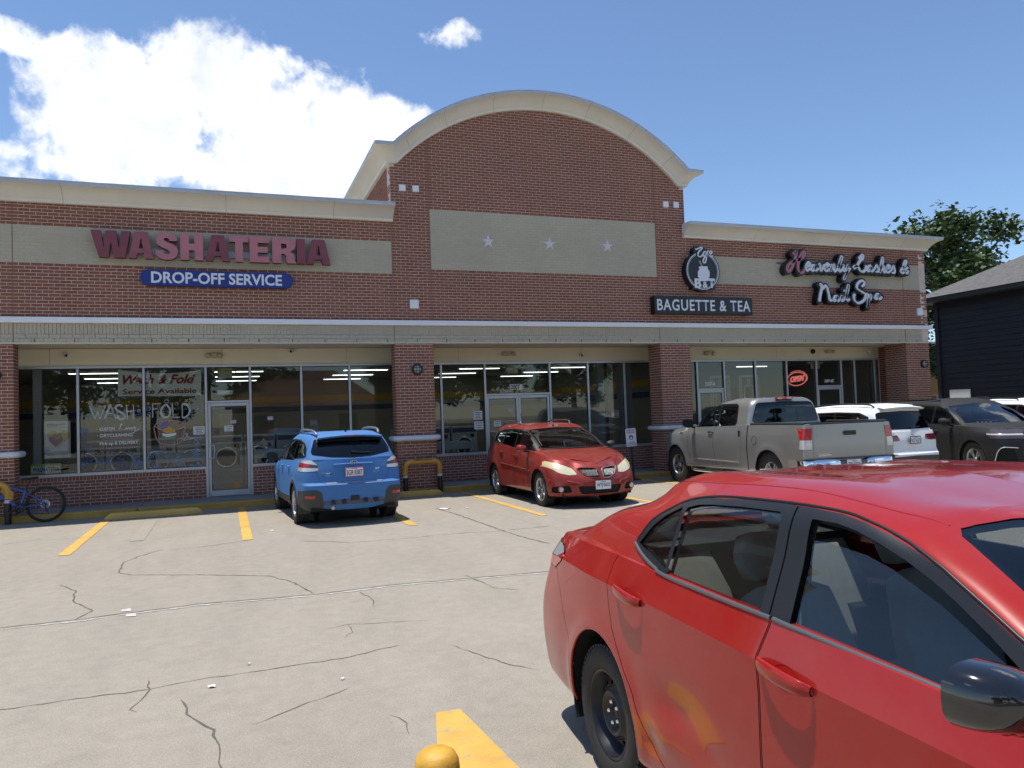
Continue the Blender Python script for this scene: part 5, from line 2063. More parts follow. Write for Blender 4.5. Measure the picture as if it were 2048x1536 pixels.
def grow(poly, d):
    """move a closed polygon outwards by d"""
    n = len(poly)
    A = sum(poly[i][0] * poly[(i + 1) % n][1] - poly[(i + 1) % n][0] * poly[i][1] for i in range(n))
    sg = 1 if A > 0 else -1
    out = []
    for i in range(n):
        a, b, c = Vector(poly[i - 1][:2]), Vector(poly[i][:2]), Vector(poly[(i + 1) % n][:2])
        e1, e2 = (b - a), (c - b)
        e1 = e1.normalized() if e1.length > 1e-9 else e2.normalized()
        e2 = e2.normalized() if e2.length > 1e-9 else e1
        n1, n2 = Vector((e1.y, -e1.x)) * sg, Vector((e2.y, -e2.x)) * sg
        h = (n1 + n2)
        h = h.normalized() if h.length > 1e-6 else n1
        out.append(tuple(b + h * (d / max(.5, h.dot(n1)))))
    return out


def rounded(pts, r=.03, n=4):
    """round the corners of a polygon; pts may carry their own radius as third value"""
    out = []
    k = len(pts)
    for i in range(k):
        p = Vector(pts[i][:2])
        rr_ = pts[i][2] if len(pts[i]) > 2 else r
        a = Vector(pts[i - 1][:2]) - p
        b = Vector(pts[(i + 1) % k][:2]) - p
        q = min(rr_, a.length * .48, b.length * .48)
        if q < 1e-4:
            out.append(tuple(p)); continue
        a, b = a.normalized() * q, b.normalized() * q
        for j in range(n + 1):
            t = j / n
            out.append(tuple((p + a) * (1 - t) ** 2 + p * 2 * t * (1 - t) + (p + b) * t * t))
    return out


PROJ = {'xz': (0, 2), 'yz': (1, 2), 'xy': (0, 1)}
SEAM = 99


class Body:
    def __init__(self):
        self.bm = bmesh.new()
        self.nl = self.bm.verts.layers.float_vector.new('nrm')
        self.tl = self.bm.faces.layers.int.new('tag')
        self.bv = None

    def grid(self, G, tag_=0, centre=(None, 0, .75), warp=None):
        """G[s][t] points; adds the sheet with smooth normals"""
        if warp is not None:
            G = warp(G.copy())
        ds = np.gradient(G, axis=0)
        dt = np.gradient(G, axis=1)
        N_ = np.cross(ds, dt)
        L_ = np.linalg.norm(N_, axis=2, keepdims=True)
        bad = L_[..., 0] < 1e-12
        L_[bad] = 1
        N_ = N_ / L_
        C = G.copy()
        C[..., 1] = 0
        C[..., 2] = centre[2]
        C[..., 0] = np.clip(C[..., 0], .3, 2.4) if centre[0] is None else centre[0]
        flip = ((N_ * (G - C)).sum(2) < 0)
        if flip.mean() > .5: N_ = -N_
        bm = self.bm
        vs = [[None] * G.shape[1] for _ in range(G.shape[0])]
        for i in range(G.shape[0]):
            for j in range(G.shape[1]):
                v = bm.verts.new(G[i, j])
                nv = N_[i, j]
                if bad[i, j]: nv = np.array((0, 0, 1.0))
                v[self.nl] = Vector(nv)
                vs[i][j] = v
        for i in range(G.shape[0] - 1):
            for j in range(G.shape[1] - 1):
                q = [vs[i][j], vs[i][j + 1], vs[i + 1][j + 1], vs[i + 1][j]]
                a = (q[2].co - q[0].co).cross(q[3].co - q[1].co)
                if a.length < 1e-10: continue
                if a.dot(q[0][self.nl] + q[2][self.nl]) < 0: q.reverse()
                f = bm.faces.new(q)
                f[self.tl] = tag_
        return self

    def bvh(self):
        if self.bv is None:
            self.bm.normal_update()
            self.bv = BVHTree.FromBMesh(self.bm)
        return self.bv

    def drape(self, pts, proj='xz', off=.002, sign=1):
        """points on the skin (left half) seen along an axis"""
        b = self.bvh()
        out = []
        for p in pts:
            if proj == 'xz': o, d = Vector((p[0], 3, p[1])), Vector((0, -1, 0))
            elif proj == 'yz': o, d = Vector((4 + 4 * (sign > 0) if sign > 0 else -5, abs(p[0]), p[1])), Vector((-sign, 0, 0))
            else: o, d = Vector((p[0], abs(p[1]), 4)), Vector((0, 0, -1))
            h = b.ray_cast(o, d)
            if h[0] is None:
                h = b.find_nearest(Vector((p[0], .8, p[1])) if proj == 'xz' else o + d * 5)
            n = h[1]
            if n.dot(d) > 0: n = -n
            q = h[0] + n * off
            if proj == 'yz' and p[0] < 0: q.y = -q.y
            if proj == 'xy' and p[1] < 0: q.y = -q.y
            out.append(q)
        return out

    def cut(self, poly, tag_, proj='xz', cond=None, only=None, seam=0.0):
        if seam:
            self.cut(grow(poly, seam), SEAM, proj, cond, only)
            only = {SEAM}
        bm = self.bm
        bm.normal_update()
        ia, ib = PROJ[proj]
        xs = [p[0] for p in poly]; ys = [p[1] for p in poly]
        bb = (min(xs), max(xs), min(ys), max(ys))

        def fb(f):
            a = [v.co[ia] for v in f.verts]; b = [v.co[ib] for v in f.verts]
            return min(a), max(a), min(b), max(b)
        F = {}
        for f in bm.faces:
            if only is not None and f[self.tl] not in only: continue
            q = fb(f)
            if q[0] > bb[1] or q[1] < bb[0] or q[2] > bb[3] or q[3] < bb[2]: continue
            if cond and not cond(f.calc_center_median(), f.normal): continue
            F[f] = q
        n = len(poly)
        for i in range(n):
            a, b = poly[i], poly[(i + 1) % n]
            dx, dy = b[0] - a[0], b[1] - a[1]
            if abs(dx) + abs(dy) < 1e-6: continue
            e = 1e-4
            x0, x1, y0, y1 = min(a[0], b[0]) - e, max(a[0], b[0]) + e, min(a[1], b[1]) - e, max(a[1], b[1]) + e
            cand = [f for f, q in F.items() if not (q[0] > x1 or q[1] < x0 or q[2] > y1 or q[3] < y0)]
            if not cand: continue
            co = [0, 0, 0]; no = [0, 0, 0]
            co[ia], co[ib] = a[0], a[1]
            no[ia], no[ib] = -dy, dx
            geom = set(cand)
            for f in cand:
                geom.update(f.edges); geom.update(f.verts)
            for f in cand: F.pop(f)
            r = bmesh.ops.bisect_plane(bm, geom=list(geom), plane_co=co, plane_no=no, dist=1e-5)
            for g in r['geom']:
                if isinstance(g, bmesh.types.BMFace) and g.is_valid: F[g] = fb(g)
            for f in cand:
                if f.is_valid and f not in F: F[f] = fb(f)
        for f in F:
            c = f.calc_center_median()
            if inside(poly, c[ia], c[ib]): f[self.tl] = tag_

    def retag(self, fn):
        self.bm.normal_update()
        for f in self.bm.faces:
            t = fn(f.calc_center_median(), f.normal, f[self.tl])
            if t is not None: f[self.tl] = t

    def drop(self, tag_):
        fs = [f for f in self.bm.faces if f[self.tl] == tag_]
        bmesh.ops.delete(self.bm, geom=fs, context='FACES')

    def mesh(self, tags, name, halves=(1, -1), off=0.0, inner=0.0, inner_mi=1, mi=None):
        """collect tagged faces as a mesh: halves 1 = left as built, -1 = mirrored; inner adds a lining"""
        tags = tags if isinstance(tags, (set, tuple, list)) else {tags}
        V, F, Nn, MI = [], [], [], []
        fs = [f for f in self.bm.faces if f[self.tl] in tags]
        for hs in halves:
            for layer in ((0,) if not inner else (0, 1)):
                idx = {}
                for f in fs:
                    ids = []
                    o_ = off - (.008 if f[self.tl] == SEAM else 0) - (inner if layer else 0)
                    for v in f.verts:
                        key = (v.index, v, f[self.tl] == SEAM)
                        if key not in idx:
                            nv = v[self.nl].normalized() if v[self.nl].length > 1e-6 else Vector((0, 0, 1))
                            p = v.co + nv * o_
                            idx[key] = len(V)
                            V.append((p.x, p.y * hs, p.z))
                            s_ = -1 if layer else 1
                            Nn.append((nv.x * s_, nv.y * hs * s_, nv.z * s_))
                        ids.append(idx[key])
                    if (hs < 0) != bool(layer): ids.reverse()
                    F.append(ids)
                    MI.append(inner_mi if layer else ((mi or {}).get(f[self.tl], 0)))
        me = bpy.data.meshes.new(name)
        me.from_pydata(V, [], F)
        me.polygons.foreach_set('use_smooth', [True] * len(F))
        me.polygons.foreach_set('material_index', MI)
        me.update()
        if V:
            me.normals_split_custom_set_from_vertices(Nn)
        return me

    def part(self, name, tags, mats, parent, halves=(1, -1), **kw):
        return link_mesh(name, self.mesh(tags, name, halves, **kw), parent, mats)


def paint(name, col, flake=.0, rough=.28, metal=.0, dust=.0, coat=1.0):
    """car paint: base under a clear coat, faint dirt towards the sills"""
    if name in MATS: return MATS[name]
    M = bpy.data.materials.new(name)
    M.use_nodes = True
    T = NT(M.node_tree)
    P = T.n['Principled BSDF']
    P.inputs['Base Color'].default_value = (*col, 1)
    P.inputs['Roughness'].default_value = rough
    P.inputs['Metallic'].default_value = metal
    P.inputs['Specular IOR Level'].default_value = .12
    P.inputs['Coat Weight'].default_value = coat
    P.inputs['Coat Roughness'].default_value = .035
    P.inputs['Coat IOR'].default_value = 1.36
    tc = T.new('ShaderNodeTexCoord').outputs['Object']
    n = T.noise(tc, 5.0, 6, .65)
    if dust > 0:
        f = T.math('MULTIPLY', T.ramp(n, [(.35, (0, 0, 0)), (.75, (1, 1, 1))]), dust)
        T.link(T.mix(f, col, (.42, .38, .32)), P.inputs['Base Color'])
        T.put(P.inputs['Coat Roughness'], T.math('ADD', .03, T.math('MULTIPLY', n, .10 * min(1, dust * 6))))
    # barely visible waviness of the panels
    b = T.new('ShaderNodeBump')
    b.inputs['Strength'].default_value = .05
    b.inputs['Distance'].default_value = .02
    T.link(T.noise(tc, 2.2, 2, .5), b.inputs['Height'])
    T.link(b.outputs[0], P.inputs['Coat Normal'])
    MATS[name] = M
    return M


mat('car_black', (.010, .010, .011), .42)
mat('car_trim', (.018, .018, .019), .55)
mat('well_black', (.006, .006, .006), .9)
mat('under_black', (.010, .010, .010), .9)
mat('tyre', (.022, .021, .020), .78, var=.25, vscale=24, bump=.25, bscale=60)
mat('alloy', (.50, .51, .52), .30, .85)
mat('alloy_dark', (.06, .06, .065), .4, .5)
mat('seat_grey', (.42, .41, .385), .85, var=.08, vscale=20)
mat('seat_dark', (.035, .035, .037), .8)
mat('cabin_dark', (.022, .022, .024), .8)
mat('headliner', (.20, .19, .175), .9)
mat('lamp_red', (.45, .012, .014), .18, coat=1.0)
mat('lamp_clear', (.62, .62, .60), .12, .35, coat=1.0)
mat('lamp_smoke', (.07, .05, .055), .12, coat=1.0)
mat('lamp_amber', (.60, .20, .03), .2, coat=1.0)
mat('mirror_glass', (.75, .78, .80), .03, 1.0)
mat('plate_face', (.78, .79, .80), .5)
mat('plate_ink', (.03, .035, .06), .5)
mat('chrome_car', (.82, .82, .82), .08, 1.0)
glass('car_glass', (.34, .37, .36), 1.52)
glass('car_glass_dark', (.055, .06, .06), 1.52)
glass('car_glass_clear', (.60, .64, .62), 1.52)


def make_tyre(mb, R, r, w, n=48, tread=True):
    """tyre round the local z axis (z = outwards)"""
    h = w / 2
    prof = [(r, h * .80), (r + .012, h * .93), (r + (R - r) * .35, h * 1.0), (r + (R - r) * .62, h * .99), (R - .022, h * .93), (R - .008, h * .80), (R, h * .62),
            (R, h * .30), (R - .008, h * .28), (R - .008, h * .20), (R, h * .18), (R, -h * .18), (R - .008, -h * .20), (R - .008, -h * .28), (R, -h * .30), (R, -h * .62), (R - .008, -h * .8), (R - .03, -h * .95), (r + .02, -h * .95), (r, -h * .8)]
    mb.lathe(prof, n)
    if tread:
        k = int(2 * pi * R / .034)
        for i in range(k):
            a = 2 * pi * i / k
            M_ = Matrix.Rotation(a, 4, 'Z')
            for s in (-1, 1):
                mb.box(R - .012, R + .0015, -.0115, .0115, min(s * h * .63, s * h * .86), max(s * h * .63, s * h * .86), M=M_)


def wheel(R=.32, r=.20, w=.20, style='steel', spokes=5, knobbly=False):
    """returns dict name -> mesh with z pointing outwards, origin at the tyre's centre"""
    out = {}
    mb = MB()
    make_tyre(mb, R, r, w, 56)
    if knobbly:
        k = int(2 * pi * R / .06)
        for i in range(k):
            a = 2 * pi * (i + .5) / k
            M_ = Matrix.Rotation(a, 4, 'Z')
            for z, s in ((-.8, 1), (-.27, 0), (.27, 1), (.8, 0)):
                M2 = M_ @ Matrix.Rotation(s * pi / k, 4, 'Z')
                mb.box(R - .01, R + .012, -.017, .017, (z - .2) * w / 2, (z + .2) * w / 2, M=M2)
            M2 = M_
            mb.box(R - .05, R - .004, -.014, .014, w * .44, w * .50, M=M2)
    out['tyre'] = (mb.mesh('tyre'), ['tyre'])
    h = w / 2
    mb = MB()
    if style == 'steel':
        mb.lathe([(r + .004, h * .86), (r - .004, h * .90), (r - .010, h * .86), (r - .016, h * .55), (r - .03, h * .42), (r - .036, h * .10), (r - .045, -h * .2), (r - .045, -h * .8)], 56)
        rim = mb.mesh('rim')
        out['rim'] = (rim, ['steel_black'])
        # dished disc with a ring of round holes
        n = 48
        Ro, Rh, ri = r - .036, r - .062, r - .098
        loops = [[((r - .034) * cos(2 * pi * i / n), (r - .034) * sin(2 * pi * i / n)) for i in range(n)]]
        for k in range(14):
            a = 2 * pi * k / 14
            loops.append([(Rh * cos(a) + .0125 * cos(2 * pi * j / 12), Rh * sin(a) + .0145 * sin(2 * pi * j / 12)) for j in range(12)])
        loops.append([(ri * cos(2 * pi * i / n), ri * sin(2 * pi * i / n)) for i in range(n)])
        me = curve_mesh('disc', loops)
        for v in me.vertices:
            q = sqrt(v.co.x ** 2 + v.co.y ** 2)
            t = (q - ri) / (r - .034 - ri)
            v.co.z = h * (.62 - .34 * t)
        out['disc'] = (me, ['steel_black'])
        mb = MB()
        mb.lathe([(ri + .001, h * .62), (ri - .006, h * .68), (ri - .014, h * .66), (.062, h * .36), (.052, h * .34), (.034, h * .36), (.030, h * .44), (.001, h * .45)], 48)
        out['centre'] = (mb.mesh('centre'), ['steel_black'])
        mb = MB()
        for k in range(5):
            a = 2 * pi * k / 5 + .3
            M_ = Matrix.Translation((.05 * cos(a), .05 * sin(a), h * .34))
            mb.lathe([(.0105, 0), (.0105, .022), (.007, .029), (.001, .030)], 6, M_, smooth=False)
        out['lug_nuts'] = (mb.mesh('lug_nuts'), ['chrome_car'])
    else:
        mb.lathe([(r + .004, h * .88), (r - .006, h * .94), (r - .014, h * .86), (r - .02, h * .4), (r - .03, -h * .8)], 48)
        out['rim'] = (mb.mesh('rim'), ['alloy'])
        mb = MB()
        mb.lathe([(.001, -h * .1), (r - .03, -h * .15)], 32)
        out['brake'] = (mb.mesh('brake'), ['alloy_dark'])
        mb = MB()
        for k in range(spokes):
            a0_ = 2 * pi * k / spokes
            dbl = style == 'twin'
            for s in ((-1, 1) if dbl else (0,)):
                ctl = [(.035, .030 if not dbl else .016, .62), (r * .45, .026 if not dbl else .013, .70), (r * .8, .034 if not dbl else .017, .78), (r - .012, .045 if not dbl else .022, .82)]
                rows = []
                for q, hw, zz in ctl:
                    ao = s * .17
                    c = Vector((q * cos(a0_ + ao), q * sin(a0_ + ao), h * zz))
                    t = Vector((-sin(a0_ + ao), cos(a0_ + ao), 0))
                    rows.append([c - t * hw + Vector((0, 0, -.03)), c - t * hw * .8, c + t * hw * .8, c + t * hw + Vector((0, 0, -.03))])
                mb.grid(rows, smooth=False)
        mb.lathe([(.055, h * .4), (.055, h * .66), (.045, h * .74), (.001, h * .76)], 20)
        me = mb.mesh('spokes', recalc=True)
        out['spokes'] = (me, ['alloy'])
        mb = MB()
        for k in range(5):
            a = 2 * pi * k / 5 + .3
            mb.lathe([(.009, 0), (.009, .018), (.001, .019)], 6, Matrix.Translation((.05 * cos(a) * .9, .05 * sin(a) * .9, h * .68)))
        out['lug_nuts'] = (mb.mesh('lug_nuts'), ['alloy_dark'])
    return out


mat('steel_black', (.018, .019, .024), .38, .4, var=.25, vscale=18)


def mount_wheels(root, parts, track, wb, R, toe=0.0, x0=0.0):
    """four wheels; each: tyre object with the rest as children"""
    for ix, x in ((0, x0), (1, x0 + wb)):
        for s in (1, -1):
            first = None
            for nm, (me, mts) in parts.items():
                if not me.materials:
                    for q in mts: me.materials.append(MATS[q])
                o = bpy.data.objects.new('wheel' if first is None else nm, me)
                COL.objects.link(o)
                if first is None:
                    o.parent = root
                    M_ = Matrix.Translation((x, s * track, R)) @ Matrix.Rotation(toe if ix else 0, 4, 'Z') @ Matrix.Rotation(-s * pi / 2, 4, 'X') @ Matrix.Rotation(.4 + x, 4, 'Z')
                    o.matrix_local = M_
                    first = o
                else:
                    o.parent = first


def wheel_wells(root, xs, R, y0, y1, z):
    for x in xs:
        for s in (1, -1):
            mb = MB()
            rows = []
            for y in (y0, y1):
                rows.append([(x + R * cos(a), s * y, z + R * sin(a)) for a in [radians(-25 + 230 * i / 24) for i in range(25)]])
            mb.grid(rows)
            mb.add([(x, s * y1, z)] + [(x + R * cos(a), s * y1, z + R * sin(a)) for a in [2 * pi * i / 24 for i in range(24)]], [(0, 1 + i, 1 + (i + 1) % 24) for i in range(24)])
            mb.build('wheel_well', MATS['well_black'], root)


def seat(root, x, y, z=.30, m_='seat_grey', w=.50, back=.62, head=True, name='seat', s=1.0, recl=.32):
    sob = MB()

    def pad(cx, cy, cz, lx, ly, lz, rot):
        M_ = Matrix.Translation((x + cx, y + cy, z + cz)) @ Matrix.Rotation(rot, 4, 'Y')
        pts = []
        nb = 6
        rows = []
        for i in range(9):
            u = -1 + 2 * i / 8
            row = []
            for j in range(16):
                a = 2 * pi * j / 16
                c, q = cos(a), sin(a)
                sx = (abs(c) ** .45) * (1 if c >= 0 else -1)
                sz = (abs(q) ** .45) * (1 if q >= 0 else -1)
                k = (1 - abs(u) ** 6) ** .4
                row.append(M_ @ Vector((lx * sx * (.6 + .4 * k), ly * u, lz * sz * max(.25, k))))
            row.append(row[0])
            rows.append(row)
        sob.grid(rows)
        sob.add(rows[0][:-1], [tuple(range(15, -1, -1))]); sob.add(rows[-1][:-1], [tuple(range(16))])
    pad(.05, 0, .02, .25, w / 2, .09, -.12)
    pad(-.23 - recl * .4, 0, .36, .075, w / 2 * .96, back / 2, -recl)
    if head:
        pad(-.30 - recl * .85, 0, .36 + back * .62, .055, .135, .10, -recl * .7)
    o = sob.build(name, MATS[m_], root)
    for p in o.data.polygons: p.use_smooth = True
    return o


def plate(root, p, text, facing, w=.305, h=.155, border=None, tilt=0.0, extra='TEXAS'):
    """licence plate: p = centre in car space, facing = +1 front / -1 rear"""
    r = MB()
    f = lambda a, b, d: (p[0] + facing * (d + b * tilt), p[1] + facing * a, p[2] + b)
    pl_ = rounded([(-w / 2, -h / 2), (w / 2, -h / 2), (w / 2, h / 2), (-w / 2, h / 2)], .014, 3)
    r.prism(pl_, f, 0, .004)
    o = r.build('licence_plate', border or MATS['plate_face'], root, recalc=True)
    if border:
        q = MB(); q.prism(rounded([(-w / 2 + .014, -h / 2 + .016), (w / 2 - .014, -h / 2 + .016), (w / 2 - .014, h / 2 - .016), (-w / 2 + .014, h / 2 - .016)], .01, 3), f, .0042, .0048); q.build('plate_field', MATS['plate_face'], o, recalc=True)
    place_text('plate_number', text, -w * .43, w * .43, -h * .34, h * .22, lambda a, b, d: f(a, b, .0056 + d), MATS['plate_ink'], o, .022)
    place_text('plate_state', extra, -w * .16, w * .16, h * .30, h * .42, lambda a, b, d: f(a, b, .0056 + d), MATS['plate_ink'], o, .03)
    return o


def drape_text(body, s, a0_, a1_, b0_, b1_, material, parent, proj='yz', sign=-1, off=.004, embolden=.02, flip=1):
    """lettering that follows the skin"""
    me = text_mesh(s, 1, embolden)
    n = len(me.vertices)
    co = np.zeros(n * 3); me.vertices.foreach_get('co', co); co = co.reshape(-1, 3)
    lo, hi = co.min(0), co.max(0)
    pts = [(a0_ + (c[0] - lo[0]) / (hi[0] - lo[0]) * (a1_ - a0_), b0_ + (c[1] - lo[1]) / (hi[1] - lo[1]) * (b1_ - b0_)) for c in co]
    q = body.drape(pts, proj, off, sign)
    for v, p in zip(me.vertices, q):
        v.co = p if flip > 0 else Vector((p.x, -p.y, p.z))
    me.update()
    return link_mesh('badge', me, parent, material)


def strip(body, pts, r, name, m_, root, proj='xz', off=.003, sides=(1, -1), n=8, sign=1, smooth_n=6, flat=None):
    """moulding that follows the skin"""
    c = [(p[0], p[1]) for p in spline2(pts, smooth_n)] if smooth_n else pts
    q = body.drape(c, proj, off, sign)
    outs = []
    for s in sides:
        mb = MB()
        mb.tube([(p.x, p.y * s, p.z) for p in q], r, n)
        outs.append(mb.build(name, MATS[m_] if isinstance(m_, str) else m_, root))
    return outs


def mirror_pod(root, x, y, z, s, m_, big=1.0, glass_=True):
    """door mirror: rounded shell, stalk and glass"""
    mb = MB()
    rows = []
    N1, N2 = 9, 20
    for i in range(N1):
        u = i / (N1 - 1)
        k = sqrt(max(0, 1 - (u * .98) ** 2.4)) if i < N1 - 1 else .01
        row = []
        for j in range(N2 + 1):
            a = 2 * pi * j / N2
            c, q = cos(a), sin(a)
            yy = (abs(c) ** .6) * (1 if c >= 0 else -1) * .105 * k
            zz = (abs(q) ** .7) * (1 if q >= 0 else -1) * .072 * k
            row.append((x + big * (u * .13 - .02), y + s * big * (yy + .0 + .02 * u * (-1)), z + big * (zz + .012 * (yy > 0))))
        rows.append(row)
    mb.grid(rows)
    o = mb.build('door_mirror', m_, root, recalc=True)
    g = MB()
    row = rows[0][:-1]
    g.add([(p[0] + .006, p[1] * 1.0 - 0, p[2]) for p in [tuple((Vector(q) - Vector((x, y, z))) * .93 + Vector((x, y, z))) for q in row]], [tuple(range(N2))])
    g.build('mirror_glass', MATS['mirror_glass'] if glass_ else MATS['car_black'], o)
    b = MB()
    b.add(row, [tuple(range(N2))]); b.build('mirror_back', MATS['car_black'], o)
    b = MB()
    b.tube([(x + .05, y - s * .16 * big, z - .075 * big), (x + .05, y - s * .08 * big, z - .05 * big), (x + .04, y, z - .03 * big)], [.028, .026, .03], 8)
    b.build('stalk', MATS['car_black'], o)
    return o
# ------------------------------------------------------------------ red sedan in the foreground
def build_sedan():
    root = empty('red_sedan', (6.35479529, -14.07482986, 0), radians(-92.3), 'red sedan in the foreground with black steel wheel and half-open front window', 'car')
    red = paint('paint_red', (.34, .012, .008), rough=.32, dust=.04)
    res = (10, 10, 110)
    wl_ = lambda k: [(-1.0, .815 + k), (-.5, .868 + k), (0, .886 + k), (1.3, .890 + k), (2.7, .885 + k), (3.2, .845 + k), (3.6, .76 + k)]
    R0 = ring(3.50, -.95, .78, [(-1, .30), (.5, .225), (3.5, .20)], res=res)
    R1 = ring(3.60, -1.00, wl_(-.03), [(-1, .285), (-.5, .27), (.5, .245), (2.2, .235), (3.6, .20)], .34, .20, .16, .05, res)
    R2 = ring(3.66, -1.04, wl_(-.006), [(-1, .42), (.5, .385), (3.6, .36)], .36, .20, .17, .05, res)
    R3 = ring(3.68, -1.055, wl_(.0), [(-1, .66), (.5, .64), (3.6, .58)], .38, .20, .18, .06, res)
    zc = [(3.55, .72), (3.0, .87), (2.5, .925), (1.3, .945), (.3, .960), (-.4, .965), (-1.0, .94)]
    R4 = ring(3.60, -.99, [(-1, .745), (-.5, .838), (0, .876), (1.3, .887), (2.7, .872), (3.2, .80), (3.6, .66)], zc, .42, .24, .22, .08, res)
    zb = [(3.45, .80), (3.0, .935), (2.6, 1.0), (2.2, 1.04), (1.9, 1.058), (1.3, 1.079), (.6, 1.089), (.0, 1.098), (-.45, 1.085), (-.85, 1.06), (-1.0, 1.04)]
    R5 = ring(3.46, -.955, [(-1, .66), (-.5, .772), (0, .828), (1.3, .846), (2.2, .84), (2.7, .80), (3.2, .69), (3.6, .55)], zb, .42, .26, .24, .10, res)
    R6 = ring(3.40, -.91, [(-1, .60), (-.5, .72), (0, .775), (1.3, .79), (2.2, .785), (2.7, .73), (3.2, .60), (3.6, .45)], [(x, z + .012) for x, z in zb], .40, .26, .24, .09, res)
    R7 = ring(3.38, -.90, [(-1, .34), (0, .42), (2.2, .42), (3.2, .35)], [(3.4, .84), (3.0, .97), (2.6, 1.035), (0, 1.11), (-.5, 1.105), (-.9, 1.085)], .2, .2, .14, .05, res)
    R8 = ring(3.38, -.90, .001, [(3.4, .85), (3.0, .98), (2.6, 1.045), (0, 1.11), (-.5, 1.11), (-.9, 1.09)], .001, .001, .01, .01, res)

    def dents(G):
        x, z = G[..., 0], G[..., 2]
        for (cx, cz, sx, sz, a) in ((.78, .60, .16, .07, -.020), (.62, .46, .10, .05, .010), (.98, .50, .14, .05, -.010), (.55, .40, .06, .04, -.012)):
            G[..., 1] += a * np.exp(-((x - cx) / sx) ** 2 - ((z - cz) / sz) ** 2) * (G[..., 1] > .5)
        # flared lips round the wheel openings
        for wx in (.03, 2.70):
            r = np.sqrt((x - wx) ** 2 + (z - .335) ** 2)
            G[..., 1] += np.where((G[..., 1] > .6), .010 * np.exp(-((r - .39) / .045) ** 2), 0)
        return G
    B = Body()
    B.grid(loft([R0, R1, R2, R3, R4], 6), 1, warp=dents)
    B.grid(loft([R4, R5], 4), 1)
    B.grid(loft([R5, R6, R7, R8], 4), 2)
    G0 = ring(2.80, -.70, [(-.7, .66), (-.3, .765), (.3, .822), (1.3, .838), (2.2, .822), (2.45, .805), (2.6, .75)], [(2.8, 1.0), (2.4, 1.03), (2.2, 1.042), (1.3, 1.083), (.6, 1.093), (0, 1.10), (-.7, 1.085)], .14, .32, .26, .03, res)
    G1 = ring(2.36, -.32, [(-.4, .60), (0, .715), (.4, .762), (1.3, .772), (2.0, .755), (2.15, .74)], 1.245, .13, .32, .21, .02, res)
    G2 = ring(1.97, .02, [(0, .53), (.3, .642), (.7, .682), (1.3, .690), (1.6, .676), (1.75, .655)], [(1.96, 1.395), (1.72, 1.402), (1.55, 1.421), (1.3, 1.433), (.9, 1.420), (.5, 1.376), (.05, 1.345)], .12, .34, .14, .03, res)
    G3 = ring(1.90, .04, [(0, .47), (.5, .60), (1.3, .612), (1.75, .575)], [(1.89, 1.425), (1.7, 1.436), (1.2, 1.478), (.6, 1.458), (.05, 1.378)], .12, .30, .13, .08, res)
    G4 = ring(1.84, .08, [(0, .26), (1, .34), (1.7, .31)], [(1.84, 1.440), (1.7, 1.452), (1.2, 1.497), (.6, 1.481), (.1, 1.405)], .10, .2, .07, .05, res)
    G5 = ring(1.83, .08, .001, [(1.83, 1.447), (1.7, 1.459), (1.2, 1.504), (.6, 1.488), (.1, 1.412)], .001, .001, .01, .01, res)
    Gh = Body()
    Gh.grid(loft([G0, G1, G2, G3, G4, G5], 7), 3, centre=(None, 0, 1.0))
    # ---- openings and panels of the lower body
    Ra = .372
    arch = lambda cx: [(cx + Ra * cos(2 * pi * i / 40), .345 + Ra * sin(2 * pi * i / 40)) for i in range(40)]
    for cx in (.03, 2.70):
        B.cut(arch(cx), 50, 'xz', lambda c, n: c.y > .45, {1})
    B.drop(50)
    rd = [(.250, 1.20), (.205, 1.115), (.163, 1.055), (.146, .976), (.166, .871), (.199, .771), (.266, .691), (.331, .615), (.394, .552), (.432, .483), (.51, .392), (.568, .356), (.645, .320), (1.29, .318), (1.29, .60), (1.291, .844), (1.281, .954), (1.313, 1.06), (1.33, 1.2)]
    fd = [(1.342, 1.2), (1.325, 1.06), (1.293, .954), (1.303, .844), (1.302, .6), (1.302, .318), (2.30, .318), (2.40, .44), (2.43, .70), (2.39, .95), (2.35, 1.2)]
    side = lambda c, n: c.y > .5 and abs(n.x) < .8
    B.cut(rd, 11, 'xz', side, {1, 2}, seam=.0045)
    B.cut(fd, 12, 'xz', side, {1, 2}, seam=.0045)
    bump = [(-1.4, .05), (-.36, .05), (-.36, .575), (-.50, .79), (-.60, .895), (-1.4, .905)]
    B.cut(bump, 13, 'xz', lambda c, n: c.x < -.2, {1}, seam=.0035)
    B.cut([(-1.4, .912), (-.63, .900), (-.52, .955), (-.505, .99), (-.56, 1.018), (-.75, 1.036), (-1.4, 1.040)], 14, 'xz', lambda c, n: c.x < -.3 and c.y > .30, {1, 2}, seam=.004)
    B.cut([(-1.4, .955), (-.62, .96), (-.50, 1.0), (-.56, 1.03), (-1.4, 1.05)], 15, 'xz', None, {14})
    B.cut([(4, .62), (3.35, .70), (3.0, .82), (3.15, .88), (4, .80)], 16, 'xz', lambda c, n: c.x > 2.9 and c.y > .40, {1, 2}, seam=.004)
    B.cut([(-.01, .34), (.62, .30), (.55, .62), (-.01, .66)], 17, 'yz', lambda c, n: c.x > 3.0 and n.x > .3, {1})
    B.cut([(2.52, -.01), (2.44, .50), (2.30, .74), (3.2, .60), (3.45, .35), (3.47, -.01)], 18, 'xy', lambda c, n: n.z > .3, {1, 2}, seam=.004)
    # cabin zone is open
    B.retag(lambda c, n, t: 51 if t in (2, 11, 12, SEAM) and -.42 < c.x < 2.48 and c.z > .9 and (c.y < (.815 if .25 < c.x < 2.25 else .70)) and n.z > .4 else None)
    B.drop(51)
    lin = [red, MATS['cabin_dark']]
    shell = B.part('body_shell', {1, 2, 51, SEAM}, [red, MATS['car_black']], root, mi={SEAM: 1}, inner=.0)
    B.part('rear_bumper', 13, red, root)
    B.part('hood', 18, red, root)
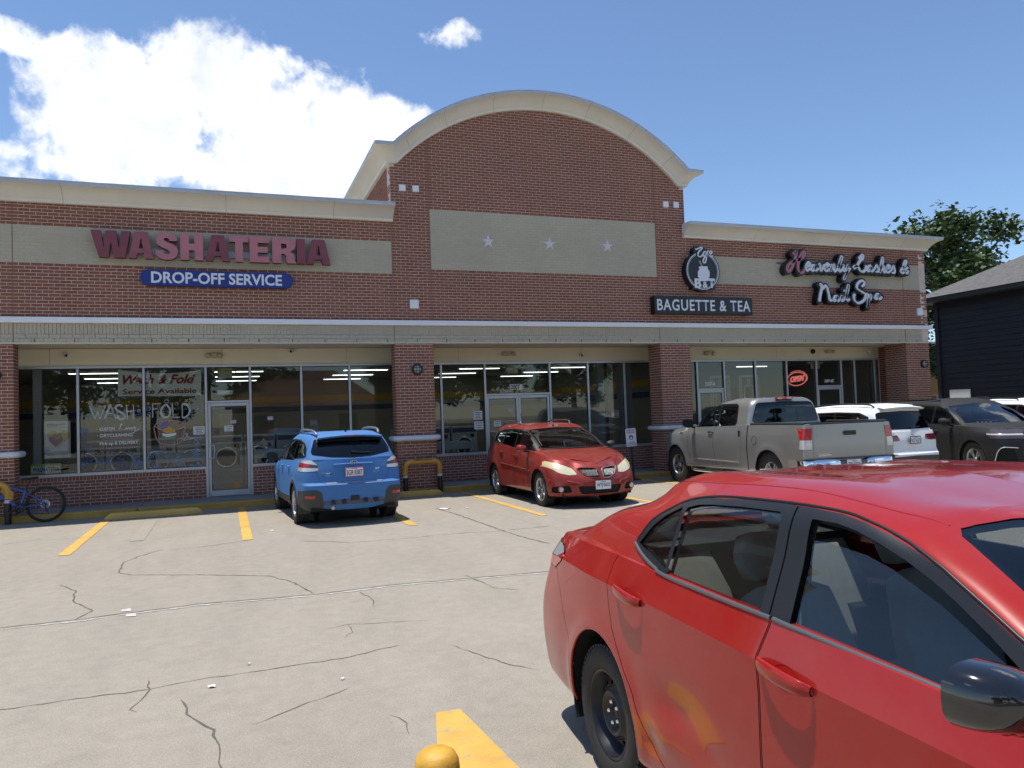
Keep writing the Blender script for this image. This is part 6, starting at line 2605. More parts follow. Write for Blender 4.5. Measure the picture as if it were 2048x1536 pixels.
    B.part('grille', 17, MATS['car_black'], root)
    for hs, nm in ((1, 'left'), (-1, 'right')):
        d = B.part('rear_door', 11, lin, root, (hs,), inner=.035)
        d2 = B.part('front_door', 12, lin, root, (hs,), inner=.035)
        t = B.part('tail_lamp', 14, MATS['lamp_red'], root, (hs,), off=.004)
        B.part('reverse_lens', 15, MATS['lamp_clear'], t, (hs,), off=.005)
        B.part('headlamp', 16, MATS['lamp_clear'], root, (hs,), off=.004)
        # pull handles with a recess
        for par, (hx, hz) in ((d, (.372, .962)), (d2, (1.432, .942))):
            p = B.drape([(hx - .125, hz + .004), (hx - .09, hz + .006), (hx, hz), (hx + .09, hz - .006), (hx + .125, hz - .012)], 'xz', .0)
            mb = MB()
            path = [p[0] + Vector((0, .006, 0)), p[1] + Vector((0, .028, 0)), p[2] + Vector((0, .036, 0)), p[3] + Vector((0, .03, 0)), p[4] + Vector((0, .006, 0))]
            path = spline2(path, 5)
            rows = []
            n = len(path)
            for i, q in enumerate(path):
                u = i / (n - 1)
                hgt = .015 + .012 * sin(pi * u) ** .7
                rows.append([(q.x, (q.y + .009 * cos(a)) * hs, q.z + hgt * sin(a)) for a in [2 * pi * j / 12 for j in range(13)]])
            mb.grid(rows)
            mb.build('door_handle', red, par, recalc=True)
            mb = MB()
            c0 = B.drape([(hx, hz - .006)], 'xz', .0012)[0]
            ell = [(hx + .062 * cos(2 * pi * j / 24), hz - .012 + .036 * sin(2 * pi * j / 24)) for j in range(24)]
            q = B.drape(ell, 'xz', .0015)
            ce = c0.copy(); ce.y -= .022
            ring2 = [v.lerp(ce, .35) + Vector((0, -.014, 0)) for v in q]
            vs = [(v.x, v.y * hs, v.z) for v in q + ring2 + [ce + Vector((0, .0, 0))]]
            mb.add(vs, [(j, (j + 1) % 24, 24 + (j + 1) % 24, 24 + j) for j in range(24)] + [(24 + j, 24 + (j + 1) % 24, 48) for j in range(24)], 0, True)
            mb.build('handle_cup', paint('paint_red_cup', (.30, .010, .012), rough=.4), par)
    # ---- greenhouse
    frame = [(.296, 1.171), (.367, 1.263), (.458, 1.319), (.585, 1.371), (.685, 1.392), (.783, 1.404), (.998, 1.418), (1.212, 1.4255), (1.367, 1.4255), (1.488, 1.420), (1.593, 1.405), (1.693, 1.383), (1.787, 1.356), (1.876, 1.323), (1.96, 1.283), (2.038, 1.244), (2.14, 1.196), (2.32, 1.10), (2.36, 1.03), (1.3, 1.03), (.649, 1.06), (.519, 1.106), (.391, 1.136)]
    sg = lambda c, n: n.y > .08 and c.y > .4
    Gh.cut(frame, 21, 'xz', sg, {3})
    Gh.cut([(.330, 1.171), (.40, 1.253), (.48, 1.306), (.580, 1.350), (.594, 1.335), (.604, 1.108), (.53, 1.126), (.42, 1.151)], 22, 'xz', sg, {21})
    Gh.cut([(.624, 1.352), (.70, 1.370), (.80, 1.381), (1.0, 1.393), (1.222, 1.400), (1.238, 1.385), (1.255, 1.06), (.632, 1.06)], 23, 'xz', sg, {21})
    Gh.cut([(1.388, 1.396), (1.488, 1.394), (1.58, 1.382), (1.68, 1.358), (1.77, 1.330), (1.86, 1.295), (1.95, 1.253), (2.05, 1.203), (2.13, 1.155), (2.155, 1.03), (1.405, 1.03)], 24, 'xz', sg, {21})
    Gh.cut([(1.3, 1.335), (1.376, 1.334), (1.473, 1.336), (1.627, 1.324), (1.725, 1.301), (1.818, 1.268), (1.904, 1.239), (1.985, 1.203), (2.06, 1.168), (2.2, 1.11), (2.2, 1.0), (1.3, 1.0)], 25, 'xz', sg, {24})
    Gh.cut([(1.292, 1.5), (1.300, 1.0), (1.308, 1.0), (1.300, 1.5)], 26, 'xz', sg, {21})
    Gh.cut([(-.02, 1.035), (.60, 1.05), (.735, 1.075), (.725, 1.11), (.665, 1.27), (.600, 1.392), (.57, 1.408), (.40, 1.424), (-.02, 1.432)], 27, 'yz', lambda c, n: n.x > .03 and c.x > 1.45, {3})
    Gh.cut([(-.02, 1.118), (.45, 1.128), (.60, 1.150), (.565, 1.26), (.49, 1.352), (.40, 1.372), (-.02, 1.395)], 28, 'yz', lambda c, n: n.x < -.03 and c.x < .5, {3})
    roof = Gh.part('roof', {3}, [red, MATS['headliner']], root, inner=.03)
    Gh.part('windscreen', 27, MATS['car_glass_clear'], root, off=-.003)
    Gh.part('rear_window', 28, MATS['car_glass_clear'], root, off=-.003)
    for hs in (1, -1):
        fr = Gh.part('window_frame', {21}, [MATS['sedan_frame'], MATS['cabin_dark']], root, (hs,), off=.002, inner=.03)
        Gh.part('pillar_gap', {26}, MATS['well_black'], fr, (hs,), off=-.004)
        Gh.part('quarter_glass', 22, MATS['car_glass_clear'], root, (hs,), off=-.005)
        Gh.part('rear_door_glass', 23, MATS['car_glass_clear'], root, (hs,), off=-.006)
        Gh.part('front_door_glass', {25} if hs < 0 else {24, 25}, MATS['car_glass_clear'], root, (hs,), off=-.010)
        # black rubber and bright strip along the window sill
        for (pts, r_, m_, of) in (([(.296, 1.166), (.391, 1.130), (.519, 1.100), (.649, 1.085), (.867, 1.082), (1.102, 1.080), (1.318, 1.080)], .008, 'sill_strip', .004), ([(1.330, 1.080), (1.433, 1.075), (1.632, 1.068), (1.81, 1.061), (1.94, 1.056), (2.20, 1.04)], .008, 'sill_strip', .004)):
            q = [Vector((p[0], 0, p[1])) for p in spline2([(a, b) for a, b in pts], 6)]
            path = []
            for p in q:
                h = Gh.drape([(p.x, max(p.z, 1.105) if p.x > .5 else p.z + .005)], 'xz', .0)[0]
                path.append((p.x, (max(h.y, .80) + .016 if p.x > .55 else h.y + .006) * hs, p.z))
            mb = MB(); mb.tube(path, r_, 8); mb.build('sill_strip', MATS[m_], root)
        # shadow gap strip just above it
        # rain rubber along the roof rail
        strip(Gh, [(.30, 1.180), (.367, 1.270), (.458, 1.326), (.585, 1.377), (.783, 1.410), (1.0, 1.424), (1.3, 1.432), (1.488, 1.426), (1.593, 1.411), (1.693, 1.389), (1.787, 1.362), (1.876, 1.329), (1.96, 1.289), (2.14, 1.202)], .005, 'door_seal', 'car_black', root, sides=(hs,), off=.001)
    # roof ditch line by the windscreen
    strip(Gh, [(1.78, .585), (1.60, .608), (1.2, .625), (.6, .615), (.2, .56)], .004, 'roof_ditch', paint('paint_red_cup', (0, 0, 0)), root, proj='xy', off=-.0015, sides=(1, -1))
    # ---- cabin
    cab = MB()
    cab.box(-.5, 2.4, -.74, .74, .26, .30)
    cab.build('cabin_floor', MATS['cabin_dark'], root)
    cab = MB(); cab.box(-.62, -.02, -.70, .70, 1.03, 1.07); cab.build('parcel_shelf', MATS['seat_dark'], root)
    cab = MB()
    rows = [[(2.55, y, 1.0) for y in np.linspace(-.7, .7, 9)], [(2.2, y, 1.03) for y in np.linspace(-.74, .74, 9)], [(1.98, y, .99) for y in np.linspace(-.74, .74, 9)], [(1.93, y, .80) for y in np.linspace(-.74, .74, 9)], [(2.05, y, .55) for y in np.linspace(-.74, .74, 9)]]
    cab.grid(rows); cab.build('dashboard', MATS['cabin_dark'], root)
    for y in (.37, -.37):
        seat(root, 1.22, y, .36, 'seat_grey', .50, .66)
    for y in (.42, -.42):
        seat(root, .42, y, .40, 'seat_grey', .58, .66, recl=.42)
    sw = MB()
    M_ = Matrix.Translation((1.80, .37, .98)) @ Matrix.Rotation(radians(-62), 4, 'Y')
    sw.tube([M_ @ Vector((.185 * cos(2 * pi * i / 32), .185 * sin(2 * pi * i / 32), 0)) for i in range(32)], .016, 8, closed=True)
    sw.lathe([(.001, .01), (.06, .01), (.07, -.02)], 16, M_)
    for a in (0, 2.2, 4.1): sw.tube([M_ @ Vector((.05 * cos(a), .05 * sin(a), 0)), M_ @ Vector((.18 * cos(a), .18 * sin(a), 0))], .014, 6)
    sw.build('steering_wheel', MATS['seat_dark'], root)
    mb = MB(); mb.box(1.70, 1.75, -.11, .11, 1.31, 1.37); mb.build('rear_view_mirror', MATS['cabin_dark'], root, bevel=.01)
    # belts and small hardware seen through the glass
    for s in (-1, 1):
        mb = MB(); mb.tube([(1.28, s * .66, 1.30), (1.26, s * .68, .9), (1.25, s * .70, .45)], .018, 6); mb.build('seat_belt', MATS['seat_grey'], root)
    # mirrors
    for s in (-1, 1):
        mirror_pod(root, 2.225, s * 1.0, 1.150, s, MATS['sedan_mirror'], .93)
    parts = wheel(.3175, .202, .195, 'steel')
    mount_wheels(root, parts, .757, 2.70, .3175, 0.0, .02)
    wheel_wells(root, (.03, 2.70), .385, .865, .50, .345)
    mb = MB(); mb.box(-.9, 3.4, -.72, .72, .21, .25); mb.build('underbody', MATS['under_black'], root)
    # inner arch liner edge
    for cx in (.03, 2.70):
        for s in (-1, 1):
            mb = MB()
            q = B.drape([(cx + (Ra + .004) * cos(a), .345 + (Ra + .004) * sin(a)) for a in [radians(-12 + 204 * i / 30) for i in range(31)]], 'xz', -.006)
            mb.tube([(p.x, p.y * s, p.z) for p in q], .008, 6)
            mb.build('arch_lip', red, root)
    return root


mat('sill_strip', (.16, .165, .17), .35, .6)
mat('sedan_frame', (.014, .014, .015), .38, spec=.5)
mat('sedan_mirror', (.008, .008, .009), .10, coat=1.0)
build_sedan()
# ------------------------------------------------------------------ shared steps for the parked cars
def open_cabin(B, tags, x0, x1, yw, z0=.9):
    B.retag(lambda c, n, t: 51 if t in tags and x0 < c.x < x1 and c.z > z0 and c.y < yw and n.z > .4 else None)
    B.drop(51)


def arches(B, spots, tags, seam_tag=None, lip=0.0, ymin=.45):
    for (cx, cz, Ra) in spots:
        P = [(cx + Ra * cos(2 * pi * i / 36), cz + Ra * sin(2 * pi * i / 36)) for i in range(36)]
        if lip:
            Q = [(cx + (Ra + lip) * cos(2 * pi * i / 36), cz + (Ra + lip) * sin(2 * pi * i / 36)) for i in range(36)]
            B.cut(Q, seam_tag, 'xz', lambda c, n: c.y > ymin, tags)
            tags2 = set(tags) | {seam_tag}
        else:
            tags2 = tags
        B.cut(P, 50, 'xz', lambda c, n: c.y > ymin, tags2)
    B.drop(50)


def flare(spots, amount=.012, width=.05):
    def f(G):
        x, z = G[..., 0], G[..., 2]
        for (cx, cz, Ra) in spots:
            r = np.sqrt((x - cx) ** 2 + (z - cz) ** 2)
            G[..., 1] += np.where(G[..., 1] > .6, amount * np.exp(-((r - Ra - .02) / width) ** 2), 0)
        return G
    return f


def cabin_bits(root, x0, x1, w, zf, belt, rows=((1.15, .37), (1.15, -.37), (.3, .40), (.3, -.40)), m_='seat_dark', wheel_y=.37, dash=None):
    mb = MB(); mb.box(x0, x1, -w, w, zf, zf + .03); mb.build('cabin_floor', MATS['cabin_dark'], root)
    for (x, y) in rows:
        seat(root, x, y, zf + .1, m_, .50, .60)
    d = dash or x1 - .25
    mb = MB()
    rws = [[(d + .35, y, belt - .04) for y in np.linspace(-w, w, 7)], [(d + .05, y, belt - .02) for y in np.linspace(-w, w, 7)], [(d - .1, y, belt - .10) for y in np.linspace(-w, w, 7)], [(d - .1, y, zf + .3) for y in np.linspace(-w, w, 7)]]
    mb.grid(rws); mb.build('dashboard', MATS['cabin_dark'], root)
    sw = MB()
    M_ = Matrix.Translation((d - .25, wheel_y, belt - .08)) @ Matrix.Rotation(radians(-62), 4, 'Y')
    sw.tube([M_ @ Vector((.185 * cos(2 * pi * i / 24), .185 * sin(2 * pi * i / 24), 0)) for i in range(24)], .016, 6, closed=True)
    sw.lathe([(.001, .01), (.06, .01), (.07, -.02)], 12, M_)
    for a in (0, 2.2, 4.1): sw.tube([M_ @ Vector((.05 * cos(a), .05 * sin(a), 0)), M_ @ Vector((.18 * cos(a), .18 * sin(a), 0))], .014, 5)
    sw.build('steering_wheel', MATS['seat_dark'], root)


def handle(B, root, hx, hz, hs, m_, L=.11):
    p = B.drape([(hx - L, hz), (hx - L * .7, hz), (hx, hz), (hx + L * .7, hz), (hx + L, hz)], 'xz', 0)
    pa = spline2([p[0], p[1] + Vector((0, .024, 0)), p[2] + Vector((0, .03, 0)), p[3] + Vector((0, .024, 0)), p[4]], 3)
    mb = MB(); mb.tube([(q.x, q.y * hs, q.z) for q in pa], .014, 8); mb.build('door_handle', m_, root)


mat('cladding', (.050, .050, .048), .65, var=.15, vscale=6)
mat('rail_silver', (.42, .43, .44), .35, .7)
mat('lamp_lens', (.60, .58, .55), .12, .15, coat=1.0)
mat('lamp_yellowed', (.62, .58, .40), .25, coat=.6)


# ------------------------------------------------------------------ blue crossover
def build_crossover():
    root = empty('blue_crossover', (5.80, -3.48, 0), radians(93.0), 'metallic blue crossover hatchback parked nose-in before the laundry, pink-framed Texas plate', 'car')
    blue = paint('paint_blue', (.004, .016, .070), rough=.30, metal=.0, dust=.03)
    res = (8, 7, 64)
    sp = [(0, .345, .365), (2.635, .345, .365)]
    W = lambda k, r=.78, f=.74: [(-.9, r + k), (-.45, .862 + k), (0, .882 + k), (1.3, .886 + k), (2.6, .882 + k), (3.1, .83 + k), (3.5, f + k)]
    B = Body()
    R0 = ring(3.35, -.83, .76, .27, res=res)
    R1 = ring(3.46, -.88, W(-.025), [(-.9, .365), (0, .32), (3.4, .27)], .3, .2, .16, .06, res)
    R2 = ring(3.52, -.925, W(0), [(-.9, .52), (3.4, .45)], .32, .2, .18, .06, res)
    R3 = ring(3.53, -.94, W(.002), [(-.9, .695), (0, .70), (3.4, .62)], .34, .2, .2, .06, res)
    R3b = ring(3.53, -.885, W(.0, .76), [(-.9, .735), (0, .745), (3.4, .68)], .34, .22, .2, .06, res)
    R4 = ring(3.50, -.870, W(-.004, .755), [(-.9, .93), (0, .90), (2.6, .86), (3.2, .80), (3.5, .72)], .36, .22, .22, .07, res)
    R5 = ring(3.40, -.845, [(-.9, .735), (-.4, .80), (0, .832), (1.3, .845), (2.4, .83), (3.0, .73), (3.4, .58)], [(-.9, 1.115), (0, 1.09), (1.2, 1.05), (2.2, 1.01), (2.8, .96), (3.4, .83)], .38, .22, .24, .08, res)
    R6 = ring(3.36, -.80, [(-.9, .68), (0, .785), (2.4, .78), (3.0, .66), (3.4, .5)], [(-.9, 1.13), (0, 1.10), (1.2, 1.06), (2.2, 1.02), (2.8, .975), (3.4, .85)], .36, .22, .22, .07, res)
    R7 = ring(3.34, -.78, [(-.9, .3), (1, .4), (3.4, .3)], [(-.9, 1.13), (1.2, 1.07), (2.4, 1.06), (2.8, 1.01), (3.4, .88)], .2, .2, .1, .05, res)
    R8 = ring(3.34, -.78, .001, [(-.9, 1.13), (1.2, 1.07), (2.4, 1.07), (2.8, 1.02), (3.4, .89)], .001, .001, .01, .01, res)
    B.grid(loft([R0, R1, R2, R3], 4), 1, warp=flare(sp))
    B.grid(loft([R3, R3b], 2), 1, warp=flare(sp))
    B.grid(loft([R3b, R4, R5], 5), 1, warp=flare(sp))
    B.grid(loft([R5, R6, R7, R8], 3), 2)
    G = Body()
    g0 = ring(2.62, -.835, [(-.8, .72), (0, .825), (1.3, .838), (2.2, .815), (2.4, .78)], [(-.8, 1.115), (0, 1.095), (1.2, 1.055), (2.4, 1.01)], .16, .16, .22, .07, res)
    g1 = ring(2.10, -.735, [(-.7, .66), (0, .755), (1.3, .768), (2.0, .73)], 1.28, .15, .16, .18, .07, res)
    g2 = ring(1.62, -.565, [(-.5, .57), (0, .655), (1.3, .67), (1.6, .62)], [(-.5, 1.465), (.6, 1.485), (1.6, 1.43)], .16, .16, .12, .06, res)
    g3 = ring(1.54, -.53, [(-.5, .50), (0, .585), (1.3, .60), (1.5, .55)], [(-.5, 1.505), (.4, 1.535), (1.1, 1.525), (1.5, 1.465)], .16, .14, .12, .05, res)
    g4 = ring(1.48, -.52, [(-.5, .28), (1, .33), (1.5, .28)], [(-.5, 1.53), (.4, 1.56), (1.1, 1.548), (1.5, 1.485)], .1, .1, .08, .04, res)
    g5 = ring(1.47, -.52, .001, [(-.5, 1.535), (.4, 1.566), (1.1, 1.553), (1.5, 1.49)], .001, .001, .01, .01, res)
    G.grid(loft([g0, g1, g2, g3, g4, g5], 5), 3, centre=(None, 0, 1.0))
    # lower body panels
    arches(B, sp, {1}, 30, .055)
    B.cut([(-2, .1), (4, .1), (4, .40), (3.2, .42), (3.05, .43), (-.5, .43), (-2, .36)], 30, 'xz', lambda c, n: c.y > .55 and abs(n.x) < .8 and c.x > -.55, {1})
    rearf = lambda c, n: n.x < -.1 and c.x < -.5
    B.cut(rounded([(.50, .30), (.95, .26), (.95, .56), (.80, .625), (.62, .63), (.535, .575), (.515, .42)], .05), 30, 'yz', lambda c, n: c.x < -.45 and c.z < .68, {1})
    B.cut(rounded([(.655, .485), (.80, .49), (.785, .535), (.64, .53)], .015), 31, 'yz', rearf, {30})
    side = lambda c, n: c.y > .5 and abs(n.x) < .75
    B.cut([(.34, 1.3), (.30, 1.0), (.36, .80), (.47, .66), (.50, .44), (1.18, .42), (1.20, .9), (1.23, 1.3)], 11, 'xz', side, {1, 2, 30}, seam=.004)
    B.cut([(1.245, 1.3), (1.21, .9), (1.19, .42), (2.2, .42), (2.30, .6), (2.30, 1.0), (2.26, 1.3)], 12, 'xz', side, {1, 2, 30}, seam=.004)
    B.cut(rounded([(.575, .935), (.74, .925), (.95, .93), (.95, 1.13), (.80, 1.15), (.70, 1.135), (.585, 1.035)], .02), 14, 'yz', lambda c, n: c.x < -.42, {1, 2}, seam=.004)
    B.cut([(.56, .98), (.95, 1.0), (.95, 1.095), (.56, 1.02)], 15, 'yz', lambda c, n: True, {14})
    B.cut([(.70, 1.005), (.95, 1.02), (.95, 1.09), (.72, 1.05)], 16, 'yz', lambda c, n: True, {15})
    B.cut([(-.02, .715), (.47, .715), (.54, .74), (.60, .90), (.585, 1.04), (.70, 1.14), (.70, 1.3), (-.02, 1.3)], 17, 'yz', lambda c, n: n.x < -.2 and c.x < -.5, {1, 2}, seam=.004)
    B.cut(rounded([(-.02, .775), (.26, .775), (.335, 1.005), (-.02, 1.01)], .02), 18, 'yz', rearf, {17})
    B.cut([(-.02, .36), (.50, .36), (.52, .43), (-.02, .46)], 32, 'yz', rearf, {1})
    open_cabin(B, {2, 11, 12, 17, SEAM}, -.72, 2.35, .80)
    shell = B.part('body_shell', {1, 2, SEAM}, [blue, MATS['car_black']], root, mi={SEAM: 1})
    B.part('cladding', 30, MATS['cladding'], root, off=.003)
    B.part('rear_reflector', 31, MATS['lamp_red'], root, off=.008)
    B.part('bumper_skirt', 32, paint('paint_blue_grey', (.06, .085, .16), rough=.4, metal=.3), root, off=.002)
    hatch = B.part('tailgate', {17, 18}, blue, root)
    for hs in (1, -1):
        d = B.part('rear_door', 11, [blue, MATS['cabin_dark']], root, (hs,), inner=.03)
        d2 = B.part('front_door', 12, [blue, MATS['cabin_dark']], root, (hs,), inner=.03)
        handle(B, d, .52, .965, hs, blue); handle(B, d2, 1.42, .95, hs, blue)
        t = B.part('tail_lamp', 14, MATS['lamp_lens'], root, (hs,), off=.004)
        B.part('smoked_lens', 15, MATS['lamp_smoke'], t, (hs,), off=.005)
        B.part('red_lens', 16, MATS['lamp_red'], t, (hs,), off=.006)
        mirror_pod(root, 2.02, hs * 1.0, 1.10, hs, MATS['car_black'], 1.0)
    # greenhouse
    sg = lambda c, n: n.y > .1 and c.y > .4
    G.cut([(2.28, 1.03), (2.20, 1.11), (1.95, 1.25), (1.65, 1.385), (1.40, 1.425), (.9, 1.445), (.2, 1.435), (-.20, 1.39), (-.42, 1.30), (-.55, 1.17), (-.48, 1.14), (0, 1.115), (1, 1.03)], 21, 'xz', sg, {3})
    G.cut([(2.05, 1.05), (2.03, 1.17), (1.64, 1.365), (1.40, 1.402), (1.27, 1.41), (1.25, 1.05)], 22, 'xz', sg, {21})
    G.cut([(1.19, 1.05), (1.20, 1.415), (.9, 1.424), (.42, 1.418), (.36, 1.05)], 23, 'xz', sg, {21})
    G.cut([(.32, 1.12), (.37, 1.416), (.2, 1.412), (-.19, 1.368), (-.39, 1.285), (-.50, 1.172), (0, 1.13)], 24, 'xz', sg, {21})
    G.cut([(-.02, 1.05), (.70, 1.06), (.72, 1.1), (.64, 1.30), (.585, 1.43), (-.02, 1.465)], 27, 'yz', lambda c, n: n.x > .03 and c.x > 1.2, {3})
    G.cut(rounded([(-.02, 1.125), (.35, 1.145), (.655, 1.195), (.665, 1.25), (.585, 1.44), (.50, 1.455), (-.02, 1.475)], .02), 28, 'yz', lambda c, n: n.x < -.05 and c.x < -.2, {3})
    G.part('roof', {3}, [blue, MATS['headliner']], root, inner=.03)
    G.part('windscreen', 27, MATS['car_glass'], root, off=-.003)
    rw_ = G.part('rear_window', 28, MATS['car_glass_dark'], root, off=.003)
    for hs in (1, -1):
        G.part('window_frame', {21}, MATS['car_black'], root, (hs,), off=.002)
        G.part('front_door_glass', 22, MATS['car_glass'], root, (hs,), off=-.003)
        G.part('rear_door_glass', 23, MATS['car_glass_dark'], root, (hs,), off=-.003)
        G.part('quarter_glass', 24, MATS['car_glass_dark'], root, (hs,), off=-.003)
        # roof rails
        mb = MB()
        pth = [(1.05, .575 * hs, 1.53), (.95, .585 * hs, 1.585), (.5, .59 * hs, 1.605), (0, .575 * hs, 1.60), (-.32, .55 * hs, 1.575), (-.45, .53 * hs, 1.52)]
        mb.tube(spline2(pth, 5), .020, 8); mb.build('roof_rail', MATS['rail_silver'], root)
    # spoiler over the rear window
    mb = MB()
    rows = []
    for (x, z, w) in ((-.30, 1.555, .50), (-.50, 1.545, .52), (-.68, 1.515, .55), (-.72, 1.495, .555), (-.66, 1.475, .555), (-.56, 1.47, .55)):
        rows.append([(x + .06 * (y / w) ** 2, y, z - .035 * (y / w) ** 2) for y in np.linspace(-w, w, 17)])
    mb.grid(rows); mb.build('spoiler', blue, root, recalc=True)
    mb = MB(); mb.box(-.725, -.712, -.12, .12, 1.487, 1.503); mb.build('brake_light', MATS['lamp_red'], root)
    mb = MB()
    rows = [[(x + .05 * (y / .55) ** 2, y, z) for y in np.linspace(-.56, .56, 17)] for x, z in ((-.60, 1.468), (-.655, 1.405))]
    mb.grid(rows); mb.build('spoiler_underside', MATS['car_black'], root)
    # wiper, antenna, emblem, badges
    q = G.drape([(-.02, 1.215), (.12, 1.195), (.30, 1.19)], 'yz', .025, -1)
    mb = MB(); mb.tube([(p.x, -p.y, p.z) for p in q], [.016, .011, .008], 6); mb.build('rear_wiper', MATS['car_black'], root)
    mb = MB(); mb.tube([(-.25, 0, 1.56), (-.27, 0, 1.60), (-.40, 0, 1.64)], [.022, .010, .004], 6); mb.build('antenna', MATS['car_black'], root)
    e = B.drape([(.0, 1.055)], 'yz', .004, -1)[0]
    mb = MB()
    mb.prism([(.062 * cos(2 * pi * j / 28), .033 * sin(2 * pi * j / 28)) for j in range(28)], lambda a, b, d: (e.x - d, -a, e.z + b), 0, .010); em = mb.build('emblem', MATS['chrome_car'], root, bevel=.003)
    mb = MB()
    mb.prism([(.052 * cos(2 * pi * j / 28), .025 * sin(2 * pi * j / 28)) for j in range(28)], lambda a, b, d: (e.x - d, -a, e.z + b), .0101, .0108); mb.build('emblem_field', mat('emblem_blue', (.01, .02, .08), .2), em)
    mb = MB()
    for (a, b, r) in ((-.025, .005, .012), (.008, .008, .005), (.022, .002, .005), (.0, -.009, .005), (.017, -.011, .005), (.032, -.006, .004)):
        mb.prism([(a + r * cos(pi / 4 + pi / 2 * j), b + r * sin(pi / 4 + pi / 2 * j)) for j in range(4)], lambda a, b, d: (e.x - d, -a, e.z + b), .0109, .0118)
    mb.build('emblem_stars', MATS['chrome_car'], em)
    mb = MB()
    q = B.drape([(-.33, 1.018), (-.2, 1.022), (0, 1.024), (.2, 1.022), (.33, 1.018)], 'yz', .008, -1)
    mb.tube(q, .018, 8); mb.build('tailgate_garnish', blue, root)
    mb = MB()
    q = B.drape([(-.46, .703), (0, .708), (.46, .703)], 'yz', .002, -1)
    mb.tube([Vector((p.x + .03, p.y, p.z + .005)) for p in q], .020, 8); mb.build('bumper_protector', mat('protector', (.30, .29, .26), .6), root)
    for (s, a0_, a1_, b0_, b1_) in (('SUBARU', .35, .53, .873, .898), ('CROSSTREK', .37, .52, .838, .853), ('XV', -.36, -.44, .905, .945), ('PZEV', -.33, -.45, .872, .882)):
        lo, hi = (a0_, a1_) if a0_ > 0 else (a0_, a1_)
        me = text_mesh(s, 1, .02)
        x0, x1 = (max(a0_, a1_), min(a0_, a1_))
        co = [v.co.copy() for v in me.vertices]
        mx = max(c.x for c in co); mn = min(c.x for c in co); my = max(c.y for c in co); ny = min(c.y for c in co)
        pts = [(x0 + (c.x - mn) / (mx - mn) * (x1 - x0), b0_ + (c.y - ny) / (my - ny) * (b1_ - b0_)) for c in co]
        for v, p in zip(me.vertices, B.drape(pts, 'yz', .004, -1)): v.co = p
        link_mesh('badge', me, root, MATS['chrome_car'])
    plate(root, (-.905, 0, .893), 'SGR\u00b78387', -1, border=mat('plate_pink', (.62, .20, .26), .5))
    mb = MB()
    for k in (-.36, -.18, .18, .36):
        mb.box(-.935, -.90, k - .035, k + .035, .375, .44)
    mb.box(-.94, -.91, -.07, .07, .42, .50)
    mb.build('skirt_fin', MATS['car_black'], root, bevel=.01)
    mb = MB(); mb.tube([(-.6, .35, .30), (-.86, .36, .31)], .03, 10); mb.build('exhaust', MATS['steel'], root)
    cabin_bits(root, -.7, 2.3, .74, .30, 1.04)
    mount_wheels(root, wheel(.345, .225, .225, 'twin', 5), .765, 2.635, .345, 0)
    wheel_wells(root, (0, 2.635), .378, .87, .5, .345)
    mb = MB(); mb.box(-.8, 3.3, -.70, .70, .27, .32); mb.build('underbody', MATS['under_black'], root)
    # mud flaps
    for s in (-1, 1):
        mb = MB(); mb.box(-.42, -.40, s * .66 if s > 0 else -.86, .86 if s > 0 else -.66, .20, .42); mb.build('mud_flap', MATS['cladding'], root)
    return root


build_crossover()
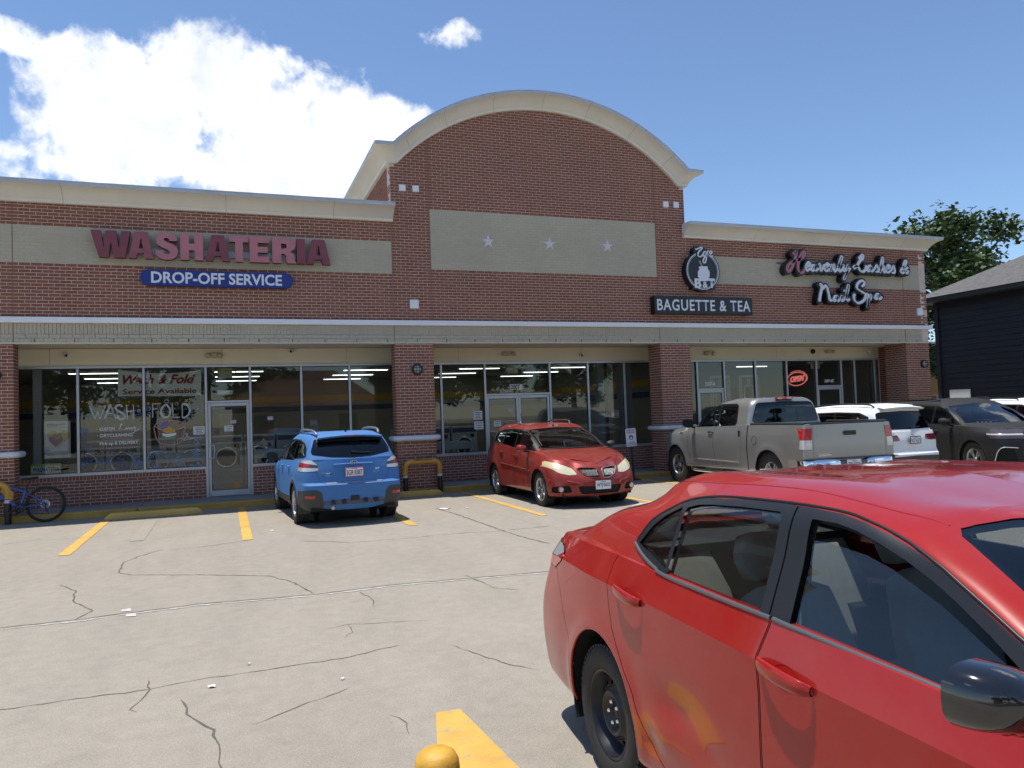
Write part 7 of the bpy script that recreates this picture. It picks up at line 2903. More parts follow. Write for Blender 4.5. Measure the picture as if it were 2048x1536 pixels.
# ------------------------------------------------------------------ red hatchback facing the lot
def build_hatch():
    root = empty('red_hatchback', (10.27, -1.27, 0), radians(-90.3), 'faded red compact hatchback parked facing the lot, twin mesh grilles and hazy headlamps', 'car')
    red = paint('paint_oldred', (.26, .022, .016), rough=.36, metal=.15, dust=.12, coat=.8)
    res = (8, 8, 64)
    sp = [(.02, .335, .375), (2.62, .335, .375)]
    W = lambda k, r=.80, f=.74: [(-.8, r + k), (-.4, .86 + k), (0, .885 + k), (1.3, .882 + k), (2.6, .888 + k), (3.0, .86 + k), (3.45, f + k)]
    B = Body()
    R0 = ring(3.36, -.74, .77, .22, res=res)
    R1 = ring(3.46, -.78, W(-.025), [(-.8, .30), (0, .26), (2.6, .25), (3.45, .225)], .30, .2, .15, .06, res)
    R2 = ring(3.52, -.82, W(0), [(-.8, .44), (3.45, .36)], .32, .2, .16, .06, res)
    R3 = ring(3.53, -.83, W(.002), [(-.8, .64), (3.45, .50)], .33, .2, .18, .06, res)
    R4 = ring(3.49, -.80, W(-.002), [(-.8, .84), (2.6, .80), (3.1, .70), (3.45, .60)], .36, .22, .22, .07, res)
    R5 = ring(3.38, -.76, [(-.8, .72), (-.3, .80), (.4, .838), (1.5, .845), (2.3, .83), (2.8, .77), (3.2, .66), (3.4, .55)], [(-.8, 1.12), (.3, 1.125), (1.2, 1.065), (2.0, 1.025), (2.5, .985), (3.0, .88), (3.4, .735)], .36, .22, .26, .08, res)
    R6 = ring(3.33, -.72, [(-.8, .66), (.4, .79), (1.5, .80), (2.3, .77), (2.8, .68), (3.2, .55), (3.4, .44)], [(-.8, 1.13), (.3, 1.135), (1.2, 1.075), (2.0, 1.04), (2.5, 1.005), (3.0, .905), (3.35, .765)], .34, .22, .24, .07, res)
    R7 = ring(3.31, -.70, [(-.8, .3), (1, .4), (2.5, .42), (3.3, .30)], [(-.8, 1.13), (1.2, 1.08), (2.3, 1.06), (2.7, 1.0), (3.0, .93), (3.3, .80)], .2, .2, .10, .05, res)
    R8 = ring(3.31, -.70, .001, [(-.8, 1.13), (1.2, 1.08), (2.3, 1.065), (2.7, 1.005), (3.0, .94), (3.3, .81)], .001, .001, .01, .01, res)
    B.grid(loft([R0, R1, R2, R3, R4, R5], 5), 1, warp=flare(sp, .022, .045))
    B.grid(loft([R5, R6, R7, R8], 4), 2)
    G = Body()
    g0 = ring(2.56, -.72, [(-.7, .70), (0, .815), (1.3, .832), (2.0, .81), (2.3, .76)], [(-.7, 1.12), (.3, 1.128), (1.2, 1.068), (2.4, 1.015)], .16, .16, .20, .07, res)
    g1 = ring(2.02, -.62, [(-.6, .65), (0, .755), (1.3, .768), (1.9, .735)], 1.27, .15, .16, .17, .07, res)
    g2 = ring(1.56, -.45, [(-.4, .58), (0, .665), (1.3, .682), (1.5, .65)], [(-.4, 1.44), (.6, 1.47), (1.5, 1.415)], .15, .16, .12, .06, res)
    g3 = ring(1.48, -.42, [(-.4, .51), (0, .59), (1.3, .61), (1.5, .57)], [(-.4, 1.49), (.5, 1.525), (1.1, 1.50), (1.5, 1.445)], .15, .14, .11, .05, res)
    g4 = ring(1.42, -.41, [(-.4, .28), (1, .33), (1.4, .29)], [(-.4, 1.52), (.5, 1.553), (1.1, 1.528), (1.45, 1.462)], .1, .1, .07, .04, res)
    g5 = ring(1.41, -.41, .001, [(-.4, 1.525), (.5, 1.558), (1.1, 1.533), (1.45, 1.468)], .001, .001, .01, .01, res)
    G.grid(loft([g0, g1, g2, g3, g4, g5], 5), 3, centre=(None, 0, 1.0))
    arches(B, sp, {1})
    side = lambda c, n: c.y > .5 and abs(n.x) < .75
    B.cut([(.33, 1.3), (.27, 1.0), (.36, .78), (.45, .62), (.50, .28), (1.22, .27), (1.24, .9), (1.26, 1.3)], 11, 'xz', side, {1, 2}, seam=.004)
    B.cut([(1.275, 1.3), (1.25, .9), (1.23, .27), (2.16, .27), (2.24, .6), (2.26, 1.0), (2.22, 1.3)], 12, 'xz', side, {1, 2}, seam=.004)
    ff = lambda c, n: n.x > .12 and c.x > 2.7
    # headlamps, grilles, bumper openings
    B.cut(rounded([(.415, .615), (.56, .605), (.73, .655), (.80, .72), (.95, .80), (.95, .875), (.83, .86), (.62, .79), (.47, .72)], .03), 14, 'yz', lambda c, n: c.x > 2.78 and c.z > .55, {1, 2}, seam=.005)
    B.cut(rounded([(.72, .70), (.95, .80), (.95, .88), (.85, .865), (.76, .82)], .02), 15, 'yz', lambda c, n: True, {14})
    B.cut(rounded([(.030, .545), (.16, .545), (.30, .60), (.405, .715), (.33, .735), (.12, .725), (.045, .70)], .03), 16, 'yz', ff, {1, 2}, seam=.012)
    B.cut(rounded([(-.02, .265), (.36, .265), (.40, .30), (.435, .40), (.36, .41), (-.02, .40)], .02), 17, 'yz', ff, {1})
    B.cut(rounded([(.53, .30), (.84, .30), (.84, .41), (.58, .425)], .04), 18, 'yz', ff, {1})
    B.cut([(2.30, -.01), (2.24, .70), (2.60, .735), (3.0, .585), (3.30, .36), (3.39, .20), (3.40, -.01)], 19, 'xy', lambda c, n: n.z > .3, {1, 2}, seam=.004)
    # bumper cover joint to the wing
    B.cut([(3.02, .30), (3.02, .58), (2.98, .66), (3.10, .68), (4, .62), (4, .30)], 20, 'xz', lambda c, n: c.y > .62, {1}, seam=.003)
    open_cabin(B, {2, 11, 12, 19, SEAM}, -.62, 2.2, .80)
    B.part('body_shell', {1, 2, 20, SEAM}, [red, MATS['car_black']], root, mi={SEAM: 1})
    B.part('hood', 19, red, root)
    gm = mat('grille_mesh', (.16, .155, .15), .5, .4, bump=1.0, bscale=300)
    for hs in (1, -1):
        g = B.part('grille', 16, MATS['well_black'], root, (hs,), off=-.012)
        # wire mesh of crossing rods
        mb = MB()
        for k in range(16):
            y0 = .03 + k * .026
            for sgn in (1, -1):
                pts = [(y0 + sgn * t * .10, .54 + t * .20) for t in (0, .25, .5, .75, 1)]
                pts = [p for p in pts if inside([(.035, .548), (.16, .548), (.30, .603), (.40, .713), (.33, .732), (.12, .722), (.048, .70)], p[0], p[1])]
                if len(pts) > 1:
                    q = B.drape(pts, 'yz', .001, 1)
                    mb.tube([(p.x, p.y * hs, p.z) for p in q], .0035, 4)
        mb.build('mesh', mat('grille_wire', (.50, .49, .45), .35, .7), g)
        lp = spline2(rounded([(.030, .545), (.16, .545), (.30, .60), (.405, .715), (.33, .735), (.12, .725), (.045, .70)], .03), 1, True)
        q = B.drape([(p[0], p[1]) for p in lp], 'yz', .002, 1)
        mb = MB(); mb.tube([(p.x, p.y * hs, p.z) for p in q], .008, 6, closed=True); mb.build('surround', MATS['rail_silver'] if hs > 0 else red, g)
        h = B.part('headlamp', 14, MATS['lamp_yellowed'], root, (hs,), off=.004)
        B.part('indicator', 15, mat('lamp_hazy_amber', (.62, .48, .26), .3, coat=.5), h, (hs,), off=.006)
        c = B.drape([(.60, .68)], 'yz', .006, 1)[0]
        B.part('fog_recess', 18, MATS['well_black'], root, (hs,), off=-.03)
        c = B.drape([(.72, .356)], 'yz', .0, 1)[0]
        mb = MB()
        mb.lathe([(.056, -.03), (.056, .0), (.048, .008), (.046, .0)], 20, Matrix.Translation((c.x, c.y * hs, c.z)) @ Matrix.Rotation(pi / 2, 4, 'Y')); fo = mb.build('fog_lamp', red, root)
        mb = MB(); mb.lathe([(.001, .004), (.03, .003), (.046, -.002)], 16, Matrix.Translation((c.x, c.y * hs, c.z)) @ Matrix.Rotation(pi / 2, 4, 'Y')); mb.build('lens', MATS['lamp_lens'], fo)
        d = B.part('rear_door', 11, [red, MATS['cabin_dark']], root, (hs,), inner=.03)
        d2 = B.part('front_door', 12, [red, MATS['cabin_dark']], root, (hs,), inner=.03)
        handle(B, d, .50, .965, hs, red); handle(B, d2, 1.40, .925, hs, red)
        strip(B, [(.50, .72), (1.2, .695), (2.2, .655)], .014, 'side_moulding', red, root, sides=(hs,), off=.004)
        mirror_pod(root, 2.0, hs * .985, 1.075, hs, red if hs < 0 else MATS['car_trim'], .95)
    B.part('air_intake', 17, MATS['well_black'], root, off=-.02)
    # bumper ridge
    q = B.drape([(-.86, .52), (-.6, .50), (-.45, .47), (-.36, .43)], 'yz', -.002, 1)
    for hs in (1, -1):
        mb = MB(); mb.tube([(p.x, -p.y * hs, p.z) for p in q], .018, 8); mb.build('bumper_ridge', red, root)
    # greenhouse
    sg = lambda c, n: n.y > .1 and c.y > .4
    G.cut([(2.28, 1.02), (2.15, 1.13), (1.92, 1.25), (1.62, 1.385), (1.40, 1.43), (.9, 1.452), (.3, 1.435), (-.05, 1.38), (-.25, 1.26), (-.30, 1.17), (-.1, 1.15), (.4, 1.06), (1, 1.02)], 21, 'xz', sg, {3})
    G.cut([(2.08, 1.04), (2.02, 1.17), (1.62, 1.362), (1.40, 1.405), (1.27, 1.415), (1.26, 1.04)], 22, 'xz', sg, {21})
    G.cut([(1.20, 1.04), (1.20, 1.42), (.9, 1.43), (.55, 1.425), (.42, 1.04)], 23, 'xz', sg, {21})
    G.cut([(.38, 1.16), (.50, 1.422), (.3, 1.412), (-.04, 1.358), (-.23, 1.25), (-.26, 1.185)], 24, 'xz', sg, {21})
    G.cut([(-.02, 1.05), (.66, 1.055), (.70, 1.08), (.655, 1.25), (.605, 1.405), (.55, 1.425), (-.02, 1.452)], 27, 'yz', lambda c, n: n.x > .03 and c.x > 1.15, {3})
    G.cut(rounded([(-.02, 1.14), (.6, 1.17), (.63, 1.22), (.55, 1.40), (-.02, 1.46)], .02), 28, 'yz', lambda c, n: n.x < -.05 and c.x < -.2, {3})
    G.part('roof', {3}, [red, MATS['headliner']], root, inner=.03)
    G.part('windscreen', 27, MATS['car_glass'], root, off=-.003)
    G.part('rear_window', 28, MATS['car_glass_dark'], root, off=.003)
    q = G.drape([(y, 1.06) for y in np.linspace(-.68, .68, 15)], 'yz', .004, 1)
    mb = MB(); mb.tube(q, .012, 6); mb.build('cowl_seal', MATS['car_trim'], root)
    lp = [(-.66, 1.06), (-.655, 1.25), (-.60, 1.405), (-.3, 1.44), (0, 1.45), (.3, 1.44), (.60, 1.405), (.655, 1.25), (.66, 1.06)]
    mb = MB(); mb.tube(G.drape([(p[0], p[1]) for p in spline2(lp, 4)], 'yz', .002, 1), .007, 6); mb.build('windscreen_seal', MATS['car_trim'], root)
    for hs in (1, -1):
        G.part('window_frame', {21}, MATS['car_black'], root, (hs,), off=.002)
        G.part('front_door_glass', 22, MATS['car_glass_dark'], root, (hs,), off=-.003)
        G.part('rear_door_glass', 23, MATS['car_glass_dark'], root, (hs,), off=-.003)
        G.part('quarter_glass', 24, MATS['car_glass_dark'], root, (hs,), off=-.003)
        mb = MB()
        pth = [(.95, .555 * hs, 1.525), (.88, .56 * hs, 1.585), (.5, .56 * hs, 1.60), (-.05, .545 * hs, 1.59), (-.20, .53 * hs, 1.54)]
        mb.tube(spline2(pth, 4), .017, 8); mb.build('roof_rail', MATS['chrome_car'], root)
    for (y0, y1) in ((-.50, .05), (.02, .58)):
        q = G.drape([(y0, 1.085), ((y0 + y1) / 2, 1.075), (y1, 1.068)], 'yz', .02, 1)
        mb = MB(); mb.tube(q, .008, 5); mb.build('wiper', MATS['car_black'], root)
    mb = MB(); mb.tube([(1.05, -.55, 1.52), (.9, -.56, 1.78)], .004, 5); mb.build('antenna', MATS['car_black'], root)
    # stickers and a phone holder behind the windscreen
    q = G.drape([(.34, 1.40), (.50, 1.395), (.50, 1.365), (.34, 1.37)], 'yz', -.012, 1)
    mb = MB(); mb.add(q, [(0, 1, 2, 3)]); mb.build('registration_sticker', MATS['paper'], root)
    mb = MB(); mb.tube([(1.95, -.02, 1.07), (1.9, -.02, 1.18)], .012, 6); mb.box(1.88, 1.90, -.02, .20, 1.165, 1.195); mb.build('phone_holder', MATS['paper'], root)
    plate(root, (3.555, 0, .422), 'WTJ\u00b75633', 1)
    cabin_bits(root, -.6, 2.2, .74, .28, 1.05)
    mount_wheels(root, wheel(.325, .215, .205, 'spoke', 5), .765, 2.60, .325, 0, .02)
    wheel_wells(root, (.02, 2.62), .385, .87, .5, .335)
    mb = MB(); mb.box(-.7, 3.3, -.70, .70, .21, .27); mb.build('underbody', MATS['under_black'], root)
    return root


build_hatch()


# ------------------------------------------------------------------ silver pickup
def build_pickup():
    root = empty('silver_pickup', (14.63, -5.22, 0), radians(85.7), 'silver pickup truck with chrome rear bumper and side steps, parked nose-in by the brick column', 'truck')
    sil = paint('paint_silver', (.33, .325, .31), rough=.34, metal=.55, dust=.05)
    res = (8, 7, 72)
    sp = [(-.05, .43, .47), (3.66, .43, .47)]
    W = lambda k: [(-1.2, .985 + k), (0, .995 + k), (1.5, .985 + k), (3.5, .99 + k), (4.2, .95 + k), (4.7, .86 + k)]
    B = Body()
    R0 = ring(4.55, -1.08, .84, .44, rf=.3, rr=.06, bf=.15, br=.02, res=res)
    R1 = ring(4.63, -1.12, W(-.045), [(-1.2, .52), (0, .44), (3, .41), (4.6, .42)], .35, .05, .18, .01, res)
    R2 = ring(4.68, -1.13, W(-.01), [(-1.2, .66), (4.6, .62)], .38, .05, .2, .01, res)
    R3 = ring(4.68, -1.13, W(.005), [(-1.2, .92), (4.6, .86)], .40, .05, .22, .01, res)
    R4 = ring(4.60, -1.12, W(-.012), [(-1.2, 1.18), (3.5, 1.14), (4.6, 1.08)], .42, .05, .25, .01, res)
    R5 = ring(4.48, -1.11, [(-1.2, .945), (1.5, .94), (2.8, .93), (3.5, .90), (4.2, .82), (4.5, .72)], [(-1.2, 1.375), (.7, 1.365), (1.5, 1.335), (2.9, 1.30), (3.6, 1.265), (4.2, 1.21), (4.5, 1.15)], .42, .05, .26, .01, res)
    R6 = ring(4.44, -1.05, [(-1.2, .88), (1.5, .875), (2.8, .85), (3.5, .80), (4.2, .70), (4.5, .6)], [(-1.2, 1.388), (.7, 1.378), (1.5, 1.35), (2.9, 1.325), (3.6, 1.30), (4.2, 1.245), (4.5, 1.19)], .40, .05, .24, .01, res)
    R7 = ring(4.42, -1.04, [(-1.2, .4), (4.4, .4)], [(-1.2, 1.388), (1.5, 1.36), (2.9, 1.36), (3.6, 1.335), (4.4, 1.25)], .2, .05, .1, .01, res)
    R8 = ring(4.42, -1.04, .001, [(-1.2, 1.388), (1.5, 1.36), (2.9, 1.37), (3.6, 1.345), (4.4, 1.26)], .001, .001, .01, .01, res)
    B.grid(loft([R0, R1, R2, R3, R4, R5], 5), 1, centre=(None, 0, .9), warp=flare(sp, .020, .09))
    B.grid(loft([R5, R6, R7, R8], 3), 2, centre=(None, 0, .9))
    G = Body()
    g0 = ring(3.20, .70, [(.7, .895), (2.6, .905), (2.9, .88)], [(.7, 1.36), (2.0, 1.335), (3.2, 1.30)], .18, .10, .22, .03, res)
    g1 = ring(2.78, .72, [(.7, .83), (2.4, .845), (2.6, .82)], 1.57, .16, .12, .18, .03, res)
    g2 = ring(2.30, .76, [(.7, .735), (2.0, .755), (2.2, .72)], [(.7, 1.815), (1.5, 1.83), (2.3, 1.775)], .16, .14, .13, .03, res)
    g3 = ring(2.20, .80, [(.8, .655), (2.0, .675), (2.1, .64)], [(.8, 1.875), (1.4, 1.895), (2.2, 1.825)], .16, .14, .12, .03, res)
    g4 = ring(2.12, .82, [(.8, .35), (2.0, .36)], [(.8, 1.905), (1.4, 1.925), (2.15, 1.845)], .1, .1, .08, .02, res)
    g5 = ring(2.11, .82, .001, [(.8, 1.91), (1.4, 1.93), (2.15, 1.85)], .001, .001, .01, .01, res)
    G.grid(loft([g0, g1, g2, g3, g4, g5], 5), 3, centre=(1.5, 0, 1.3))
    arches(B, sp, {1}, ymin=.5)
    side = lambda c, n: c.y > .6 and abs(n.x) < .75
    B.cut([(1.02, 1.5), (.90, 1.25), (.93, .62), (.90, .50), (1.86, .48), (1.92, .62), (1.97, .95), (1.93, 1.30), (1.92, 1.5)], 11, 'xz', side, {1, 2}, seam=.005)
    B.cut([(1.935, 1.5), (1.945, 1.30), (1.985, .95), (1.935, .62), (1.875, .48), (2.95, .47), (3.04, .60), (3.08, 1.0), (3.02, 1.5)], 12, 'xz', side, {1, 2}, seam=.005)
    # gap between cab and bed
    B.cut([(.655, .3), (.655, 1.6), (.69, 1.6), (.69, .3)], 40, 'xz', lambda c, n: c.y > .3, {1, 2})
    # tail lamps and tailgate
    B.cut([(-2, .93), (-1.00, .93), (-1.01, 1.10), (-.915, 1.30), (-2, 1.32)], 14, 'xz', lambda c, n: c.x < -.8 and c.y > .815, {1}, seam=.004)
    B.cut([(-2, .93), (-.9, .93), (-.9, 1.10), (-2, 1.09)], 15, 'xz', None, {14})
    rf_ = lambda c, n: n.x < -.3 and c.x < -.95
    B.cut([(-.02, .765), (.785, .765), (.785, 1.6), (-.02, 1.6)], 16, 'yz', lambda c, n: c.x < -.99, {1, 2}, seam=.005)
    B.cut(rounded([(-.02, .835), (.58, .835), (.60, 1.06), (.50, 1.10), (-.02, 1.10)], .03), 17, 'yz', rf_, {16})
    B.cut([(5, 1.10), (4.40, 1.00), (4.05, 1.02), (3.98, 1.15), (4.15, 1.22), (5, 1.22)], 18, 'xz', lambda c, n: c.x > 3.8 and c.y > .45, {1, 2}, seam=.005)
    B.cut([(-.02, .80), (.60, .80), (.62, 1.12), (-.02, 1.14)], 19, 'yz', lambda c, n: n.x > .3 and c.x > 4, {1})
    B.cut([(5, .42), (4.20, .42), (4.22, .75), (5, .75)], 20, 'xz', lambda c, n: c.x > 4.1, {1}, seam=.004)
    B.cut([(3.05, -.01), (2.95, .84), (3.6, .80), (4.15, .70), (4.38, .5), (4.50, -.01)], 21, 'xy', lambda c, n: n.z > .3, {1, 2}, seam=.005)
    open_cabin(B, {2, 11, 12, 21, SEAM}, .70, 2.95, .88, 1.0)
    B.retag(lambda c, n, t: 52 if t in (2, 16) and c.x < .655 and c.z > 1.2 and c.y < .84 and n.z > .4 and c.x > -1.03 else None)
    B.drop(52)
    B.part('body_shell', {1, 2, SEAM, 40}, [sil, MATS['car_black']], root, mi={SEAM: 1, 40: 1})
    tg = B.part('tailgate', {16, 17}, sil, root)
    B.part('hood', 21, sil, root)
    B.part('grille', 19, MATS['chrome_car'], root)
    B.part('front_bumper', 20, sil, root)
    for hs in (1, -1):
        t = B.part('tail_lamp', {14}, MATS['lamp_red'], root, (hs,), off=.005)
        B.part('reverse_lamp', 15, MATS['lamp_lens'], t, (hs,), off=.005)
        B.part('headlamp', 18, MATS['lamp_lens'], root, (hs,), off=.004)
        d = B.part('rear_door', 11, [sil, MATS['cabin_dark']], root, (hs,), inner=.03)
        d2 = B.part('front_door', 12, [sil, MATS['cabin_dark']], root, (hs,), inner=.03)
        handle(B, d2, 2.09, 1.215, hs, MATS['car_black'], .10)
        p = B.drape([(.955, 1.19)], 'xz', .005)[0]
        mb = MB(); mb.box(.935, .985, min(hs * p.y - .012, hs * p.y + .012), max(hs * p.y - .012, hs * p.y + .012), 1.13, 1.26); mb.build('door_handle', MATS['car_black'], d, bevel=.008)
        strip(B, [(1.0, .60), (1.9, .605), (2.85, .60)], .016, 'side_moulding', sil, root, sides=(hs,), off=.0)
        # fuel door
        if hs > 0:
            c = [(.42 + .075 * cos(2 * pi * j / 28), 1.07 + .085 * sin(2 * pi * j / 28)) for j in range(28)]
            mb = MB(); mb.tube(B.drape(c, 'xz', .001), .0035, 5, closed=True); mb.build('fuel_door', MATS['car_black'], root)
        mb = MB()
        yb = hs * .965
        mb.tube(spline2([(3.02, yb - hs * .2, .42), (2.92, yb, .36), (2.0, yb + hs * .01, .355), (1.1, yb, .36), (1.0, yb - hs * .2, .42)], 6), .04, 10); sb = mb.build('side_step', MATS['chrome_car'], root)
        for x in (2.6, 1.45):
            m2 = MB(); m2.box(x - .2, x + .2, min(yb - .03, yb + .03), max(yb - .03, yb + .03), .394, .402); m2.build('step_pad', MATS['car_black'], sb)
        mirror_pod(root, 2.78, hs * 1.13, 1.40, hs, MATS['car_black'], 1.28)
        # black bed rail cap
        mb = MB(); q = B.drape([(x, hs * .90) for x in np.linspace(.62, -1.05, 9)], 'xy', .012)
        mb.tube(q, .026, 6); mb.build('bed_rail_cap', MATS['car_trim'], root)
    mb = MB(); mb.box(-1.115, -1.02, -.80, .80, 1.378, 1.402); mb.build('tailgate_cap', MATS['car_trim'], tg, bevel=.01)
    mb = MB()
    mb.box(-.98, .62, -.83, .83, .86, .90); mb.box(-.98, .62, -.86, -.83, .88, 1.37); mb.box(-.98, .62, .83, .86, .88, 1.37); mb.box(.60, .63, -.83, .83, .88, 1.36); mb.box(-1.0, -.97, -.78, .78, .88, 1.36)
    mb.build('bed_liner', MATS['cladding'], root)
    mb = MB(); mb.box(-1.155, -1.135, -.125, .125, 1.165, 1.245); mb.build('tailgate_handle', MATS['car_black'], tg, bevel=.015)
    for (s, a0_, a1_, b0_, b1_) in (('TUNDRA', .74, .42, .80, .85), ('SR5 IFORCE', .74, .50, .872, .886)):
        me = text_mesh(s, 1, .02)
        co = [v.co.copy() for v in me.vertices]
        mx = max(c.x for c in co); mn = min(c.x for c in co); my = max(c.y for c in co); ny = min(c.y for c in co)
        pts = [(a0_ + (c.x - mn) / (mx - mn) * (a1_ - a0_), b0_ + (c.y - ny) / (my - ny) * (b1_ - b0_)) for c in co]
        for v, p in zip(me.vertices, B.drape(pts, 'yz', .005, -1)): v.co = p
        link_mesh('badge', me, root, MATS['chrome_car'])
    # chrome step bumper
    for hs in (1, -1):
        mb = MB()
        rows = []
        for (y, x, z0, z1) in ((.28, -1.20, .50, .715), (.36, -1.22, .49, .735), (.45, -1.225, .485, .745), (.80, -1.215, .485, .745), (.95, -1.17, .49, .74), (1.0, -1.08, .50, .735), (1.005, -.93, .52, .73)):
            rows.append([(x + .05, hs * (y - .0), z1 + .004), (x + .012, hs * y, z1), (x, hs * y, z1 - .02), (x - .006, hs * y, (z0 + z1) / 2), (x, hs * y, z0 + .02), (x + .05, hs * y, z0)])
        mb.grid(rows); mb.build('chrome_bumper', MATS['chrome_car'], root, recalc=True)
    mb = MB(); mb.box(-1.205, -1.10, -.33, .33, .50, .712); cb = mb.build('bumper_centre', mat('bumper_grey', (.11, .12, .15), .5, .3), root, bevel=.02)
    mb = MB(); mb.box(-1.20, -1.05, -.99, .99, .742, .756); mb.build('step_top', MATS['car_trim'], root)
    plate(root, (-1.2085, 0, .640), 'TSJ\u00b77324', -1)
    # cab glass
    sg = lambda c, n: n.y > .1 and c.y > .4
    G.cut([(3.0, 1.31), (2.86, 1.40), (2.55, 1.58), (2.22, 1.755), (2.05, 1.79), (1.9, 1.80), (1.93, 1.31)], 22, 'xz', sg, {3}, seam=.014)
    G.cut([(1.86, 1.31), (1.80, 1.80), (1.32, 1.80), (1.22, 1.76), (1.18, 1.40), (1.25, 1.34), (1.4, 1.31)], 23, 'xz', sg, {3}, seam=.014)
    G.cut([(1.93, 1.3), (1.885, 1.82), (1.815, 1.82), (1.87, 1.3)], 24, 'xz', sg, {3, SEAM})
    G.cut([(-.02, 1.36), (.80, 1.36), (.80, 1.40), (.72, 1.60), (.66, 1.77), (-.02, 1.82)], 27, 'yz', lambda c, n: n.x > .03 and c.x > 1.6, {3})
    G.cut(rounded([(-.02, 1.415), (.74, 1.415), (.78, 1.46), (.655, 1.775), (.60, 1.80), (-.02, 1.815)], .04), 28, 'yz', lambda c, n: n.x < -.05 and c.x < 1.2, {3}, seam=.014)
    G.part('roof', {3, SEAM}, [sil, MATS['car_black']], root, mi={SEAM: 1})
    G.part('headliner', {3}, MATS['headliner'], root, off=-.03)
    G.part('windscreen', 27, MATS['car_glass'], root)
    bw = G.part('rear_window', 28, MATS['car_glass_dark'], root, off=.0)
    mb = MB()
    for y in (-.26, .26): 
        q = G.drape([(y, 1.43), (y, 1.80)], 'yz', .003, -1); mb.tube(q, .007, 5)
    mb.build('slider_frame', MATS['car_black'], bw)
    for hs in (1, -1):
        G.part('front_door_glass', 22, MATS['car_glass'], root, (hs,), off=-.004)
        G.part('rear_door_glass', 23, MATS['car_glass_dark'], root, (hs,), off=-.004)
        G.part('pillar', 24, MATS['car_black'], root, (hs,), off=.003)
    q = [(.80, y, 1.90) for y in (-.17, .17)]
    mb = MB(); mb.box(.745, .80, -.20, .20, 1.868, 1.925); bl = mb.build('brake_light', MATS['lamp_red'], root, bevel=.012)
    mb = MB()
    for y in (-.11, .11): mb.box(.742, .75, y - .055, y + .055, 1.878, 1.905)
    mb.build('cargo_lamp', MATS['lamp_lens'], bl)
    cabin_bits(root, .72, 2.9, .80, .55, 1.33, rows=((2.15, .42), (2.15, -.42), (1.5, .42), (1.5, -.42)), wheel_y=.42)
    mount_wheels(root, wheel(.425, .235, .28, 'twin', 5, knobbly=True), .82, 3.71, .425, radians(3), -.05)
    wheel_wells(root, (-.05, 3.66), .48, .96, .5, .43)
    mb = MB(); mb.box(-1.0, 4.4, -.55, .55, .40, .60); mb.build('underbody', MATS['under_black'], root)
    q = B.drape([(3.30, 1.17), (3.36, 1.18), (3.45, 1.175)], 'xz', .004)
    mb = MB(); mb.tube(q, .014, 6); mb.build('fender_badge', MATS['chrome_car'], root)
    return root


build_pickup()


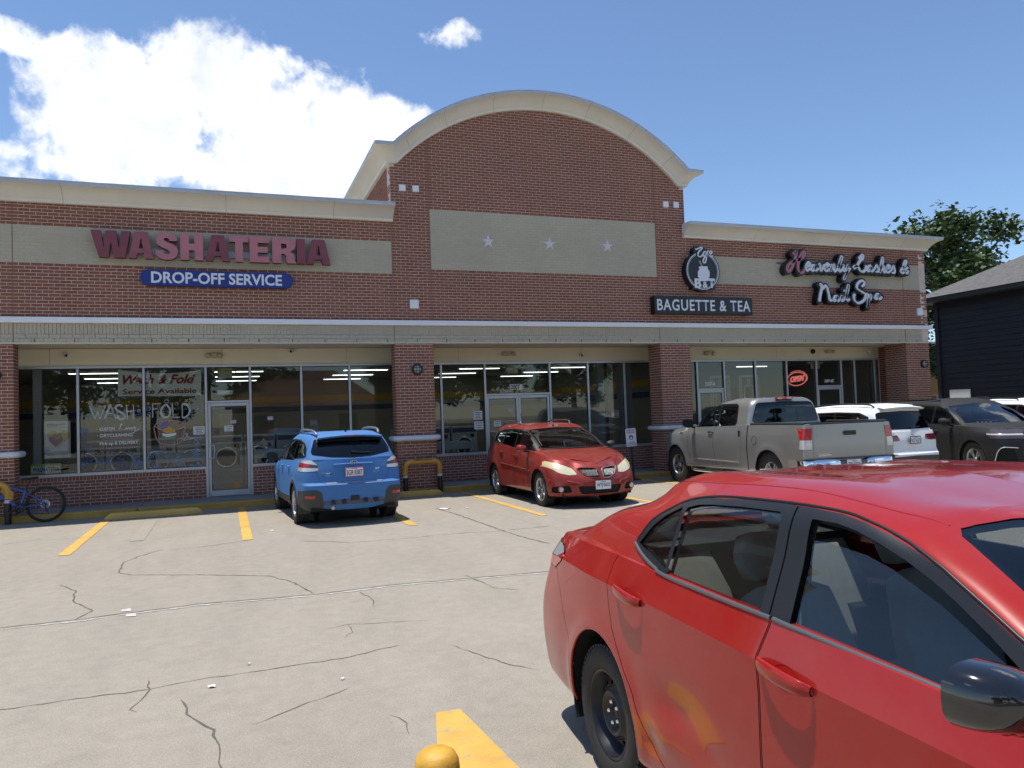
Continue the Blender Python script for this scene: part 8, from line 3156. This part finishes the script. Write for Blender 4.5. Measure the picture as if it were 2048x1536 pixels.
# ------------------------------------------------------------------ white crossover
def build_white(name, loc, hd, label, plate_text=None):
    root = empty(name, loc, hd, label, 'car')
    wh = paint('paint_white', (.74, .745, .75), rough=.3, dust=.02)
    res = (7, 6, 52)
    sp = [(0, .36, .385), (2.83, .36, .385)]
    W = lambda k, r=.80: [(-.9, r + k), (-.4, .885 + k), (0, .912 + k), (2.8, .912 + k), (3.3, .86 + k), (3.7, .76 + k)]
    B = Body()
    R0 = ring(3.56, -.82, .78, .28, res=res)
    R1 = ring(3.66, -.88, W(-.03), [(-.9, .36), (0, .30), (3.6, .28)], .3, .18, .14, .06, res)
    R2 = ring(3.70, -.93, W(0), [(-.9, .50), (3.6, .48)], .32, .18, .15, .06, res)
    R3 = ring(3.70, -.94, W(.0), [(-.9, .66), (3.6, .66)], .33, .18, .15, .06, res)
    R3b = ring(3.70, -.90, W(-.004), [(-.9, .71), (3.6, .72)], .33, .18, .15, .06, res)
    R4 = ring(3.68, -.875, W(-.006), [(-.9, .95), (2.8, .92), (3.6, .88)], .35, .18, .18, .06, res)
    R5 = ring(3.56, -.83, [(-.9, .76), (-.3, .845), (2.4, .86), (3.0, .78), (3.6, .62)], [(-.9, 1.13), (0, 1.11), (1.2, 1.08), (2.4, 1.05), (3.0, 1.01), (3.6, .93)], .36, .18, .2, .06, res)
    R6 = ring(3.52, -.79, [(-.9, .70), (2.4, .80), (3.0, .72), (3.6, .55)], [(-.9, 1.14), (1.2, 1.09), (2.4, 1.06), (3.6, .96)], .34, .18, .2, .06, res)
    R8 = ring(3.50, -.78, .001, [(-.9, 1.14), (1.2, 1.09), (2.4, 1.10), (3.6, 1.0)], .001, .001, .01, .01, res)
    B.grid(loft([R0, R1, R2, R3], 4), 1, warp=flare(sp))
    B.grid(loft([R3, R3b, R4, R5], 4), 1, warp=flare(sp))
    B.grid(loft([R5, R6, R8], 3), 2)
    G = Body()
    g0 = ring(2.72, -.82, [(-.8, .74), (0, .84), (2.2, .845), (2.5, .80)], [(-.8, 1.125), (1.2, 1.085), (2.6, 1.05)], .16, .16, .2, .07, res)
    g1 = ring(2.25, -.75, [(-.7, .70), (0, .79), (2.1, .78)], 1.32, .15, .16, .17, .07, res)
    g2 = ring(1.72, -.64, [(-.6, .62), (0, .705), (1.6, .69)], [(-.6, 1.55), (.6, 1.575), (1.7, 1.52)], .15, .16, .12, .06, res)
    g3 = ring(1.62, -.61, [(-.6, .55), (0, .63), (1.6, .61)], [(-.6, 1.61), (.4, 1.645), (1.1, 1.625), (1.6, 1.56)], .15, .14, .11, .05, res)
    g5 = ring(1.56, -.60, .001, [(-.6, 1.65), (.4, 1.685), (1.1, 1.665), (1.6, 1.59)], .001, .001, .01, .01, res)
    G.grid(loft([g0, g1, g2, g3, g5], 5), 3, centre=(None, 0, 1.0))
    arches(B, sp, {1}, 30, .05)
    B.cut([(-.02, .30), (1.0, .30), (1.0, .60), (-.02, .63)], 30, 'yz', lambda c, n: c.x < -.6 and c.z < .66, {1})
    B.cut([(-.02, .36), (.70, .36), (.80, .50), (-.02, .47)], 31, 'yz', lambda c, n: n.x < -.2 and c.x < -.6, {30})
    B.cut(rounded([(.36, .945), (.56, .93), (.95, .93), (.95, 1.045), (.72, 1.055), (.40, 1.05)], .02), 14, 'yz', lambda c, n: c.x < -.45 and c.z > .9, {1, 2}, seam=.004)
    B.cut([(-.02, .70), (.66, .70), (.70, .93), (.70, 1.3), (-.02, 1.3)], 16, 'yz', lambda c, n: n.x < -.25 and c.x < -.5, {1, 2}, seam=.004)
    B.cut([(4, .72), (3.35, .80), (3.25, .90), (3.5, .95), (4, .93)], 18, 'xz', lambda c, n: c.x > 3 and c.y > .4, {1, 2}, seam=.004)
    B.cut([(-.02, .45), (.5, .45), (.5, .82), (-.02, .82)], 19, 'yz', lambda c, n: n.x > .3 and c.x > 3, {1})
    side = lambda c, n: c.y > .5 and abs(n.x) < .75
    B.cut([(.38, 1.3), (.33, 1.0), (.42, .75), (.5, .40), (1.28, .40), (1.3, .9), (1.32, 1.3)], 11, 'xz', side, {1, 2}, seam=.004)
    B.cut([(1.335, 1.3), (1.31, .9), (1.29, .40), (2.3, .40), (2.4, .6), (2.4, 1.0), (2.36, 1.3)], 12, 'xz', side, {1, 2}, seam=.004)
    open_cabin(B, {2, 11, 12, 16, SEAM}, -.7, 2.4, .82)
    B.part('body_shell', {1, 2, SEAM}, [wh, MATS['car_black']], root, mi={SEAM: 1})
    B.part('cladding', 30, MATS['cladding'], root, off=.003)
    B.part('chrome_skid', 31, MATS['chrome_car'], root, off=.012)
    B.part('grille', 19, MATS['car_black'], root)
    tg = B.part('tailgate', 16, wh, root)
    sg = lambda c, n: n.y > .1 and c.y > .4
    G.cut([(2.35, 1.09), (2.1, 1.28), (1.75, 1.47), (1.45, 1.53), (.4, 1.55), (-.2, 1.53), (-.42, 1.44), (-.48, 1.20), (0, 1.14)], 21, 'xz', sg, {3})
    G.cut([(2.2, 1.10), (2.05, 1.27), (1.72, 1.45), (1.40, 1.505), (1.36, 1.10)], 22, 'xz', sg, {21})
    G.cut([(1.29, 1.10), (1.30, 1.51), (.45, 1.525), (.40, 1.12)], 23, 'xz', sg, {21})
    G.cut([(.36, 1.14), (.40, 1.525), (-.18, 1.508), (-.39, 1.43), (-.44, 1.20)], 24, 'xz', sg, {21})
    G.cut([(-.02, 1.12), (.72, 1.12), (.66, 1.35), (.61, 1.52), (-.02, 1.57)], 27, 'yz', lambda c, n: n.x > .03 and c.x > 1.2, {3})
    G.cut(rounded([(-.02, 1.165), (.70, 1.17), (.74, 1.22), (.65, 1.50), (.60, 1.525), (-.02, 1.545)], .03), 28, 'yz', lambda c, n: n.x < .05 and c.x < -.2, {3})
    G.part('roof', {3}, [wh, MATS['headliner']], root, inner=.03)
    G.part('windscreen', 27, MATS['car_glass'], root)
    G.part('rear_window', 28, MATS['car_glass_dark'], root, off=.003)
    for hs in (1, -1):
        B.part('tail_lamp', 14, mat('lamp_darkred', (.16, .008, .014), .15, coat=1.0), root, (hs,), off=.004)
        B.part('headlamp', 18, MATS['lamp_lens'], root, (hs,), off=.004)
        d = B.part('rear_door', 11, [wh, MATS['cabin_dark']], root, (hs,), inner=.03)
        d2 = B.part('front_door', 12, [wh, MATS['cabin_dark']], root, (hs,), inner=.03)
        handle(B, d, .60, 1.0, hs, wh); handle(B, d2, 1.55, .985, hs, wh)
        G.part('window_frame', {21}, MATS['car_black'], root, (hs,), off=.002)
        for k, nm in ((22, 'front_door_glass'), (23, 'rear_door_glass'), (24, 'quarter_glass')):
            G.part(nm, k, MATS['car_glass_dark'], root, (hs,), off=.003)
        mb = MB(); mb.tube(spline2([(1.2, .60 * hs, 1.645), (1.1, .61 * hs, 1.69), (.3, .61 * hs, 1.715), (-.3, .59 * hs, 1.695), (-.45, .57 * hs, 1.64)], 4), .018, 8); mb.build('roof_rail', MATS['car_trim'], root)
        mirror_pod(root, 2.1, hs * 1.02, 1.16, hs, wh, 1.0)
    mb = MB()
    rows = [[(x + .05 * (y / w) ** 2, y, z - .03 * (y / w) ** 2) for y in np.linspace(-w, w, 13)] for (x, z, w) in ((-.45, 1.67, .54), (-.66, 1.645, .57), (-.76, 1.615, .585), (-.70, 1.595, .585), (-.62, 1.585, .58))]
    mb.grid(rows); mb.build('spoiler', wh, root, recalc=True)
    q = G.drape([(0, 1.19), (.13, 1.20), (.30, 1.205)], 'yz', .022, -1)
    mb = MB(); mb.tube([(p.x, -p.y, p.z) for p in q], [.018, .012, .008], 6); mb.build('rear_wiper', MATS['car_black'], root)
    e = B.drape([(0, 1.10)], 'yz', .004, -1)[0]
    mb = MB(); mb.tube([(e.x, .045 * cos(2 * pi * j / 20), e.z - .02 + .045 * sin(2 * pi * j / 20)) for j in range(20)], .005, 5, closed=True)
    for a in (90, 210, 330): mb.tube([(e.x, 0, e.z - .02), (e.x, .043 * cos(radians(a)), e.z - .02 + .043 * sin(radians(a)))], .004, 4)
    mb.build('emblem', MATS['chrome_car'], root)
    if plate_text:
        plate(root, (-.925, 0, .945), plate_text, -1, border=MATS['car_black'])
        me = text_mesh('GLB', 1, .03)
        fit_mesh(me, .58, .46, 1.075, 1.10, lambda a, b, d: (B.drape([(a, b)], 'yz', .004, -1)[0]))
        link_mesh('badge', me, root, MATS['chrome_car'])
    cabin_bits(root, -.7, 2.4, .76, .34, 1.07)
    mount_wheels(root, wheel(.36, .235, .235, 'spoke', 5), .79, 2.83, .36)
    wheel_wells(root, (0, 2.83), .395, .895, .5, .36)
    mb = MB(); mb.box(-.8, 3.5, -.72, .72, .28, .33); mb.build('underbody', MATS['under_black'], root)
    return root


build_white('white_crossover', (16.97, -4.63, 0), radians(92.9), 'white crossover with dark tinted glass parked nose-in beside the silver pickup', '\u0056GT\u00b76271')
build_white('white_car', (25.6, -1.2, 0), radians(-107), 'white car at the right photo edge behind the black SUV, mostly hidden')


# ------------------------------------------------------------------ black SUV
def build_suv():
    root = empty('black_suv', (21.09, -2.51, 0), radians(-107.3), 'large black SUV parked facing the lot at right, silver star-spoke wheel showing', 'car')
    bl = paint('paint_black', (.004, .004, .007), rough=.2, dust=.0)
    res = (8, 7, 60)
    sp = [(0, .40, .43), (2.89, .40, .43)]
    W = lambda k: [(-1.0, .87 + k), (-.4, .965 + k), (0, .985 + k), (2.9, .985 + k), (3.5, .93 + k), (3.85, .84 + k)]
    B = Body()
    R0 = ring(3.72, -1.0, .82, .26, res=res)
    R1 = ring(3.82, -1.06, W(-.03), .28, .28, .2, .12, .06, res)
    R2 = ring(3.88, -1.1, W(0), .48, .30, .2, .13, .06, res)
    R3 = ring(3.90, -1.1, W(.0), .72, .30, .2, .13, .06, res)
    R4 = ring(3.88, -1.08, W(-.005), [(-1, .98), (3.8, .95)], .32, .2, .15, .06, res)
    R5 = ring(3.78, -1.04, [(-1, .82), (0, .925), (2.4, .93), (3.2, .86), (3.8, .70)], [(-1, 1.17), (1, 1.145), (2.4, 1.13), (3.2, 1.10), (3.8, 1.04)], .34, .2, .18, .06, res)
    R6 = ring(3.72, -1.0, [(-1, .76), (2.4, .86), (3.2, .78), (3.8, .6)], [(-1, 1.18), (1, 1.155), (2.4, 1.15), (3.2, 1.125), (3.8, 1.07)], .32, .2, .18, .06, res)
    R8 = ring(3.70, -1.0, .001, [(-1, 1.18), (1, 1.155), (2.4, 1.17), (3.2, 1.15), (3.8, 1.10)], .001, .001, .01, .01, res)
    B.grid(loft([R0, R1, R2, R3, R4, R5], 4), 1, warp=flare(sp))
    B.grid(loft([R5, R6, R8], 4), 2)
    G = Body()
    g0 = ring(2.72, -1.0, [(-1, .80), (0, .905), (2.1, .905), (2.5, .85)], [(-1, 1.175), (2.6, 1.14)], .18, .18, .2, .07, res)
    g1 = ring(2.25, -.93, [(-.9, .76), (0, .845), (2.0, .835)], 1.38, .16, .16, .17, .07, res)
    g2 = ring(1.72, -.80, [(-.8, .69), (0, .76), (1.6, .74)], [(-.8, 1.62), (.6, 1.645), (1.7, 1.59)], .15, .16, .12, .06, res)
    g3 = ring(1.62, -.76, [(-.7, .62), (0, .68), (1.5, .66)], [(-.7, 1.69), (.4, 1.715), (1.1, 1.695), (1.6, 1.64)], .15, .14, .11, .05, res)
    g5 = ring(1.56, -.75, .001, [(-.7, 1.72), (.4, 1.75), (1.1, 1.73), (1.6, 1.665)], .001, .001, .01, .01, res)
    G.grid(loft([g0, g1, g2, g3, g5], 5), 3, centre=(None, 0, 1.0))
    arches(B, sp, {1}, 30, .07, ymin=.5)
    B.cut([(-2, .2), (4, .2), (4, .36), (-2, .36)], 30, 'xz', lambda c, n: c.y > .6 and abs(n.x) < .7, {1})
    B.cut([(4.2, .86), (3.45, .88), (3.30, 1.0), (3.40, 1.065), (4.2, 1.06)], 18, 'xz', lambda c, n: c.x > 3.2 and c.y > .42, {1, 2}, seam=.005)
    B.cut([(4.2, .93), (3.3, .955), (3.3, .98), (4.2, .965)], 17, 'xz', None, {18})
    B.cut(rounded([(-.02, .50), (.50, .50), (.54, .80), (.50, 1.0), (-.02, 1.02)], .03), 19, 'yz', lambda c, n: n.x > .3 and c.x > 3.2, {1})
    B.cut(rounded([(.56, .40), (.92, .38), (.90, .66), (.80, .70), (.66, .66)], .04), 16, 'yz', lambda c, n: c.x > 3.2 and n.x > .05, {1})
    side = lambda c, n: c.y > .5 and abs(n.x) < .75
    B.cut([(.42, 1.4), (.38, 1.0), (.48, .75), (.58, .40), (1.28, .38), (1.30, .9), (1.32, 1.4)], 11, 'xz', side, {1, 2, 30}, seam=.004)
    B.cut([(1.335, 1.4), (1.31, .9), (1.29, .38), (2.36, .38), (2.44, .6), (2.46, 1.0), (2.42, 1.4)], 12, 'xz', side, {1, 2, 30}, seam=.004)
    B.cut([(2.45, -.01), (2.40, .84), (3.2, .77), (3.55, .6), (3.80, -.01)], 21, 'xy', lambda c, n: n.z > .3, {1, 2}, seam=.005)
    open_cabin(B, {2, 11, 12, 21, SEAM}, -.9, 2.42, .88, 1.0)
    B.part('body_shell', {1, 2, SEAM}, [bl, MATS['well_black']], root, mi={SEAM: 1})
    B.part('cladding', 30, MATS['car_trim'], root, off=.003)
    B.part('hood', 21, bl, root)
    B.part('grille', 19, MATS['car_black'], root, off=-.01)
    sg = lambda c, n: n.y > .1 and c.y > .4
    G.cut([(2.38, 1.16), (2.1, 1.36), (1.75, 1.54), (1.45, 1.60), (.4, 1.62), (-.4, 1.60), (-.62, 1.50), (-.66, 1.25), (0, 1.20)], 21, 'xz', sg, {3})
    G.cut([(2.2, 1.17), (2.05, 1.35), (1.72, 1.525), (1.40, 1.575), (1.36, 1.17)], 22, 'xz', sg, {21})
    G.cut([(1.29, 1.17), (1.30, 1.58), (.45, 1.595), (.40, 1.18)], 23, 'xz', sg, {21})
    G.cut([(.36, 1.21), (.40, 1.595), (-.38, 1.575), (-.58, 1.49), (-.62, 1.25)], 24, 'xz', sg, {21})
    G.cut([(-.02, 1.19), (.78, 1.19), (.71, 1.41), (.66, 1.58), (-.02, 1.64)], 27, 'yz', lambda c, n: n.x > .03 and c.x > 1.2, {3})
    G.cut([(-.02, 1.22), (.72, 1.22), (.66, 1.58), (-.02, 1.62)], 28, 'yz', lambda c, n: n.x < .05 and c.x < -.3, {3})
    G.part('roof', {3}, [bl, MATS['headliner']], root, inner=.03)
    G.part('windscreen', 27, MATS['car_glass'], root)
    G.part('rear_window', 28, MATS['car_glass_dark'], root)
    for hs in (1, -1):
        h = B.part('headlamp', 18, MATS['lamp_smoke'], root, (hs,), off=.004)
        B.part('light_bar', 17, MATS['lamp_lens'], h, (hs,), off=.006)
        B.part('fog_pocket', 16, MATS['well_black'], root, (hs,), off=-.01)
        q = B.drape([(.92, .38), (.90, .60), (.84, .69), (.70, .69), (.58, .68)], 'yz', .006, 1)
        mb = MB(); mb.tube(spline2([(p.x, p.y * hs, p.z) for p in q], 4), .014, 6); mb.build('chrome_bracket', MATS['chrome_car'], root)
        d = B.part('rear_door', 11, [bl, MATS['cabin_dark']], root, (hs,), inner=.03)
        d2 = B.part('front_door', 12, [bl, MATS['cabin_dark']], root, (hs,), inner=.03)
        handle(B, d, .60, 1.02, hs, bl); handle(B, d2, 1.55, 1.01, hs, bl)
        G.part('window_frame', {21}, MATS['car_black'], root, (hs,), off=.002)
        for k, nm in ((22, 'front_door_glass'), (23, 'rear_door_glass'), (24, 'quarter_glass')):
            G.part(nm, k, MATS['car_glass_dark'], root, (hs,), off=.003)
        mirror_pod(root, 2.12, hs * 1.10, 1.22, hs, bl, 1.15)
        mb = MB(); mb.tube([(1.3, .64 * hs, 1.72), (1.1, .65 * hs, 1.755), (-.4, .63 * hs, 1.75), (-.6, .60 * hs, 1.70)], .018, 6); mb.build('roof_rail', MATS['car_trim'], root)
    # ducks and stickers on the dash
    for k, y in enumerate((-.45, -.35, -.25, -.15)):
        mb = MB(); mb.lathe([(.001, .07), (.02, .06), (.022, .045), (.03, .025), (.026, 0)], 10, Matrix.Translation((2.36, y, 1.15))); mb.build('dash_ornament', MATS['paper'], root)
    cabin_bits(root, -.9, 2.4, .80, .36, 1.14)
    mount_wheels(root, wheel(.395, .245, .245, 'twin', 5), .845, 2.89, .395)
    wheel_wells(root, (0, 2.89), .44, .965, .55, .40)
    mb = MB(); mb.box(-.95, 3.7, -.76, .76, .26, .32); mb.build('underbody', MATS['under_black'], root)
    return root


build_suv()
# ------------------------------------------------------------------ trees
mat('bark', (.10, .075, .055), .9, var=.3, vscale=6, bump=.6, bscale=12)


def leaf_mat(name, a, b):
    M = bpy.data.materials.new(name)
    M.use_nodes = True
    T = NT(M.node_tree)
    P = T.n['Principled BSDF']
    r = T.new('ShaderNodeNewGeometry').outputs['Random Per Island']
    T.link(T.ramp(r, [(0, a), (1, b)]), P.inputs['Base Color'])
    P.inputs['Roughness'].default_value = .6
    MATS[name] = M
    return M


leaf_mat('leaf_dark', (.022, .050, .014), (.085, .14, .035))


def tree_meshes(seed, H, RX, RZ, n_cl, n_leaf, ls):
    r = random.Random(seed)
    tr = MB()
    base = H - RZ * 1.3
    tr.tube([(0, 0, -.1), (.1, .05, base * .5), (0, .1, base + .3), (.1, 0, H - RZ * .6)], [H * .035, H * .028, H * .022, H * .008], 10)
    cr = MB()
    cents = []
    while len(cents) < n_cl:
        v = Vector((r.uniform(-1, 1), r.uniform(-1, 1), r.uniform(-1, 1)))
        if .35 < v.length < 1: cents.append(Vector((v.x * RX, v.y * RX, H - RZ + v.z * RZ)))
    for c in cents:
        tr.tube([(0, .05, base + .2), Vector((0, 0, base)).lerp(c, .55) + Vector((0, 0, .4)), c], [H * .012, H * .007, .02], 6)
        rad = r.uniform(.5, 1.0) * RX * .34
        for _ in range(n_leaf // n_cl):
            d = Vector((r.gauss(0, 1), r.gauss(0, 1), r.gauss(0, .7))).normalized() * rad * r.uniform(.35, 1.15)
            p = c + d
            u = Vector((r.uniform(-1, 1), r.uniform(-1, 1), r.uniform(-.5, .5))).normalized()
            w = u.cross(Vector((r.uniform(-1, 1), r.uniform(-1, 1), r.uniform(.2, 1)))).normalized()
            k = ls * r.uniform(.6, 1.3)
            cr.add([p - u * k, p + w * k * .55, p + u * k, p - w * k * .55], [(0, 1, 2, 3)])
    return tr.mesh('trunk'), cr.mesh('crown')


def plant(meshes, loc, sc_, rz, label, group):
    o = empty('tree', loc, rz, label, 'tree', group)
    o.scale = (sc_, sc_, sc_)
    for nm, me, m_ in (('trunk', meshes[0], 'bark'), ('crown', meshes[1], 'leaf_dark')):
        if not me.materials: me.materials.append(MATS[m_])
        c = bpy.data.objects.new(nm, me); COL.objects.link(c); c.parent = o


big = tree_meshes(3, 12.6, 4.3, 4.4, 46, 15000, .17)
plant(big, (43.6, 15.5, 0), 1.0, 0, 'tall leafy tree rising behind the right end of the shops', 'trees behind the shops')
mid = tree_meshes(8, 9.0, 3.6, 3.4, 30, 6000, .20)
plant(mid, (46.0, 14.5, 0), .8, 1.2, 'lower bushy tree above the roof of the dark house', 'trees behind the shops')
plant(mid, (36.2, 16.0, 0), .85, 2.2, 'green foliage in the gap between the brick front and the dark house', 'trees behind the shops')
for i, (x, y, s) in enumerate([(-14, -44, 1.05), (-7, -47, 1.2), (-1, -43, .9), (5.5, -48, 1.15), (19, -45, 1.0), (26, -47, 1.2), (-22, -46, 1.1), (34, -44, 1.0)]):
    plant(mid, (x, y, 0), s, i * 1.3, 'street tree across the road, seen only mirrored in the shop glass', 'street trees across the road')

# ------------------------------------------------------------------ houses
mat('siding_dark', (.010, .012, .019), .65, var=.12, vscale=3)
mat('shingle', (.115, .110, .105), .95, var=.35, vscale=7, bump=.6, bscale=25)
mat('siding_pink', (.52, .36, .34), .8)
mat('door_white', (.66, .67, .64), .5)
mat('roof_brown', (.14, .075, .055), .9, var=.25, vscale=6)
mat('house_tan', (.34, .28, .21), .85, var=.1)
mat('fence_wood', (.13, .075, .05), .85, var=.3, vscale=5)
mat('lattice_yellow', (.66, .52, .06), .6)

dh = empty('dark_house', (29.0, 4.05, 0), 0, 'navy black lap-sided house with grey hip roof at the right edge', 'house')
b = MB(); b.box(.03, 11, -14, -.02, 0, 5.45); b.build('wall', MATS['siding_dark'], dh)
me = None
for k in range(27):
    z = .1 + k * .2
    if me is None:
        b = MB(); b.add([(0, -14, 0), (0, 0, 0), (.025, 0, .2), (.025, -14, .2), (.03, -14, 0), (.03, 0, 0)], [(0, 3, 2, 1), (0, 1, 5, 4)]); me = b.mesh('siding_board'); me.materials.append(MATS['siding_dark'])
    o = bpy.data.objects.new('siding_board', me); COL.objects.link(o); o.parent = dh; o.location = (0, 0, z)
b = MB(); b.box(-.03, .12, -.14, .02, 0, 5.45); b.build('corner_board', MATS['siding_dark'], dh)
b = MB(); b.box(-.55, 11.5, -14.5, .5, 5.36, 5.52); b.build('eave', MATS['car_trim'], dh)
b = MB(); b.add([(-.6, .55, 5.522), (-.6, -14.6, 5.522), (11.6, -14.6, 5.522), (11.6, .55, 5.522), (5.5, -5.6, 8.6), (5.5, -8.6, 8.6)], [(0, 1, 5, 4), (1, 2, 5), (2, 3, 4, 5), (3, 0, 4)]); b.build('roof', MATS['shingle'], dh, recalc=True)
b = MB(); b.box(-.03, .01, -1.30, -.47, .2, 2.08); b.build('door', MATS['door_white'], dh)

pk = empty('pink_house', (41, 20, 0), 0, 'pale pink sided house glimpsed between the last column and the dark house', 'house')
b = MB(); b.box(-6, 14, 0, 7, 0, 5.2); b.build('wall', MATS['siding_pink'], pk)
for k in range(18):
    b = MB(); b.box(-6, 14, -.03, -.004, .1 + k * .28, .1 + k * .28 + .265); b.build('siding_board', MATS['siding_pink'], pk)
b = MB(); b.box(-6.3, 14.3, -.3, 7.2, 5.22, 5.5); b.build('roof', MATS['white_trim'], pk)
lt = empty('lattice_screen', (41, 18.2, 0), 0, 'yellow diagonal lattice screen before the pink house', 'screen')
b = MB()
for k in range(-60, 140):
    for s in (1, -1):
        x = -4 + k * .12
        b.tube([(x, .01 * s, 2.0), (x + s * 1.3, .01 * s, 3.3)], .02, 4)
tag(b.build('lath', MATS['lattice_yellow'], lt), kind='stuff')
fn = empty('wood_fence', (26.2, 9.0, 0), 0, 'brown wooden fence beyond the right end of the shops', 'fence')
b = MB(); b.box(-.07, .07, -.01, .01, 0, 1.9); me = b.mesh('fence_board'); me.materials.append(MATS['fence_wood'])
for k in range(70):
    o = bpy.data.objects.new('fence_board', me); COL.objects.link(o); o.parent = fn; o.location = (-2 + k * .15, .004 * (k % 2), 0)

for i, (x, w, lb) in enumerate([(10, 11, 'brown-roofed bungalow across the road, mirrored in the shop glass left of centre'), (-16, 9, 'second brown-roofed bungalow across the road, farther left')]):
    h = empty('bungalow', (x, -42, 0), 0, lb, 'house', 'bungalows across the road')
    b = MB(); b.box(-w / 2, w / 2, -9, 0, 0, 3.0); b.build('wall', MATS['house_tan'], h)
    b = MB(); b.add([(-w / 2 - .6, .6, 3.0), (w / 2 + .6, .6, 3.0), (w / 2 + .6, -9.6, 3.0), (-w / 2 - .6, -9.6, 3.0), (-w / 4, -4.5, 6.0), (w / 4, -4.5, 6.0)], [(0, 1, 5, 4), (1, 2, 5), (2, 3, 4, 5), (3, 0, 4), (0, 3, 2, 1)]); b.build('roof', MATS['roof_brown'], h, recalc=True)
    for q in (-.3, .28):
        b = MB(); b.box(q * w - .7, q * w + .7, .0, .04, 1.0, 2.3); b.build('window', MATS['washer_dark'], h)
up = empty('utility_pole', (3.0, -27.5, 0), 0, 'wooden utility pole across the lot, mirrored in the car windows', 'pole')
b = MB(); b.tube([(0, 0, 0), (0, 0, 10)], [.16, .11], 10); b.build('pole', MATS['bark'], up)
b = MB(); b.box(-1.2, 1.2, -.06, .06, 9.2, 9.35); b.build('crossarm', MATS['bark'], up)
b = MB()
for y in (-1.1, -.4, .5, 1.1): b.tube([(-45, y, 9.2), (-22, y, 8.6), (0, y, 9.4), (22, y, 8.6), (45, y, 9.2)], .015, 4)
b.build('wire', MATS['car_black'], up)
